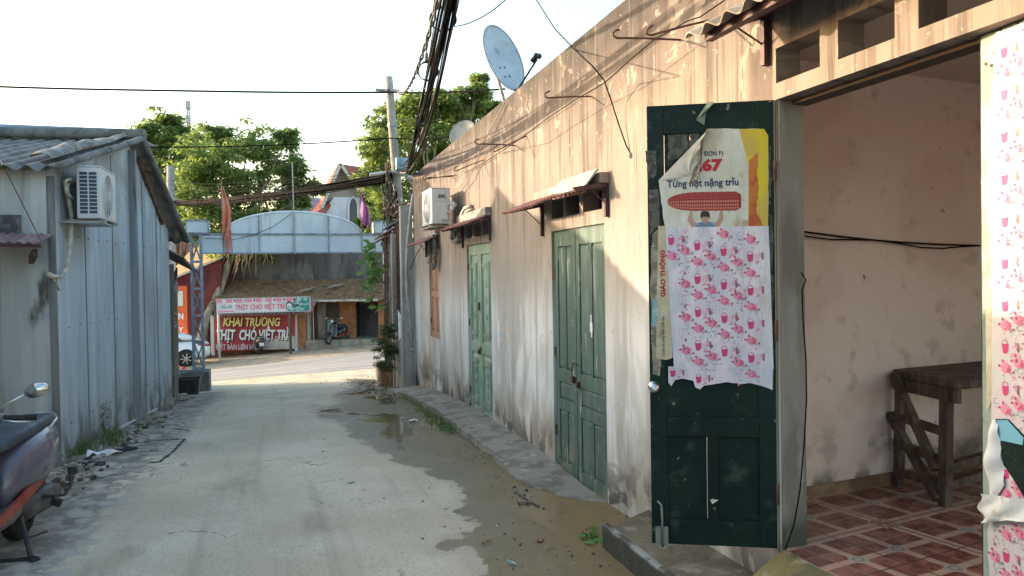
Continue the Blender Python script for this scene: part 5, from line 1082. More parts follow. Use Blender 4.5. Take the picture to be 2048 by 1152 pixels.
# black tub, black bucket, stones
p = atG(376, 789); tub = MB()
def tubring(z, a, c2): return (Vector((p.x,p.y,p.z+z)), Vector((a,0,0)), Vector((0,c2,0)))
tub.loft([tubring(0,.19,.15),tubring(.02,.20,.16),tubring(.30,.235,.19),tubring(.305,.255,.21),tubring(.325,.255,.21),tubring(.325,.23,.185),tubring(.05,.19,.15)], 24, 5)
tag(tub.build('plastic_tub', BLACKP), 'black rectangular plastic tub on the ground by the gate base', 'tub')
p = atG(360, 770); b = MB(); b.lathe((p.x,p.y+.2,p.z),(0,0,1),[(0,.12),(.30,.15),(.31,.16),(.33,.16),(.33,.14),(.05,.11)],18); tag(b.build('bucket', BLACKP, smooth=False), 'black bucket standing behind the tub by the gate base', 'bucket')
p = atG(367,752); b = MB(); b.ball((p.x,p.y,p.z+.28),(.09,.07,.05),10); tag(b.build('cloth_bundle', mat('red_cloth', (.45,.03,.03), .8), smooth=True), 'small red cloth bundle behind the black tub', 'cloth')
def rock(label, px, py, r_, seed, m=CONC, group=None, lift=0):
    p = atG(px, py); rr = random.Random(seed); b = MB(); b.ball((p.x,p.y,p.z+r_*.35+lift),(r_*rr.uniform(.9,1.5), r_*rr.uniform(.8,1.4), r_*rr.uniform(.5,.8)), 9)
    for i, v in enumerate(b.v): b.v[i] = v+Vector((rr.uniform(-1,1), rr.uniform(-1,1), rr.uniform(-1,1)))*r_*.16
    return tag(b.build('stone', m), label, 'stone', group)
STONEW = mat('stone_pale', (.36,.34,.29), .9, [dict(c=(.22,.2,.17), s=12)], bump=(.5, 30))
for i, (px, py, q) in enumerate(((352,796,.09),(344,800,.08),(362,802,.07),(357,788,.10),(372,800,.06),(366,793,.06),(385,797,.05))): rock('broken stones heaped between the shed corner and the black tub', px, py, q, i, STONEW if i % 2 else CONC, 'stones by the tub')
p = atG(322, 818); b = MB(); b.prism([p+Vector(v) for v in ((-.16,-.55,.0),(.14,-.50,0),(.17,.45,0),(-.10,.5,0))], (0,0,.10)); tag(b.build('concrete_block', CONC, bevel=.02), 'long broken concrete slab lying against the base of the shed', 'concrete block')
for i, (px, py, q) in enumerate(((285,838,.07),(293,842,.06),(312,838,.06),(300,847,.05),(280,850,.045),(318,845,.05))): rock('small stones beside the broken slab at the shed base', px, py, q, i+20, CONC, 'stones at the shed base')

# ------------------------------------------------------------------ fence, posts and tin roofs on the right beyond the house
fc = thing('fence', 'tall concrete fence posts with rusty netting at the far end of the house', 'fence', (2.35, 14, -.4))
FCON = mat('fence_concrete', (.42,.39,.34), .9, [dict(c=(.30,.28,.25), s=(5,5,1)), dict(c=(.52,.49,.44), s=8, lo=.58, hi=.7), dict(c=(.14,.14,.12), s=4, lo=.5, hi=.65, z=(.2,-.4))], bump=(.3, 22))
b = MB(); b.box(2.235,2.445,13.12,13.26,-.6,2.97); b.build('post', FCON, fc, bevel=.012)
b = MB(); b.box(2.30,2.52,14.55,14.67,-.8,2.56); b.build('post', FCON, fc, bevel=.012)
b = MB(); b.box(2.33,2.43,13.26,14.55,-.8,.72); b.build('low_wall', FCON, fc)
b = MB(); r = random.Random(6)
for i in range(13): y = 13.28+.1*i; b.tube([(2.38,y,.7),(2.38,y+r.uniform(-.04,.04),2.75)], .006, 4)
for j in range(21): b.tube([(2.375,13.26,.75+.1*j),(2.375,14.55,.74+.09*j)], .006, 4)
b.build('netting', RUST, fc)
b = MB(); b.quad((2.42,13.26,.7),(2.42,14.55,.7),(2.42,14.55,2.6),(2.42,13.26,2.8)); b.build('dry_screen', mat('screen_brown', (.15,.075,.045), .95, [dict(c=(.26,.15,.09), s=30), dict(c=(.06,.035,.025), s=14, lo=.55, hi=.65)], bump=(.9, 40, .02)), fc, solid=.03)
p = atY(798, 650, 13.8); b = MB(); b.add([p+Vector(v) for v in ((-.02,0,.28),(.03,-.1,.18),(.02,-.15,-.2),(-.02,-.06,-.28))], [(0,1,2,3)]); tag(b.build('paper_sheet', WHITEP), 'curled white sheet stuck on the rusty fence netting', 'paper')
pv = [atY(px,py,13.05) for px,py in [(826,388),(820,430),(815,480),(812,540),(814,590),(820,640),(825,700)]]; b = MB(); b.tube(pv, .022, 8); c = pv[-1]; b.lathe(c-Vector((0,0,.02)),(0,0,1),[(0,.03),(.05,.03)],8)
tag(b.build('drain_pipe', PVC, smooth=True), 'grey plastic drain pipe bending down the end of the plastered house', 'pipe')
th = thing('stall_roof', 'stacked rusty tin sheets sheltering a stall in front of the concrete pole', 'roof', (2.4, 15.8, -.4))
for k, (px0, py0, dx, dz) in enumerate(((754,482,.55,.30),(762,470,.50,.28),(776,452,.45,.22),(790,425,.35,.20))):
    q = atY(px0, py0, 15.2+.1*k); b = MB(); corr(b, (q.x,15.0,q.z),(q.x,16.3,q.z-.05),(dx,0,dz), 8, .014, rows=3); b.build('tin_sheet', RUSTSHEET if k != 2 else FIBRE, th, solid=.005)
for k, (px, y) in enumerate(((767,15.1),(772,15.5),(779,15.2))):
    q = atY(px, 480, y); b = MB(); b.tube([(q.x,y,-.7),(q.x+.02,y,q.z+.1)], .028, 7); b.build('pole', (OLDWOOD, RUST, WOODEDGE)[k], th)
b = MB(); r = random.Random(9)
for k in range(14): q = atY(r.uniform(758,800), r.uniform(405,465), 15.1); b.tube([q, q+Vector((r.uniform(.1,.4), r.uniform(-.2,.2), r.uniform(-.05,.22)))], r.uniform(.012,.03), 6)
b.build('scrap_wood', mat('scrap', (.24,.15,.09), .9, [dict(c=(.12,.08,.05), s=9)]), th)
b = MB(); b.quad((2.72,15.6,-.7),(2.72,17.2,-.8),(2.72,17.2,2.2),(2.72,15.6,2.4)); b.build('back_sheet', mat('stall_dark', (.09,.07,.05), .95, [dict(c=(.16,.13,.1), s=6)]), th, solid=.02)

# ------------------------------------------------------------------ foliage
def leafmat(name, c1, c2, c3=None, trans=.45):
    b = NB(name); n = b.noise((.9,.9,.9), 3); at = b.attr('tint')
    c = b.mix(b.step(b.math('ADD', b.math('MULTIPLY', n, .6), b.math('MULTIPLY', at, .5)), .35, .75), c1, c2)
    if c3: c = b.mix(b.step(at, .86, .95), c, c3)
    b.L(c, b.bsdf.inputs['Base Color']); b.bsdf.inputs['Roughness'].default_value = .5
    tr = b.n('ShaderNodeBsdfTranslucent'); b.L(b.mix(.5, c, (.26,.36,.07)), tr.inputs[0])
    mx = b.n('ShaderNodeMixShader'); mx.inputs[0].default_value = trans; b.L(b.bsdf.outputs[0], mx.inputs[1]); b.L(tr.outputs[0], mx.inputs[2])
    b.L(mx.outputs[0], b.nt.nodes['Material Output'].inputs['Surface']); return b.mat
LEAF1 = leafmat('leaf_mid', (.12,.20,.06), (.24,.34,.12), (.34,.34,.15), .62)
LEAF2 = leafmat('leaf_yellowish', (.14,.21,.06), (.26,.345,.12), (.36,.35,.15), .62)
LEAF3 = leafmat('leaf_bright', (.09,.21,.04), (.18,.34,.08), None)
LEAFG = leafmat('grass_leaf', (.05,.12,.025), (.10,.20,.05), (.25,.2,.08))
BARK = mat('bark', (.22,.19,.15), .9, [dict(c=(.32,.29,.24), s=(5,5,1.5)), dict(c=(.12,.10,.08), s=8, lo=.55, hi=.7)], bump=(.6, 18, .02))
def leaf_mesh(name, m, parent, P, N, D, L, W, tint):
    """diamond leaves: position, normal, direction (arrays)"""
    n = len(P); N = N/np.linalg.norm(N, axis=1, keepdims=True); D = D-N*(D*N).sum(1, keepdims=True); D /= np.linalg.norm(D, axis=1, keepdims=True)+1e-9
    S = np.cross(N, D); L = L[:,None]; W = W[:,None]
    v = np.empty((n, 4, 3)); v[:,0] = P; v[:,1] = P+D*L*.45+S*W*.5-N*L*.05; v[:,2] = P+D*L-N*L*.22; v[:,3] = P+D*L*.45-S*W*.5-N*L*.05
    v = v.reshape(-1, 3); me = bpy.data.meshes.new(name)
    W0 = MW[parent] if parent else Matrix.Translation(Vector((*v[:,:2].mean(0), v[:,2].min()))); o0 = np.array(W0.translation)
    v = v-o0
    me.vertices.add(4*n); me.vertices.foreach_set('co', v.ravel().astype(np.float32)); me.loops.add(4*n); me.loops.foreach_set('vertex_index', np.arange(4*n, dtype=np.int32))
    me.polygons.add(n); me.polygons.foreach_set('loop_start', np.arange(0, 4*n, 4, dtype=np.int32)); me.polygons.foreach_set('loop_total', np.full(n, 4, np.int32))
    a = me.attributes.new('tint', 'FLOAT', 'POINT'); a.data.foreach_set('value', np.repeat(tint, 4).astype(np.float32))
    me.update(calc_edges=True); me.validate(); me.materials.append(m)
    o = bpy.data.objects.new(name, me); COL.objects.link(o); MW[o] = W0
    if parent: o.parent = parent
    else: o.matrix_world = W0
    return o
def crown(name, m, parent, clumps, per, L, W, rng, sub=9, flat=.85):
    Ps, Ns, Ds, T = [], [], [], []
    for c, rad in clumps:
        c = np.array(c); tc = rng.uniform(-.12, .12)
        d = rng.normal(size=(sub, 3)); d /= np.linalg.norm(d, axis=1, keepdims=True); sc = c+d*rad*rng.uniform(.3, 1.55, (sub,1))*np.array([1,1,flat])
        for q in sc:
            k = int(per*rng.uniform(.6, 1.4)); rr = rad*rng.uniform(.40,.62)
            e = rng.normal(size=(k,3)); e /= np.linalg.norm(e, axis=1, keepdims=True); e[:,2] = np.abs(e[:,2])*.8-.25
            Ps.append(q+e*rr*rng.uniform(.25,1,(k,1))*np.array([1,1,.7])); n_ = e*.5+np.array([0,0,.8])+rng.normal(size=(k,3))*.35; Ns.append(n_); Ds.append(e+rng.normal(size=(k,3))*.3); T.append(np.clip(.5+tc+rng.normal(size=k)*.22+(e[:,2]*.25), 0, 1))
    P = np.concatenate(Ps); n = len(P)
    return leaf_mesh(name, m, parent, P, np.concatenate(Ns), np.concatenate(Ds), L*rng.uniform(.6,1.25,n), W*rng.uniform(.7,1.2,n), np.concatenate(T))
def tree(label, clpx, Y, jit, trunk, m, per, L, W, seed, dens=26, zoff=0):
    rng = np.random.default_rng(seed); base = Vector(trunk[0]); t = thing('tree', label, 'tree', base)
    cl = [(atY(px,py,Y+rng.uniform(-jit,jit)), 1.12*q*Y/FPX) for px,py,q in clpx]
    crown('crown', m, t, cl, per, L, W, rng, dens)
    b = MB(); pts = [Vector(p) for p in trunk]; k = len(pts); r0 = .26 if Y > 30 else .2
    b.tube(pts, [r0*(1-.55*i/(k-1)) for i in range(k)], 10)
    top = pts[-1]
    for c, q in cl:
        s = pts[-1-int(rng.integers(0, 2))]; mid = s.lerp(c, .55)+Vector((rng.uniform(-.3,.3), rng.uniform(-.3,.3), -.25)); b.tube([s, mid, c], [.09,.05,.015], 6)
        for _ in range(3): e = c+Vector(rng.normal(size=3))*q*.6; b.tube([mid.lerp(c,.6), e], [.025,.008], 4)
    b.build('trunk', BARK, t, smooth=True); return t
TA = [(500,285,34),(447,288,36),(412,318,34),(550,305,34),(590,345,22),(470,345,44),(535,360,42),(590,385,18),(420,372,42),(380,400,34),(490,405,46),(555,425,40),(430,440,40),(578,440,24),(470,462,40),(525,470,40),(402,465,26),(625,376,12),(602,400,9),(575,276,14),(438,265,14),(395,350,26),(600,470,12)]
tree('broad green tree with leaning pale trunk behind the gate', TA, 36, 1.6, [atG(406,702), atY(402,690,35.4), atY(410,645,35.4), atY(432,600,35.6), atY(446,560,35.8), atY(460,515,36), atY(470,450,36)], LEAF1, 52, .27, .105, 1)
TB = [(340,240,20),(322,268,28),(352,285,32),(305,290,22),(300,330,30),(345,335,36),(325,385,34),(372,318,26),(372,365,28),(310,430,26),(345,440,30),(296,262,14),(380,420,24),(300,380,26),(385,290,18)]
tree('tall dense tree rising directly behind the cement shed roof', TB, 41, 1.5, [(-4.0,41,-1.6),(-4.0,41,2),(-3.9,41,5)], LEAF1, 48, .29, .11, 2)
TC = [(880,208,24),(835,225,30),(795,222,22),(772,252,30),(760,290,28),(752,318,12),(800,285,36),(850,262,40),(905,230,34),(930,205,24),(955,215,22),(975,235,26),(930,260,34),(885,300,36),(835,320,36),(785,335,34),(760,372,30),(800,380,36),(845,365,34),(960,160,9),(955,178,10),(968,196,10),(742,352,10),(985,215,14),(825,195,14),(770,430,26),(1000,260,24),(880,350,30)]
tree('big green tree behind the concrete pole and the plastered house', TC, 29, 1.6, [(6.3,29,-1.3),(6.3,29,2),(6.1,29,4)], LEAF2, 50, .24, .095, 3)
tree('bright low foliage tree beside the white villa and purple flag', [(745,440,20),(760,425,20),(738,465,18),(765,460,20),(748,385,14),(738,345,8)], 33, .6, [(6.0,33,-1.2),(6.0,33,1.5),(5.7,33,3)], LEAF3, 40, .26, .12, 4)
# dry creepers hanging under the gate
rng = np.random.default_rng(5); b = MB(); r = random.Random(31)
for i in range(34):
    px = r.gauss(490,14) if i < 26 else r.gauss(537,6); Yd = 31+r.uniform(-.5,.5); p = atY(px, r.uniform(496,512), Yd); l = r.uniform(.3,1.0)*(1 if i < 26 else .6)
    b.tube([p, p+Vector((r.uniform(-.12,.05),r.uniform(-.1,.1),-l*.5)), p+Vector((r.uniform(-.25,.05),r.uniform(-.1,.1),-l))], [.013,.010,.003], 3)
tag(b.build('dry_creeper', mat('straw', (.11,.08,.05), .95, [dict(c=(.2,.13,.06), s=5)])), 'dry straw-coloured creepers hanging in front of the grey parapet', 'creeper')
# sapling with big leaves by the gate
sp_ = thing('sapling', 'young sapling with glossy bright green leaves leaning out by the fence', 'plant', atY(779,640,14.9))
st_ = [atY(px,py,Y) for px,py,Y in [(779,640,14.9),(778,600,14.8),(768,565,14.6),(752,545,14.4),(742,520,14.3),(738,485,14.3)]]
b = MB(); b.tube(st_, [.018,.016,.014,.011,.008,.005], 6); b.tube([st_[2], atY(735,600,14.3), atY(726,606,14.2)], [.01,.006,.003], 5); b.tube([st_[1], atY(752,618,14.4)], [.008,.003], 5); b.build('stem', BARK, sp_, smooth=True)
P, N, D = [], [], []
for px, py, sx_, sy_, n_ in ((738,492,7,12,20),(742,520,11,12,26),(736,545,10,14,28),(745,560,11,10,22),(752,535,8,10,14),(731,575,6,10,7),(758,545,5,6,4),(733,603,8,6,6),(754,614,6,5,4)):
    for _ in range(n_):
        P.append(atY(px+rng.normal()*sx_*.6, py+rng.normal()*sy_*.6, 14.3+rng.normal()*.08)); N.append(Vector((rng.normal()*.5,-.6+rng.normal()*.5,.6+rng.normal()*.3))); D.append(Vector((rng.normal(),rng.normal()*.5,rng.normal()*.6+.1)))
P, N, D = [np.array([v[:] for v in q]) for q in (P,N,D)]; n = len(P)
leaf_mesh('leaves', LEAF3, sp_, P, N, D, rng.uniform(.12,.20,n), rng.uniform(.07,.10,n), rng.uniform(.2,.8,n))
# bush in a clay pot
bu = thing('shrub', 'narrow-leaved shrub growing from a brick planter at the corner of the alley', 'shrub', atG(768,768))
cl = [(atY(px,py,14.2+rng.uniform(-.2,.2)), q*14.5/FPX) for px,py,q in ((772,652,12),(766,672,15),(774,690,16),(762,700,14),(772,715,17),(760,728,12),(776,735,14),(781,665,10),(783,700,12))]
crown('leaves', leafmat('shrub_leaf', (.07,.095,.035), (.16,.19,.085), (.32,.28,.14), .35), bu, cl, 46, .075, .014, rng, 9, 1.0)
p = atG(766,772); b = MB(); b.loft([(Vector((p.x+.06,p.y+.1,p.z-.05)),(.10,0,0),(0,.10,0)),(Vector((p.x+.06,p.y+.1,p.z+.38)),(.11,0,0),(0,.11,0))], 14, 6); b.build('planter', mat('planter_brick', (.26,.12,.06), .9, [dict(c=(.38,.22,.12), s=12), dict(c=(.14,.07,.04), s=9, lo=.58, hi=.7)], bump=(.4,30)), bu)
# grass and weeds
def blades(label, spots, n, h, seed, name='grass_tuft', w=.008, cat='grass tuft', group='grass tufts'):
    r = np.random.default_rng(seed)
    for px, py, sx_, sy_ in spots:
        P, N, D, L = [], [], [], []
        for _ in range(n):
            g = atG(px+r.normal()*sx_, py+r.normal()*sy_); k = r.uniform(0, 6.28); lean = r.uniform(.1,.7); d = Vector((math.cos(k)*lean, math.sin(k)*lean, 1)); P.append(g[:]); D.append(d[:]); N.append((math.cos(k+1.57)*.6-.2, math.sin(k+1.57)*.6-.6, .2)); L.append(h*r.uniform(.4,1.2))
        P, N, D, L = map(np.array, (P,N,D,L)); o = leaf_mesh(name, LEAFG, None, P, N, D, L, np.full(len(P), w), r.uniform(0,1,len(P)))
        tag(o, label, cat, group)
blades('clump of weeds and grass at the foot of the cement shed behind the white scrap', [(150,912,14,5),(185,892,18,8),(215,880,16,7),(232,884,12,5),(170,905,12,5)], 90, .17, 1, group='grass at the shed foot')
blades('tuft of bright grass growing at the kerb edge beside the puddle', [(875,845,12,6),(888,855,10,5),(862,836,8,5),(900,862,6,4)], 70, .10, 2, group='grass by the puddle')
blades('thin line of grass along the far kerb edge near the fence', [(828,806,6,4),(840,820,6,4),(852,828,6,4),(815,797,5,3)], 35, .09, 3, group='grass along the far kerb')
blades('small weeds at the foot of the fence post beyond the kerb', [(775,775,6,3),(792,785,6,3)], 40, .10, 4, group='weeds by the fence')
blades('small grass sprigs beside the broken slab at the shed base', [(300,852,8,3),(285,860,6,3)], 30, .08, 6, group='grass by the slab')
def weed(label, px, py, h, seed, lean):
    r = np.random.default_rng(seed); g = atG(px, py); t = thing('weed', label, 'weed', g); b = MB(); top = g+Vector((lean, 0, h)); pts = [g.lerp(top, i/5)+Vector((.015*math.sin(i*1.7),0,0)) for i in range(6)]; b.tube(pts, [.006,.006,.005,.004,.003,.002], 5); b.build('stem', LEAFG, t)
    P, N, D = [], [], []
    for i in range(16): q = g.lerp(top, .25+.75*i/16); k = r.uniform(0,6.28); P.append(q[:]); D.append((math.cos(k),math.sin(k),-.2)); N.append((math.cos(k)*.3,-.4,.8))
    n = len(P); leaf_mesh('leaves', LEAFG, t, *map(np.array, (P,N,D)), r.uniform(.05,.10,n), r.uniform(.015,.025,n), r.uniform(.1,.6,n))
weed('tall thin bent weed standing against the shed wall nearest the scooter', 160, 900, .36, 1, -.05)
weed('taller leafy weed standing against the shed wall beyond the bent one', 206, 878, .42, 2, .03)
wp = thing('weed', 'bright broad-leaved weed growing against the end of the wet kerb', 'weed', atG(1188,1078)); P, N, D = [], [], []
for i in range(26): g = atG(1188+rng.normal()*14, 1078+rng.normal()*6); P.append((g.x,g.y,g.z+rng.uniform(.0,.05))); k = rng.uniform(0,6.28); D.append((math.cos(k),math.sin(k),.25)); N.append((-.2,-.4,1))
n = len(P); leaf_mesh('leaves', LEAF3, wp, *map(np.array, (P,N,D)), rng.uniform(.05,.085,n), rng.uniform(.03,.05,n), rng.uniform(.2,.8,n))
b = MB(); c = wp.location; 
for i in range(6): b.tube([c, (c.x+rng.normal()*.05, c.y+rng.normal()*.04, c.z+.05)], .003, 4)
b.build('stems', LEAFG, wp)

# ------------------------------------------------------------------ shop across the road
S0 = Vector((-2.1, 35.2, 0)); SDR = Vector((.974,-.225,0)).normalized(); SNR = Vector((SDR.y, -SDR.x, 0))   # SNR faces the road
SF = frame(S0, SDR, SNR, (0,0,1)); SFI = SF.inverted()
def fp(px, py, off=0): p = SFI @ atPlane(px, py, S0+SNR*off, SNR); return (p.x, p.z)
shop = thing('shop_house', 'old roadside shop house with moss-brown tiled eave and dark grey upper wall', 'house', S0+SDR*3+Vector((0,0,-1.4)))
GREYWALL = mat('dark_grey_wall', (.10,.095,.10), .95, [dict(c=(.16,.155,.16), s=(1.5,1.5,.6)), dict(c=(.05,.05,.05), s=(5,5,.8), lo=.52, hi=.68), dict(c=(.22,.21,.2), s=7, lo=.64, hi=.74)], bump=(.4, 9, .02))
SETB = -2.2
xl, xr = fp(446,560,SETB)[0], fp(800,540,SETB)[0]+2
b = MB(SF); b.box(xl-.3, xr, SETB-5, SETB, -2, 3.55); b.build('upper_wall', GREYWALL, shop)
eL, eR = fp(436,612,.25), fp(800,598,.25); tL, tR = fp(470,566,SETB+.02), fp(800,549,SETB+.02)
TILE = mat('old_roof_tile', (.23,.135,.08), .95, [dict(c=(.34,.225,.125), s=5, lo=.42, hi=.62), dict(c=(.12,.08,.055), s=(16,16,16), lo=.5, hi=.62), dict(c=(.30,.235,.15), s=(22,22,22), lo=.58, hi=.68), dict(c=(.11,.10,.05), s=2.5, lo=.52, hi=.68)], bump=(1.0, (14,14,14), .05))
rr = random.Random(3); bt = MB(SF); rows = 20; cols = 62   # overlapping tile rows, each tile slightly out of place
e0, e1_ = eL[0]-.3, eR[0]+1.0; z_e, z_t = .80, 1.72
for j in range(rows):
    for i in range(cols):
        u0 = e0+(e1_-e0)*(i+rr.uniform(-.15,.15))/cols; u1 = u0+(e1_-e0)/cols*1.05; v0 = j/rows-.012+rr.uniform(-.012,.008); v1 = (j+1.35)/rows; ya, yb = .25+(SETB-.25)*v0, .25+(SETB-.25)*v1
        za, zb = z_e+(z_t-z_e)*v0+.035+rr.uniform(-.012,.02), z_e+(z_t-z_e)*v1+.005
        if j == 0 and rr.random() < .3: ya -= .05
        sg = -.06*math.sin(math.pi*(i/cols))
        bt.quad((u0,ya,za+sg),(u1,ya,za+sg+rr.uniform(-.01,.01)),(u1,yb,zb+sg),(u0,yb,zb+sg)); bt.quad((u0,ya,za+sg),(u1,ya,za+sg),(u1,ya,za+sg-.035),(u0,ya,za+sg-.035))
bt.build('tiled_eave', TILE, shop)
b = MB(SF); b.box(e0,e1_,SETB,.2,z_e-.10,z_e-.06); b.build('eave_board', OLDWOOD, shop)
b = MB(SF)
for i in range(40): u0 = 3.0+i*.1; b.quad((u0,.27,.80),(u0+.1,.27,.80),(u0+.1,.29,.72-.03*rr.random()),(u0,.29,.72-.05*rr.random()))
b.build('mortar_edge', mat('mortar_edge', (.42,.39,.34), .9), shop)
for q in ((668,585),(610,552)):  # slipped pale tiles
    x_, z_ = fp(*q, -.8); b = MB(SF); v = .48 if q[0] == 668 else .3
    yy = .25+(SETB-.25)*v; zz = z_e+(z_t-z_e)*v+.06; b.add([(x_-.35,yy+.2,zz-.05),(x_+.3,yy-.1,zz+.1),(x_+.4,yy-.35,zz+.2),(x_-.1,yy-.1,zz+.12)], [(0,1,2,3)]); b.build('slipped_sheet', mat('slipped', (.27,.23,.19), .9), shop)
ORANGE = mat('orange_wall', (.34,.15,.065), .9, [dict(c=(.24,.105,.05), s=3), dict(c=(.40,.22,.12), s=6, lo=.56, hi=.7), dict(c=(.3,.24,.2), s=2, lo=.5, hi=.62, z=(-1.0,-1.4))], bump=(.3, 14))
zf = -1.25
X_ = lambda px: fp(px, 640, 0)[0]
for q_ in ((X_(594), X_(612), -.35, 0, -1.9, .75),(X_(673), X_(707), -1.1, -.9, -1.6, .75),(X_(755)+.02, xr, -.5, -.2, -1.6, .75)): b = MB(SF); b.box(*q_); b.build('orange_wall', ORANGE, shop)
b = MB(SF); b.box(-.4, X_(594)-.02, -.5, -.25, -1.9, .75); b.box(X_(622), X_(673), -1.15, -.98, -1.8, .75); b.build('back_wall', mat('shop_brown', (.20,.10,.055), .9, [dict(c=(.13,.07,.045), s=4)]), shop)
b = MB(SF); b.box(X_(707)-.02, X_(757), -3.2, -3.0, -1.6, .8); b.box(X_(706), X_(708), -3.0, -1.1, -1.6, .75); b.box(X_(707), X_(757), -3.0, -1.0, .70, .76); b.build('dark_interior', DARK, shop)  # recess faces near-black, the shade inside put into their colour
b = MB(SF); b.box(X_(613), X_(620), -.4, -.05, -1.8, .75); b.box(X_(628), X_(645), -.97, -.93, -1.35, .60); b.build('pale_door', mat('pale_door', (.33,.30,.27), .8, [dict(c=(.24,.21,.18), s=(6,6,1))]), shop)
b = MB(SF); b.box(X_(649), X_(673), -.975, -.94, -.02, .55); b.build('window', mat('window_dark', (.03,.028,.028), .5), shop)
b = MB(SF); 
for k in range(6): b.box(X_(649)+.11*k, X_(649)+.11*k+.02, -.945, -.92, -.02, .55)
b.build('window_bars', RUST, shop)
b = MB(SF); x_, z_ = fp(655,665,-.9); x2, z2 = fp(672,640,-.9); b.box(x_,x2,-.93,-.90,z_,z2); b.build('green_board', mat('teal_board', (.16,.36,.33), .7, [dict(c=(.3,.45,.42), s=7)]), shop)
b = MB(SF); b.box(X_(611), xr, -3.2, .1, -2.0, zf+.28); b.build('platform', mat('platform_concrete', (.30,.27,.22), .95, [dict(c=(.2,.18,.15), s=3)], bump=(.3,12)), shop)
b = MB(SF); b.tube([(X_(627), .05, -1.1),(X_(627), .05, .74)], .03, 6); b.build('porch_post', mat('porch_post', (.36,.30,.25), .8), shop)
b = MB(SF); corr(b, (fp(424,634,.55)[0],.55,fp(424,634,.55)[1]),(fp(622,628,.55)[0],.55,fp(622,628,.55)[1]),(0,-.7,.25), 26, .03, rows=3); b.build('porch_sheet', mat('porch_red', (.26,.13,.11), .8, [dict(c=(.34,.2,.18), s=9)]), shop, solid=.006)
b = MB(SF); a0 = fp(632,600,.3); b.add([(fp(621,628,.5)[0],.5,fp(621,628,.5)[1]),(fp(634,598,.28)[0],.28,.76),(fp(622,597,.28)[0],.28,.8),(fp(606,628,.5)[0],.5,fp(606,628,.5)[1])], [(0,1,2,3)]); b.build('side_sheet', bpy.data.materials['porch_red'], shop)
# red banner
ban = thing('banner', 'red vinyl banner with yellow and white lettering stretched across the shop front', 'banner', SF @ Vector((1.7,.3,-1.4)))
BR = mat('banner_red', (.30,.022,.03), .6, [dict(c=(.36,.05,.05), s=1.3), dict(c=(.22,.014,.025), s=2.2, lo=.52, hi=.66)], bump=(.3, (3,3,3), .03))
OF = .12
bl_, br_, tl_, tr_ = fp(430,703,OF), fp(590,697,OF), fp(428,631,OF), fp(590,629,OF)
def bq(u, v): # bilinear in the banner
    p = [(1-v)*((1-u)*bl_[i]+u*br_[i])+v*((1-u)*tl_[i]+u*tr_[i]) for i in (0,1)]; return p
b = MB(SF); b.grid(lambda u, v: (bq(u,v)[0], OF+.02*math.sin(7*u+3*v), bq(u,v)[1]), 30, 8); b.build('sheet', BR, ban, smooth=True)
for px0, px1 in ((422,429),(589,595)): b = MB(SF); b.box(X_(px0), X_(px1), .02, .10, -1.5, .2); b.build('frame_post', mat('frame_white%d' % px0, (.50,.49,.47), .7), ban)
q0, q1 = fp(507,701,OF+.03), fp(590,676,OF+.03)
b = MB(SF); b.quad((q0[0],OF+.028,q0[1]-.0),(q1[0],OF+.028,bq(1,0)[1]),(q1[0],OF+.028,q1[1]),(q0[0],OF+.028,q1[1]-.02)); b.build('cream_patch', mat('banner_cream', (.46,.43,.35), .7, [dict(c=(.4,.3,.26), s=3)]), ban)
b = MB(SF); q = fp(594,674,OF), fp(550,677,OF); b.box(q[1][0], q[0][0], OF+.03, OF+.034, q[0][1]-.02, q[0][1]+.04); b.build('cream_line', bpy.data.materials['banner_cream'], ban)
def stext(parent, body, x0, x1, yb, yt, m, off, shadow=None, bold=.02, shear=0, name='lettering'):
    a = fp(x0, yb, off); c = fp(x1, yb, off); t = fp((x0+x1)/2, yt, off)
    h = t[1]-(a[1]+c[1])/2; w = c[0]-a[0]; ang = math.atan2(c[1]-a[1], w)
    ux = SDR*math.cos(ang)+Vector((0,0,1))*math.sin(ang); uz = Vector((0,0,1))*math.cos(ang)-SDR*math.sin(ang); o = SF @ Vector((a[0], off, a[1]))
    if shadow: b = MB(); text_mb(b, body, frame(o+Vector((0,0,-.035))+SDR*.035, ux, SNR, uz), w, h, shear=shear, bold=bold+.025); b.build('lettering_shadow', shadow, parent)
    b = MB(); text_mb(b, body, frame(o+SNR*.012, ux, SNR, uz), w, h, shear=shear, bold=bold); b.build(name, m, parent)
YEL = fl('letter_yellow', (.70,.58,.22)); WHT = fl('letter_white', (.66,.66,.66)); SHD = fl('letter_shadow', (.05,.012,.015)); PNK = fl('letter_pink', (.62,.13,.20)); PALE = fl('letter_pale', (.58,.52,.54))
stext(ban, "KHAI TRƯƠNG", 446, 561, 653, 631.5, YEL, OF+.032, SHD, .035, .2)
stext(ban, "THỊT  CHÓ VIỆT TRÌ", 433, 577, 686, 652, WHT, OF+.032, SHD, .035, .15)
stext(ban, "ĐẶT BÀN LIÊN HỆ", 432, 511, 702, 685, PALE, OF+.032, None, .02)
stext(ban, "0982 930 59", 524, 584, 699, 685, fl('letter_grey', (.50,.46,.43)), OF+.034, None, .015)
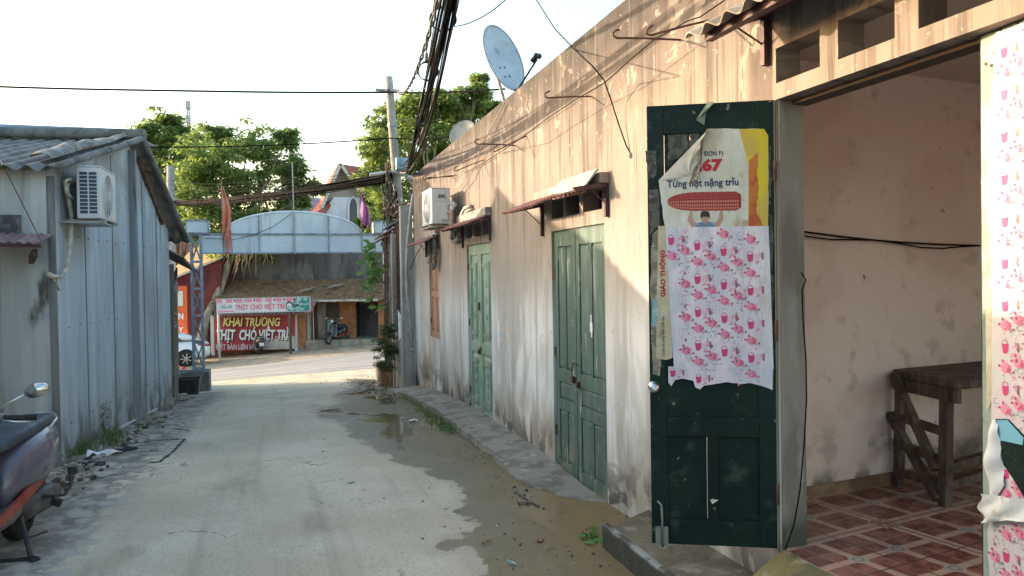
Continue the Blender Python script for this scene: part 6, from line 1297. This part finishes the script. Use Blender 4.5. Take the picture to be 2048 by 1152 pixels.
# long sign board on two posts
SO = 1.2
sgn = thing('sign_board', 'long white and pink shop sign board with pink lettering standing on two posts', 'sign', SF @ Vector((2,SO,-1.4)))
A4 = [fp(433,627,SO), fp(621,622,SO), fp(620,593,SO), fp(432,598,SO)]
b = MB(SF); b.prism([(x,SO,z) for x, z in A4], (0,-.12,0)); b.build('board', mat('sign_white', (.56,.58,.60), .5, [dict(c=(.5,.52,.55), s=2)]), sgn)
f = Flat(SF); lerp2 = lambda a, c, t: (a[0]+(c[0]-a[0])*t, a[1]+(c[1]-a[1])*t)
SQ = lambda u, v: lerp2(lerp2(A4[0],A4[1],u), lerp2(A4[3],A4[2],u), v)
f.poly([SQ(.0,.71),SQ(.82,.71),SQ(.845,.99),SQ(.0,.99)], SO+.006, 0)
f.poly([SQ(.76,.02),SQ(.99,.02),SQ(.99,.98),SQ(.85,.98),SQ(.82,.70),SQ(.79,.35)], SO+.008, 1)
r = random.Random(17)
for i in range(46): u, v = r.uniform(.80,.985), r.uniform(.06,.94); 
for i in range(40):
    u, v = r.uniform(.83,.98), r.uniform(.10,.92); c = SQ(u,v); f.ell(c[0], c[1], r.uniform(.02,.11), r.uniform(.015,.05), SO+.010+.0004*i, r.choice((2,3,4,2)), rot=r.uniform(-.6,.6), n=8)
c = SQ(.775,.40); f.ell(c[0], c[1], .15, .20, SO+.012, 3); f.ell(c[0], c[1]-.02, .11, .13, SO+.014, 5); f.ell(c[0]-.02, c[1]-.05, .09, .06, SO+.016, 4); c = SQ(.80,.18); f.ell(c[0], c[1], .10, .06, SO+.015, 2)
for i in range(7): c = SQ(.085+.105*i,.85); f.ell(c[0], c[1], .085, .085, SO+.010, 5); f.ell(c[0]+.01, c[1], .055, .05, SO+.012, (2,3,6,3,2,3,3)[i]); f.ell(c[0]-.02, c[1]-.01, .03, .025, SO+.014, 4)
f.poly([SQ(.02,.08),SQ(.185,.08),SQ(.185,.17),SQ(.02,.17)], SO+.008, 0)
f.line([SQ(.06,.32),SQ(.165,.33)], .012, SO+.010, 6); f.line([SQ(0,.005),SQ(1,.005)], .03, SO+.013, 7); f.line([SQ(0,.995),SQ(1,.995)], .03, SO+.013, 7); f.line([SQ(.003,0),SQ(.003,1)], .03, SO+.013, 7); f.line([SQ(.997,0),SQ(.997,1)], .03, SO+.013, 7)
f.b.build('printed_pictures', [fl('sign_pink', (.62,.20,.30)), fl('sign_teal', (.03,.22,.24)), fl('sign_mint', (.30,.50,.50)), fl('sign_dark', (.04,.07,.11)), fl('sign_food', (.36,.42,.36)), fl('sign_plate', (.58,.62,.64)), fl('sign_blue', (.20,.27,.36)), fl('sign_rim', (.34,.40,.42))], sgn)
def sgt(body, u0, u1, v0, v1, m, bold=.02, shear=0):
    a, c, t = SQ(u0,v0), SQ(u1,v0), SQ(u0,v1); ang = math.atan2(c[1]-a[1], c[0]-a[0]); ux = SDR*math.cos(ang)+Vector((0,0,1))*math.sin(ang); uz = Vector((0,0,1))*math.cos(ang)-SDR*math.sin(ang)
    b = MB(); text_mb(b, body, frame(SF @ Vector((a[0],SO+.012,a[1])), ux, SNR, uz), math.hypot(c[0]-a[0], c[1]-a[1]), t[1]-a[1], bold=bold, shear=shear); b.build('lettering', m, sgn)
sgt("THỊT CHÓ VIỆT TRÌ", .20, .725, .12, .68, PNK, .03); sgt("Hữu Hà", .045, .165, .36, .62, fl('sign_script', (.13,.16,.18)), .0, .35)
b = MB(); o = SF @ Vector((SQ(.016,0)[0],SO-.06,0)); b.tube([(o.x,o.y,-1.75),(o.x,o.y,SQ(.016,.98)[1])], .05, 8); b.build('post', mat('post_white', (.46,.46,.45), .6), sgn)
b = MB(); o = SF @ Vector((SQ(.775,0)[0],SO-.06,0)); b.tube([(o.x,o.y,-1.75),(o.x,o.y,SQ(.775,.5)[1])], .055, 8); b.build('post', mat('post_black', (.05,.045,.045), .6), sgn)
# dark red house with orange sign at the left
rh = thing('house', 'dark red house with a sloping tan tiled roof beside the shop with the banner', 'house', S0+SDR*-3+Vector((0,0,-1.6)))
MAR = mat('maroon_wall', (.10,.018,.022), .85, [dict(c=(.14,.03,.03), s=2), dict(c=(.07,.014,.018), s=4, lo=.55, hi=.7)])
OFR = -.4
pl = [fp(q[0],q[1],OFR) for q in ((330,720),(443,720),(443,515),(405,530),(362,548),(330,562))]
b = MB(SF); b.prism([(x,OFR,z) for x, z in pl], (0,-4,0)); b.build('wall', MAR, rh)
b = MB(SF); g0, g1 = fp(322,566,OFR+.2), fp(446,512,OFR+.2); gb0, gb1 = fp(330,520,OFR-4), fp(446,490,OFR-4)
b.grid(lambda u, v: (g0[0]+(g1[0]-g0[0])*u, OFR+.2-5*v, g0[1]+(g1[1]-g0[1])*u+1.9*v), 20, 10); b.build('roof', mat('tan_tile', (.33,.22,.12), .95, [dict(c=(.22,.14,.07), s=(8,8,8), lo=.48, hi=.6), dict(c=(.42,.31,.19), s=12, lo=.58, hi=.68)], bump=(.8, 14, .03)), rh, solid=.05)
b = MB(SF); b.bar((g0[0],OFR+.22,g0[1]-.03),(g1[0],OFR+.22,g1[1]-.03),.05,.09); b.build('fascia', mat('fascia_white', (.5,.45,.4), .8), rh)
b = MB(SF); x0, zt2 = fp(396,505,OFR-6); b.box(x0-3.2, x0-.05, OFR-7.5, OFR-6.5, -1, fp(366,452,OFR-6.5)[1]); b.build('pink_wall', mat('pink_wall', (.42,.23,.21), .9, [dict(c=(.36,.2,.18), s=2)]), rh)
os_ = thing('sign_board', 'vertical orange sign with white letters beside the dark red house', 'sign', SF @ Vector((fp(362,690,.3)[0],.3,-1.4)))
q0, q1 = fp(350,672,.3), fp(373,572,.3); b = MB(SF); b.box(q0[0],q1[0],.18,.3,q0[1],q1[1]); b.build('board', mat('sign_orange', (.60,.11,.03), .5, [dict(c=(.52,.08,.03), s=2)]), os_)
for ch, py in (("N",632),("Y",660)): stext(os_, ch, 357, 367, py+7, py-6, WHT, .312, None, .03)
b = MB(SF); q0, q1 = fp(355,612,.36), fp(365,582,.36); b.box(q0[0],q1[0],.305,.33,q0[1],q1[1]); b.build('panel', mat('panel_white', (.55,.55,.52), .6), os_)
# villa with red roofs, grey roof beside it
vl = thing('villa', 'white villa with red tiled gable roofs and an arched window beyond the gate', 'house', (5,46,-1.4))
VW = mat('villa_white', (.72,.74,.77), .85, [dict(c=(.62,.64,.67), s=1.2)]); RT = mat('red_tile', (.33,.095,.06), .85, [dict(c=(.25,.07,.05), s=(2,9,9)), dict(c=(.42,.17,.12), s=5, lo=.58, hi=.7)], bump=(.7, (5,22,22), .03)); CREAM = mat('gable_cream', (.50,.42,.35), .85)
def vp(px, py, Y=46): return atY(px, py, Y)
b = MB(); g = [vp(*q) for q in ((652,470),(738,470),(738,395),(715,368),(681,331),(655,378),(645,400))]; b.prism([vp(652,560)]+[vp(738,560)]+g[2:], (0,5,0)); b.build('gable_wall', CREAM, vl)
b = MB(); b.prism([vp(*q,45.6) for q in ((640,560),(737,560),(737,396),(668,394),(655,412),(640,446))], (0,.35,0)); b.build('wall', VW, vl)
def slab(name, pts, m, th=.12, parent=vl): b = MB(); n = (Vector(pts[1])-Vector(pts[0])).cross(Vector(pts[2])-Vector(pts[0])).normalized(); n = n if n.z > 0 else -n; b.prism(pts, n*th); return b.build(name, m, parent)
ap = vp(681,328,45.4); apb = ap+Vector((0,6,0)); rl = vp(724,390,45.4); ll = vp(640,425,45.4)
slab('roof', [ap, vp(795,345,51), vp(800,400,51.5), rl], RT); slab('roof', [ap, apb, ll+Vector((0,6,0)), ll], RT)
b = MB(); b.bar(ap+Vector((0,-.05,0)), rl+Vector((0,-.05,0)), .08, .16); b.bar(ap+Vector((0,-.05,0)), ll+Vector((0,-.05,0)), .08, .16); b.build('verge_board', mat('verge_white', (.6,.58,.54), .8), vl)
slab('roof', [vp(608,446,44.5), vp(640,446,44.5), vp(668,402,46), vp(652,390,47.5)], RT); slab('roof', [vp(722,398,44.8), vp(790,405,44.8), vp(800,372,47), vp(742,372,47)], RT)
b = MB(); aw_ = [vp(x,y,45.55) for x, y in [(699,470),(714,470),(714,412),(712,402),(706.5,397),(701,402),(699,412)]]; b.prism(aw_, (0,-.02,0)); b.build('arched_window', mat('window_grey', (.10,.105,.10), .4), vl)
b = MB(); b.tube([vp(x,y,45.5) for x, y in [(697,470),(697,412),(700,400),(706.5,394),(713,400),(716,412),(716,470)]], .06, 6); b.build('window_arch', VW, vl)
b = MB(); b.box(vp(615,0).x, vp(668,0).x, 45.2, 45.9, -1, vp(640,455).z-.2); b.box(vp(716,0).x, vp(800,0).x, 45.4, 45.9, -1, vp(740,425).z); b.build('side_wall', VW, vl)
b = MB(); b.bar(vp(640,444,45), vp(680,452,45), .25, .12); b.build('canopy', mat('canopy_grey', (.2,.2,.2), .8), vl)
gh = thing('house', 'low house with a dull grey sheet roof beside the white villa', 'house', (2.2,50,-1.4))
slab('roof', [vp(560,440,48), vp(628,448,48), vp(660,402,52), vp(572,392,52)], mat('grey_roof', (.22,.235,.25), .8, [dict(c=(.3,.31,.32), s=(6,1,1))]), parent=gh)
b = MB(); b.box(vp(560,0,48.5).x, vp(628,0,48.5).x, 48.5, 52, -1.4, vp(600,455,48.5).z); b.build('wall', VW, gh)
# wall between road and villa, hidden mostly by gate
# radio mast
mast = MB(); mp_ = atY(376,300,170); top = atY(375.5,211,170)
for k in range(3): a = k*2.094; mast.tube([mp_+Vector((1.0*math.cos(a),1.0*math.sin(a),-20)), top+Vector((.25*math.cos(a),.25*math.sin(a),0))], .12, 5)
for i in range(26): t = i/26; c = mp_.lerp(top, t); w = .9-.7*t; mast.bar(c+Vector((-w,0,0)), c+Vector((w,0,.6*(-1)**i)), .14)
for z in (.25,.6,.92): c = mp_.lerp(top, z); mast.lathe(c,(0,0,1),[(0,.6),(1.6,.6)],8)
tag(mast.build('radio_mast', mat('mast_grey', (.45,.45,.46), .7)), 'thin far-off radio mast rising above the tree behind the shed', 'mast')

# ------------------------------------------------------------------ car
CARW = mat('car_white', (.70,.72,.74), .25, coat=.6); GLASS = mat('car_glass', (.03,.035,.045), .12); TAIL = mat('tail_red', (.32,.012,.03), .25, coat=.5)
ce = atG(425, 724); ck = atG(371, 733); hd = Vector((ck.x-ce.x, ck.y-ce.y, 0)).normalized(); hd = (hd*.5+Vector((-1,.02,0))*.5).normalized(); lfv = Vector((-hd.y, hd.x, 0))
car = thing('parked_car', 'white sedan parked by the roadside behind the gate pillar', 'car', (ck.x, ck.y, ck.z))
gc = float(ck.z); orig = Vector((ck.x, ck.y, gc))-hd*.98-lfv*.78   # rear centre on the ground
if lfv.dot(CAM-orig) < 0: lfv = -lfv; orig = Vector((ck.x, ck.y, gc))-hd*.98-lfv*.78
CF = frame(orig, hd, lfv, (0,0,1))
b = MB(CF); E = lambda x, zc, hw, hh: ((x,0,zc),(0,hw,0),(0,0,hh))
b.loft([E(0,.62,.70,.20),E(.06,.62,.80,.32),(( .35),0,0) and E(.35,.62,.87,.37),E(1.2,.62,.90,.36),E(2.4,.60,.90,.34),E(3.2,.58,.89,.32),E(3.9,.55,.86,.28),E(4.3,.52,.78,.22),E(4.4,.50,.68,.15)], 24, 4); b.build('body', CARW, car, smooth=True)
b = MB(CF); b.loft([E(.28,.98,.58,.02),E(.75,1.12,.60,.14),E(1.35,1.18,.60,.24),E(2.1,1.19,.61,.26),E(2.7,1.12,.62,.20),E(3.25,.96,.64,.05)], 24, 3); b.build('cabin', CARW, car, smooth=True)
for s in (-1, 1): b = MB(CF); b.add([(1.0,s*.612,1.0),(2.9,s*.645,1.0),(2.5,s*.60,1.25),(2.0,s*.585,1.33),(1.4,s*.585,1.30)], [(0,1,2,3,4)]); b.build('side_window', GLASS, car)
b = MB(CF); b.add([(.45,.46,1.045),(.45,-.46,1.045),(1.15,-.42,1.37),(1.15,.42,1.37)], [(0,1,2,3)]); b.build('rear_window', GLASS, car)
for s in (-1, 1):
    b = MB(CF); b.loft([((.03,s*.72,.80),(0,.06,0),(0,0,.05)),((.10,s*.78,.81),(0,.06,0),(0,0,.06)),((.50,s*.86,.84),(0,.03,0),(0,0,.03))], 10); b.build('tail_light', TAIL, car)
b = MB(CF); b.box(-.02,.02,-.72,.72,.76,.80); b.build('light_bar', TAIL, car)
b = MB(CF); b.box(-.03,.10,-.70,.70,.26,.44); b.build('rear_bumper', BLACKP, car, bevel=.02)
def wheel(parent, xf, c, r, w, spokes, rimm=STEEL, name='wheel'):
    c = Vector(c); b = MB(xf); b.lathe(c-Vector((0,w/2,0)),(0,1,0),[(0,r*.68),(0,r*.9),(w*.2,r),(w*.8,r),(w,r*.9),(w,r*.68)],24,cap=False); wo = b.build('wheel', RUBBER, parent, smooth=True); MW[wo] = MW[parent]
    b = MB(xf); b.lathe(c-Vector((0,w*.46,0)),(0,1,0),[(0,r*.69),(w*.92,r*.69)],20,cap=False); b.lathe(c-Vector((0,w*.1,0)),(0,1,0),[(0,r*.62),(w*.2,r*.62)],16) if spokes > 8 else None
    for k in range(spokes): a = 2*math.pi*k/spokes; d_ = Vector((math.cos(a),0,math.sin(a))); b.bar(c+d_*r*.1, c+d_*r*.68, r*.12, w*.9, up=(0,1,0))
    b.lathe(c-Vector((0,w*.5,0)),(0,1,0),[(0,r*.18),(w,r*.18)],12); b.build('rim', rimm, wo)
    return wo
for x in (.98, 3.55):
    for s in (-1, 1):
        wheel(car, CF, (x,s*.825,.315), .315, .2, 7)
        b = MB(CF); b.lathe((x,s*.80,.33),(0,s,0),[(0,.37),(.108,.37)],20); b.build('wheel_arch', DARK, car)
# ------------------------------------------------------------------ scooters
def scooter(label, xf, base, bodym, shieldm, group=None, plate=False, basket=False, detail=True):
    t = thing('motor_scooter', label, 'motor scooter', base, group=group)
    R = lambda x, zc, hw, hh, y=0: ((x,y,zc),(0,hw,0),(0,0,hh))
    for x in (0, 1.25): wheel(t, xf, (x,0,.235), .235, .10, 5, DULLSTEEL)
    b = MB(xf); b.loft([R(-.50,.64,.06,.05),R(-.43,.60,.13,.14),R(-.22,.56,.20,.19),R(.0,.54,.215,.20),R(.2,.53,.20,.18),R(.36,.48,.14,.16),R(.44,.40,.10,.10)], 18, 2.6); b.build('rear_body', bodym, t, smooth=True)
    b = MB(xf); b.loft([R(-.44,.745,.07,.02),R(-.36,.75,.125,.045),R(-.1,.755,.145,.05),R(.18,.745,.14,.05),R(.38,.725,.115,.05),R(.48,.70,.07,.03)], 18, 3); b.build('seat', mat('seat_black', (.03,.045,.06), .5, [dict(c=(.06,.08,.10), s=3)]), t, smooth=True)
    b = MB(xf); b.tube([(-.22,.13,.70),(-.42,.12,.735),(-.53,.07,.76),(-.55,0,.765),(-.53,-.07,.76),(-.42,-.12,.735),(-.22,-.13,.70)], .013, 8); b.build('grab_rail', STEEL, t, smooth=True)
    b = MB(xf); b.loft([R(-.47,.60,.07,.04),R(-.42,.60,.11,.05)], 12); b.build('tail_light', TAIL, t)
    b = MB(xf); b.loft([R(.36,.30,.15,.06),R(.5,.27,.155,.035),R(.85,.28,.15,.035),R(.95,.34,.14,.06)], 16, 4); b.build('floorboard', mat('floor_grey', (.10,.09,.09), .6, [dict(c=(.2,.15,.13), s=6)]), t)
    for s in (-1, 1):
        b = MB(xf); b.bar((-.05,s*.165,.43),(.46,s*.158,.345),.02,.07); b.bar((.46,s*.158,.345),(.95,s*.15,.30),.02,.06); b.build('side_trim', mat('trim_orange', (.30,.05,.02), .4, [dict(c=(.22,.03,.02), s=6)]), t)
    b = MB(xf)
    def sh(u, v): a = (u-.5)*2; zz = .30+.62*v; return Vector((.93+.10*(1-v)-.17*v-.06*a*a, .21*a*(1-.25*v*v)*(.75+.25*math.sin(math.pi*min(1,v+.25))), zz))
    b.grid(sh, 14, 12); b.build('leg_shield', shieldm, t, smooth=True, solid=.025)
    for u_ in (0, 1): b = MB(xf); b.tube([sh(u_,i/12) for i in range(13)], .010, 6); b.build('shield_trim', mat('trim_white', (.6,.62,.64), .4), t, smooth=True)
    b = MB(xf); b.loft([((.98,0,.30),(0,.06,0),(.05,0,.02)),((.93,0,.55),(0,.11,0),(.10,0,.05)),((.86,0,.80),(0,.09,0),(.09,0,.05)),((.80,0,.93),(0,.05,0),(.05,0,.03))], 14); b.build('front_cover', shieldm, t, smooth=True)
    for s in (-.07,.07): b = MB(xf); b.tube([(.98,s,.55),(1.25,s,.235)], .022, 8); b.build('fork', DULLSTEEL, t)
    b = MB(xf); b.grid(lambda u, v: Vector((1.25+.29*math.cos(.5+2.0*u), .075*(2*v-1), .235+.29*math.sin(.5+2.0*u)-.02*(2*v-1)**2)), 12, 4); b.build('front_fender', shieldm, t, smooth=True, solid=.006)
    b = MB(xf); b.grid(lambda u, v: Vector((.0+.29*math.cos(1.8+1.4*u), .085*(2*v-1), .235+.29*math.sin(1.8+1.4*u)-.02*(2*v-1)**2)), 10, 4); b.build('rear_fender', BLACKP, t, smooth=True, solid=.006)
    b = MB(xf); b.loft([((.80,-.22,.955),(.03,0,0),(0,0,.025)),((.83,-.10,.98),(.07,0,0),(0,0,.055)),((.84,0,.99),(.085,0,0),(0,0,.065)),((.83,.10,.98),(.07,0,0),(0,0,.055)),((.80,.22,.955),(.03,0,0),(0,0,.025))], 14); b.build('handlebar_cover', bodym, t, smooth=True)
    b = MB(xf); b.lathe((.915,0,.985),(1,0,-.1),[(0,.075),(.02,.07),(.03,.05)],16); b.build('headlight', mat('lamp_glass', (.6,.62,.62), .15), t, smooth=True)
    for s in (-1, 1):
        b = MB(xf); b.tube([(.80,s*.20,.955),(.74,s*.36,.94)], .017, 10); b.lathe((.74,s*.36,.94),(-.25,s,-.05),[(0,.020),(.012,.020)],10); b.build('grip', RUBBER, t)
        b = MB(xf); b.tube([(.84,s*.20,.95),(.84,s*.29,.935),(.79,s*.37,.92)], .007, 6); b.build('brake_lever', STEEL, t, smooth=True)
        b = MB(xf); b.tube([(.79,s*.20,.97),(.785,s*.215,1.03),(.77,s*.33,1.085)], .007, 6); mo = b.build('mirror', STEEL, t, smooth=True); MW[mo] = MW[t]
        b = MB(xf); b.loft([((.80,s*.385,1.105),(0,.012,.003),(0,-.003,.012)),((.785,s*.385,1.105),(0,.06,.015),(0,-.01,.038)),((.765,s*.385,1.105),(0,.068,.017),(0,-.011,.042)),((.757,s*.385,1.105),(0,.06,.015),(0,-.01,.037))], 16, 2.2); b.build('mirror_head', mat('mirror_chrome', (.62,.6,.56), .15, metal=1), mo, smooth=True)
        b = MB(xf); b.bar((.10,s*.16,.30),(.12,s*.27,.30),.03,.02); b.build('footpeg', BLACKP, t)
    b = MB(xf); b.loft([R(-.28,.24,.07,.06,.12),R(-.1,.25,.09,.09,.12),R(.3,.27,.08,.08,.10)], 12); b.build('engine_case', mat('engine_dark', (.05,.05,.052), .5, [dict(c=(.11,.10,.09), s=9)]), t, smooth=True)
    b = MB(xf); b.loft([R(-.40,.30,.045,.045,-.14),R(-.1,.28,.06,.06,-.14),R(.1,.26,.03,.03,-.12)], 12); b.build('exhaust', DULLSTEEL, t, smooth=True)
    b = MB(xf); b.tube([(.36,.14,.24),(.50,.24,.02)], .016, 8); b.tube([(.36,-.14,.24),(.46,-.22,.02)], .016, 8); b.tube([(.46,-.24,.012),(.50,.27,.012)], .012, 6); b.tube([(.42,.19,.12),(.24,.25,.10)], .008, 5); b.bar((.47,.22,.012),(.53,.28,.012),.05,.012); b.build('stand', BLACKP, t)
    b = MB(xf); b.tube([(-.02,.17,.27),(-.09,.26,.25),(-.13,.29,.30),(-.15,.29,.40)], .012, 7); b.bar((-.15,.27,.41),(-.15,.33,.41),.035,.045); b.bar((-.06,.21,.22),(-.06,.25,.20),.05,.05); b.build('kick_pedal', BLACKP, t)
    if plate: b = MB(xf); b.box(-.49,-.48,-.095,.095,.40,.54); b.bar((-.42,0,.50),(-.485,0,.47),.04); b.build('number_plate', WHITEP, t)
    return t
def sframe(base, az): h = Vector((math.sin(az), math.cos(az), 0)); return frame(base, h, Vector((-h.y, h.x, 0)), (0,0,1))
PURP = mat('scooter_purple', (.095,.088,.125), .3, [dict(c=(.13,.118,.155), s=2)], coat=.5); BLUE = mat('scooter_blue', (.03,.08,.24), .3, coat=.5)
rb = Vector((-1.64, 6.0, 0)); scooter('dark purple motor scooter with blue leg shield parked near the cement shed', sframe(rb, math.radians(184)), rb, PURP, BLUE)
DKB = mat('bike_dark', (.02,.02,.026), .35, [dict(c=(.05,.05,.06), s=5)], coat=.4); SILV = mat('bike_silver', (.22,.23,.26), .35, coat=.3)
p = atG(519, 709); scooter('motor scooter with white number plate parked facing the red banner', sframe(p, math.radians(-12)), p, DKB, SILV, plate=True)
p = atG(686, 684, .12); scooter('black motor scooter parked beside the dark shop doorway', sframe(p, math.radians(215)), p, DKB, DKB)

# ------------------------------------------------------------------ litter
def scrap(name, label, px, py, s, m, seed, cat='litter', lift=0, group=None, asp=.6):
    g = atG(px, py, lift); r = random.Random(seed); b = MB(); a = r.uniform(0,3)
    b.grid(lambda u, v: Vector((g.x+s*((u-.5)*math.cos(a)-(v-.5)*asp*math.sin(a))*(1+.3*math.sin(7*v)), g.y+s*((u-.5)*math.sin(a)+(v-.5)*asp*math.cos(a)), g.z+lift+.006+s*.12*(1+math.sin(6*u+seed)*math.cos(5*v+seed)))), 8, 6)
    return tag(b.build(name, m, smooth=True), label, cat, group)
ps = atG(192,915); b = MB()
b.grid(lambda u, v: Vector((ps.x-.08+.30*u, ps.y-.03+.16*v*(1-.7*u)+.10*u, .012+.05*math.sin(3.1*v)*(1-u*.6)+.015*math.sin(9*u+4*v))), 14, 8); tag(b.build('plastic_scrap', WHITEP, smooth=True), 'crumpled white plastic scrap lying before the weeds by the shed', 'litter')
b = MB(); q = atG(228,908); b.tube([q, q+Vector((.10,.10,.02)), q+Vector((.2,.12,.02))], [.02,.03,.012], 6); tag(b.build('dark_rag', mat('rag_dark', (.03,.03,.05), .9)), 'twisted dark rag behind the white plastic scrap', 'rag')
scrap('plastic_scrap', 'white plastic scrap lying in the puddle by the kerb', 826, 843, .10, WHITEP, 3)
scrap('plastic_wrapper', 'small teal plastic wrapper on the wet concrete near the doorstep', 1024, 1129, .07, mat('wrapper_teal', (.05,.25,.26), .4, [dict(c=(.5,.55,.55), s=30)]), 5, asp=.3)
scrap('flat_paper', 'pale flat paper disc lying on the dry concrete lane', 701, 966, .07, mat('paper_flat', (.5,.5,.48), .8), 8)
DEADL = mat('dead_leaf', (.06,.035,.02), .8, [dict(c=(.16,.09,.05), s=20)])
for i, (px, py) in enumerate(((1040,1009),(1058,1009),(1052,1008))): scrap('dead_leaf', 'dark dead leaves on the wet concrete near the middle door', px, py, .05, DEADL, i+30, group='dark dead leaves')
for i, (px, py) in enumerate(((1078,1083),(1082,1080))): scrap('dead_leaf', 'pinkish dead leaves on the wet concrete beside the broad-leaved weed', px, py, .055, mat('leaf_pinkish%d' % i, (.26,.14,.11), .8), i+40, group='pinkish dead leaves')
scrap('cigarette_end', 'white cigarette end on the wet concrete', 994, 1054, .03, WHITEP, 50, asp=.25)
scrap('pale_stick', 'short pale stick on the wet concrete', 972, 1088, .09, WOODEDGE, 51, asp=.12)
b = MB(); r = random.Random(44)   # crumbs, pebbles and leaf debris strewn along both edges
def crumb(px, py, s, lift=0):
    g = atG(px, py, lift); k = len(b.v); b.ball((g.x,g.y,g.z+lift+s*.4),(s*r.uniform(.7,1.5),s*r.uniform(.7,1.5),s*r.uniform(.5,.9)),6,m=r.randint(0,2))
    for i in range(k, len(b.v)): b.v[i] = b.v[i]+Vector((r.uniform(-1,1),r.uniform(-1,1),r.uniform(-1,1)))*s*.25
for i in range(190):
    t = r.random(); crumb(105+(345-105)*t+r.gauss(10,14), 965+(800-965)*t+r.gauss(8,12), r.choice((.008,.012,.018,.028))*(1.3-.3*t))
for i in range(120): crumb(r.uniform(110,190), r.gauss(935,16), r.choice((.008,.014,.022)))
for i in range(150):
    t = r.random(); crumb(800+(1110-800)*t+r.gauss(-15,20), 790+(1010-790)*t+r.gauss(12,14), r.choice((.005,.007,.011)))
for i in range(120): crumb(r.uniform(990,1320), r.uniform(1010,1140), r.choice((.004,.006,.009)))
for i in range(60): crumb(r.uniform(640,1000), r.uniform(840,1130), r.choice((.003,.005,.008)))
for i in range(60): crumb(r.gauss(775,25), r.gauss(785,8), r.choice((.015,.022)))
for i in range(40): crumb(r.uniform(1370,1500), r.uniform(1108,1145), r.choice((.004,.006)), .14)
for i in range(80): crumb(1215+(1390-1215)*r.random()+r.gauss(0,5), 1000, .001)
o = b.build('pebbles', [CONC, mat('crumb_dark', (.06,.05,.04), .9), STONEW]); o['kind'] = 'stuff'; tag(o, 'pebbles and crumbs of rubble strewn along the alley edges', 'gravel')
b = MB()
for i in range(200):
    g = atG(r.gauss(735,32), r.gauss(768,8)); a = r.uniform(0,6.28); l = r.uniform(.03,.09); d = Vector((math.cos(a),math.sin(a),0))*l; s = Vector((-d.y,d.x,0))*.3; up = Vector((0,0,.008+.03*r.random()))
    b.add([g+up, g+d*.5+s+up*1.5, g+d+up, g+d*.5-s+up], [(0,1,2,3)], r.randint(0,1))
o = b.build('leaf_debris', [DEADL, mat('debris_brown', (.14,.09,.05), .9)]); o['kind'] = 'stuff'; tag(o, 'brown dead leaves scattered where the alley meets the road', 'leaves')
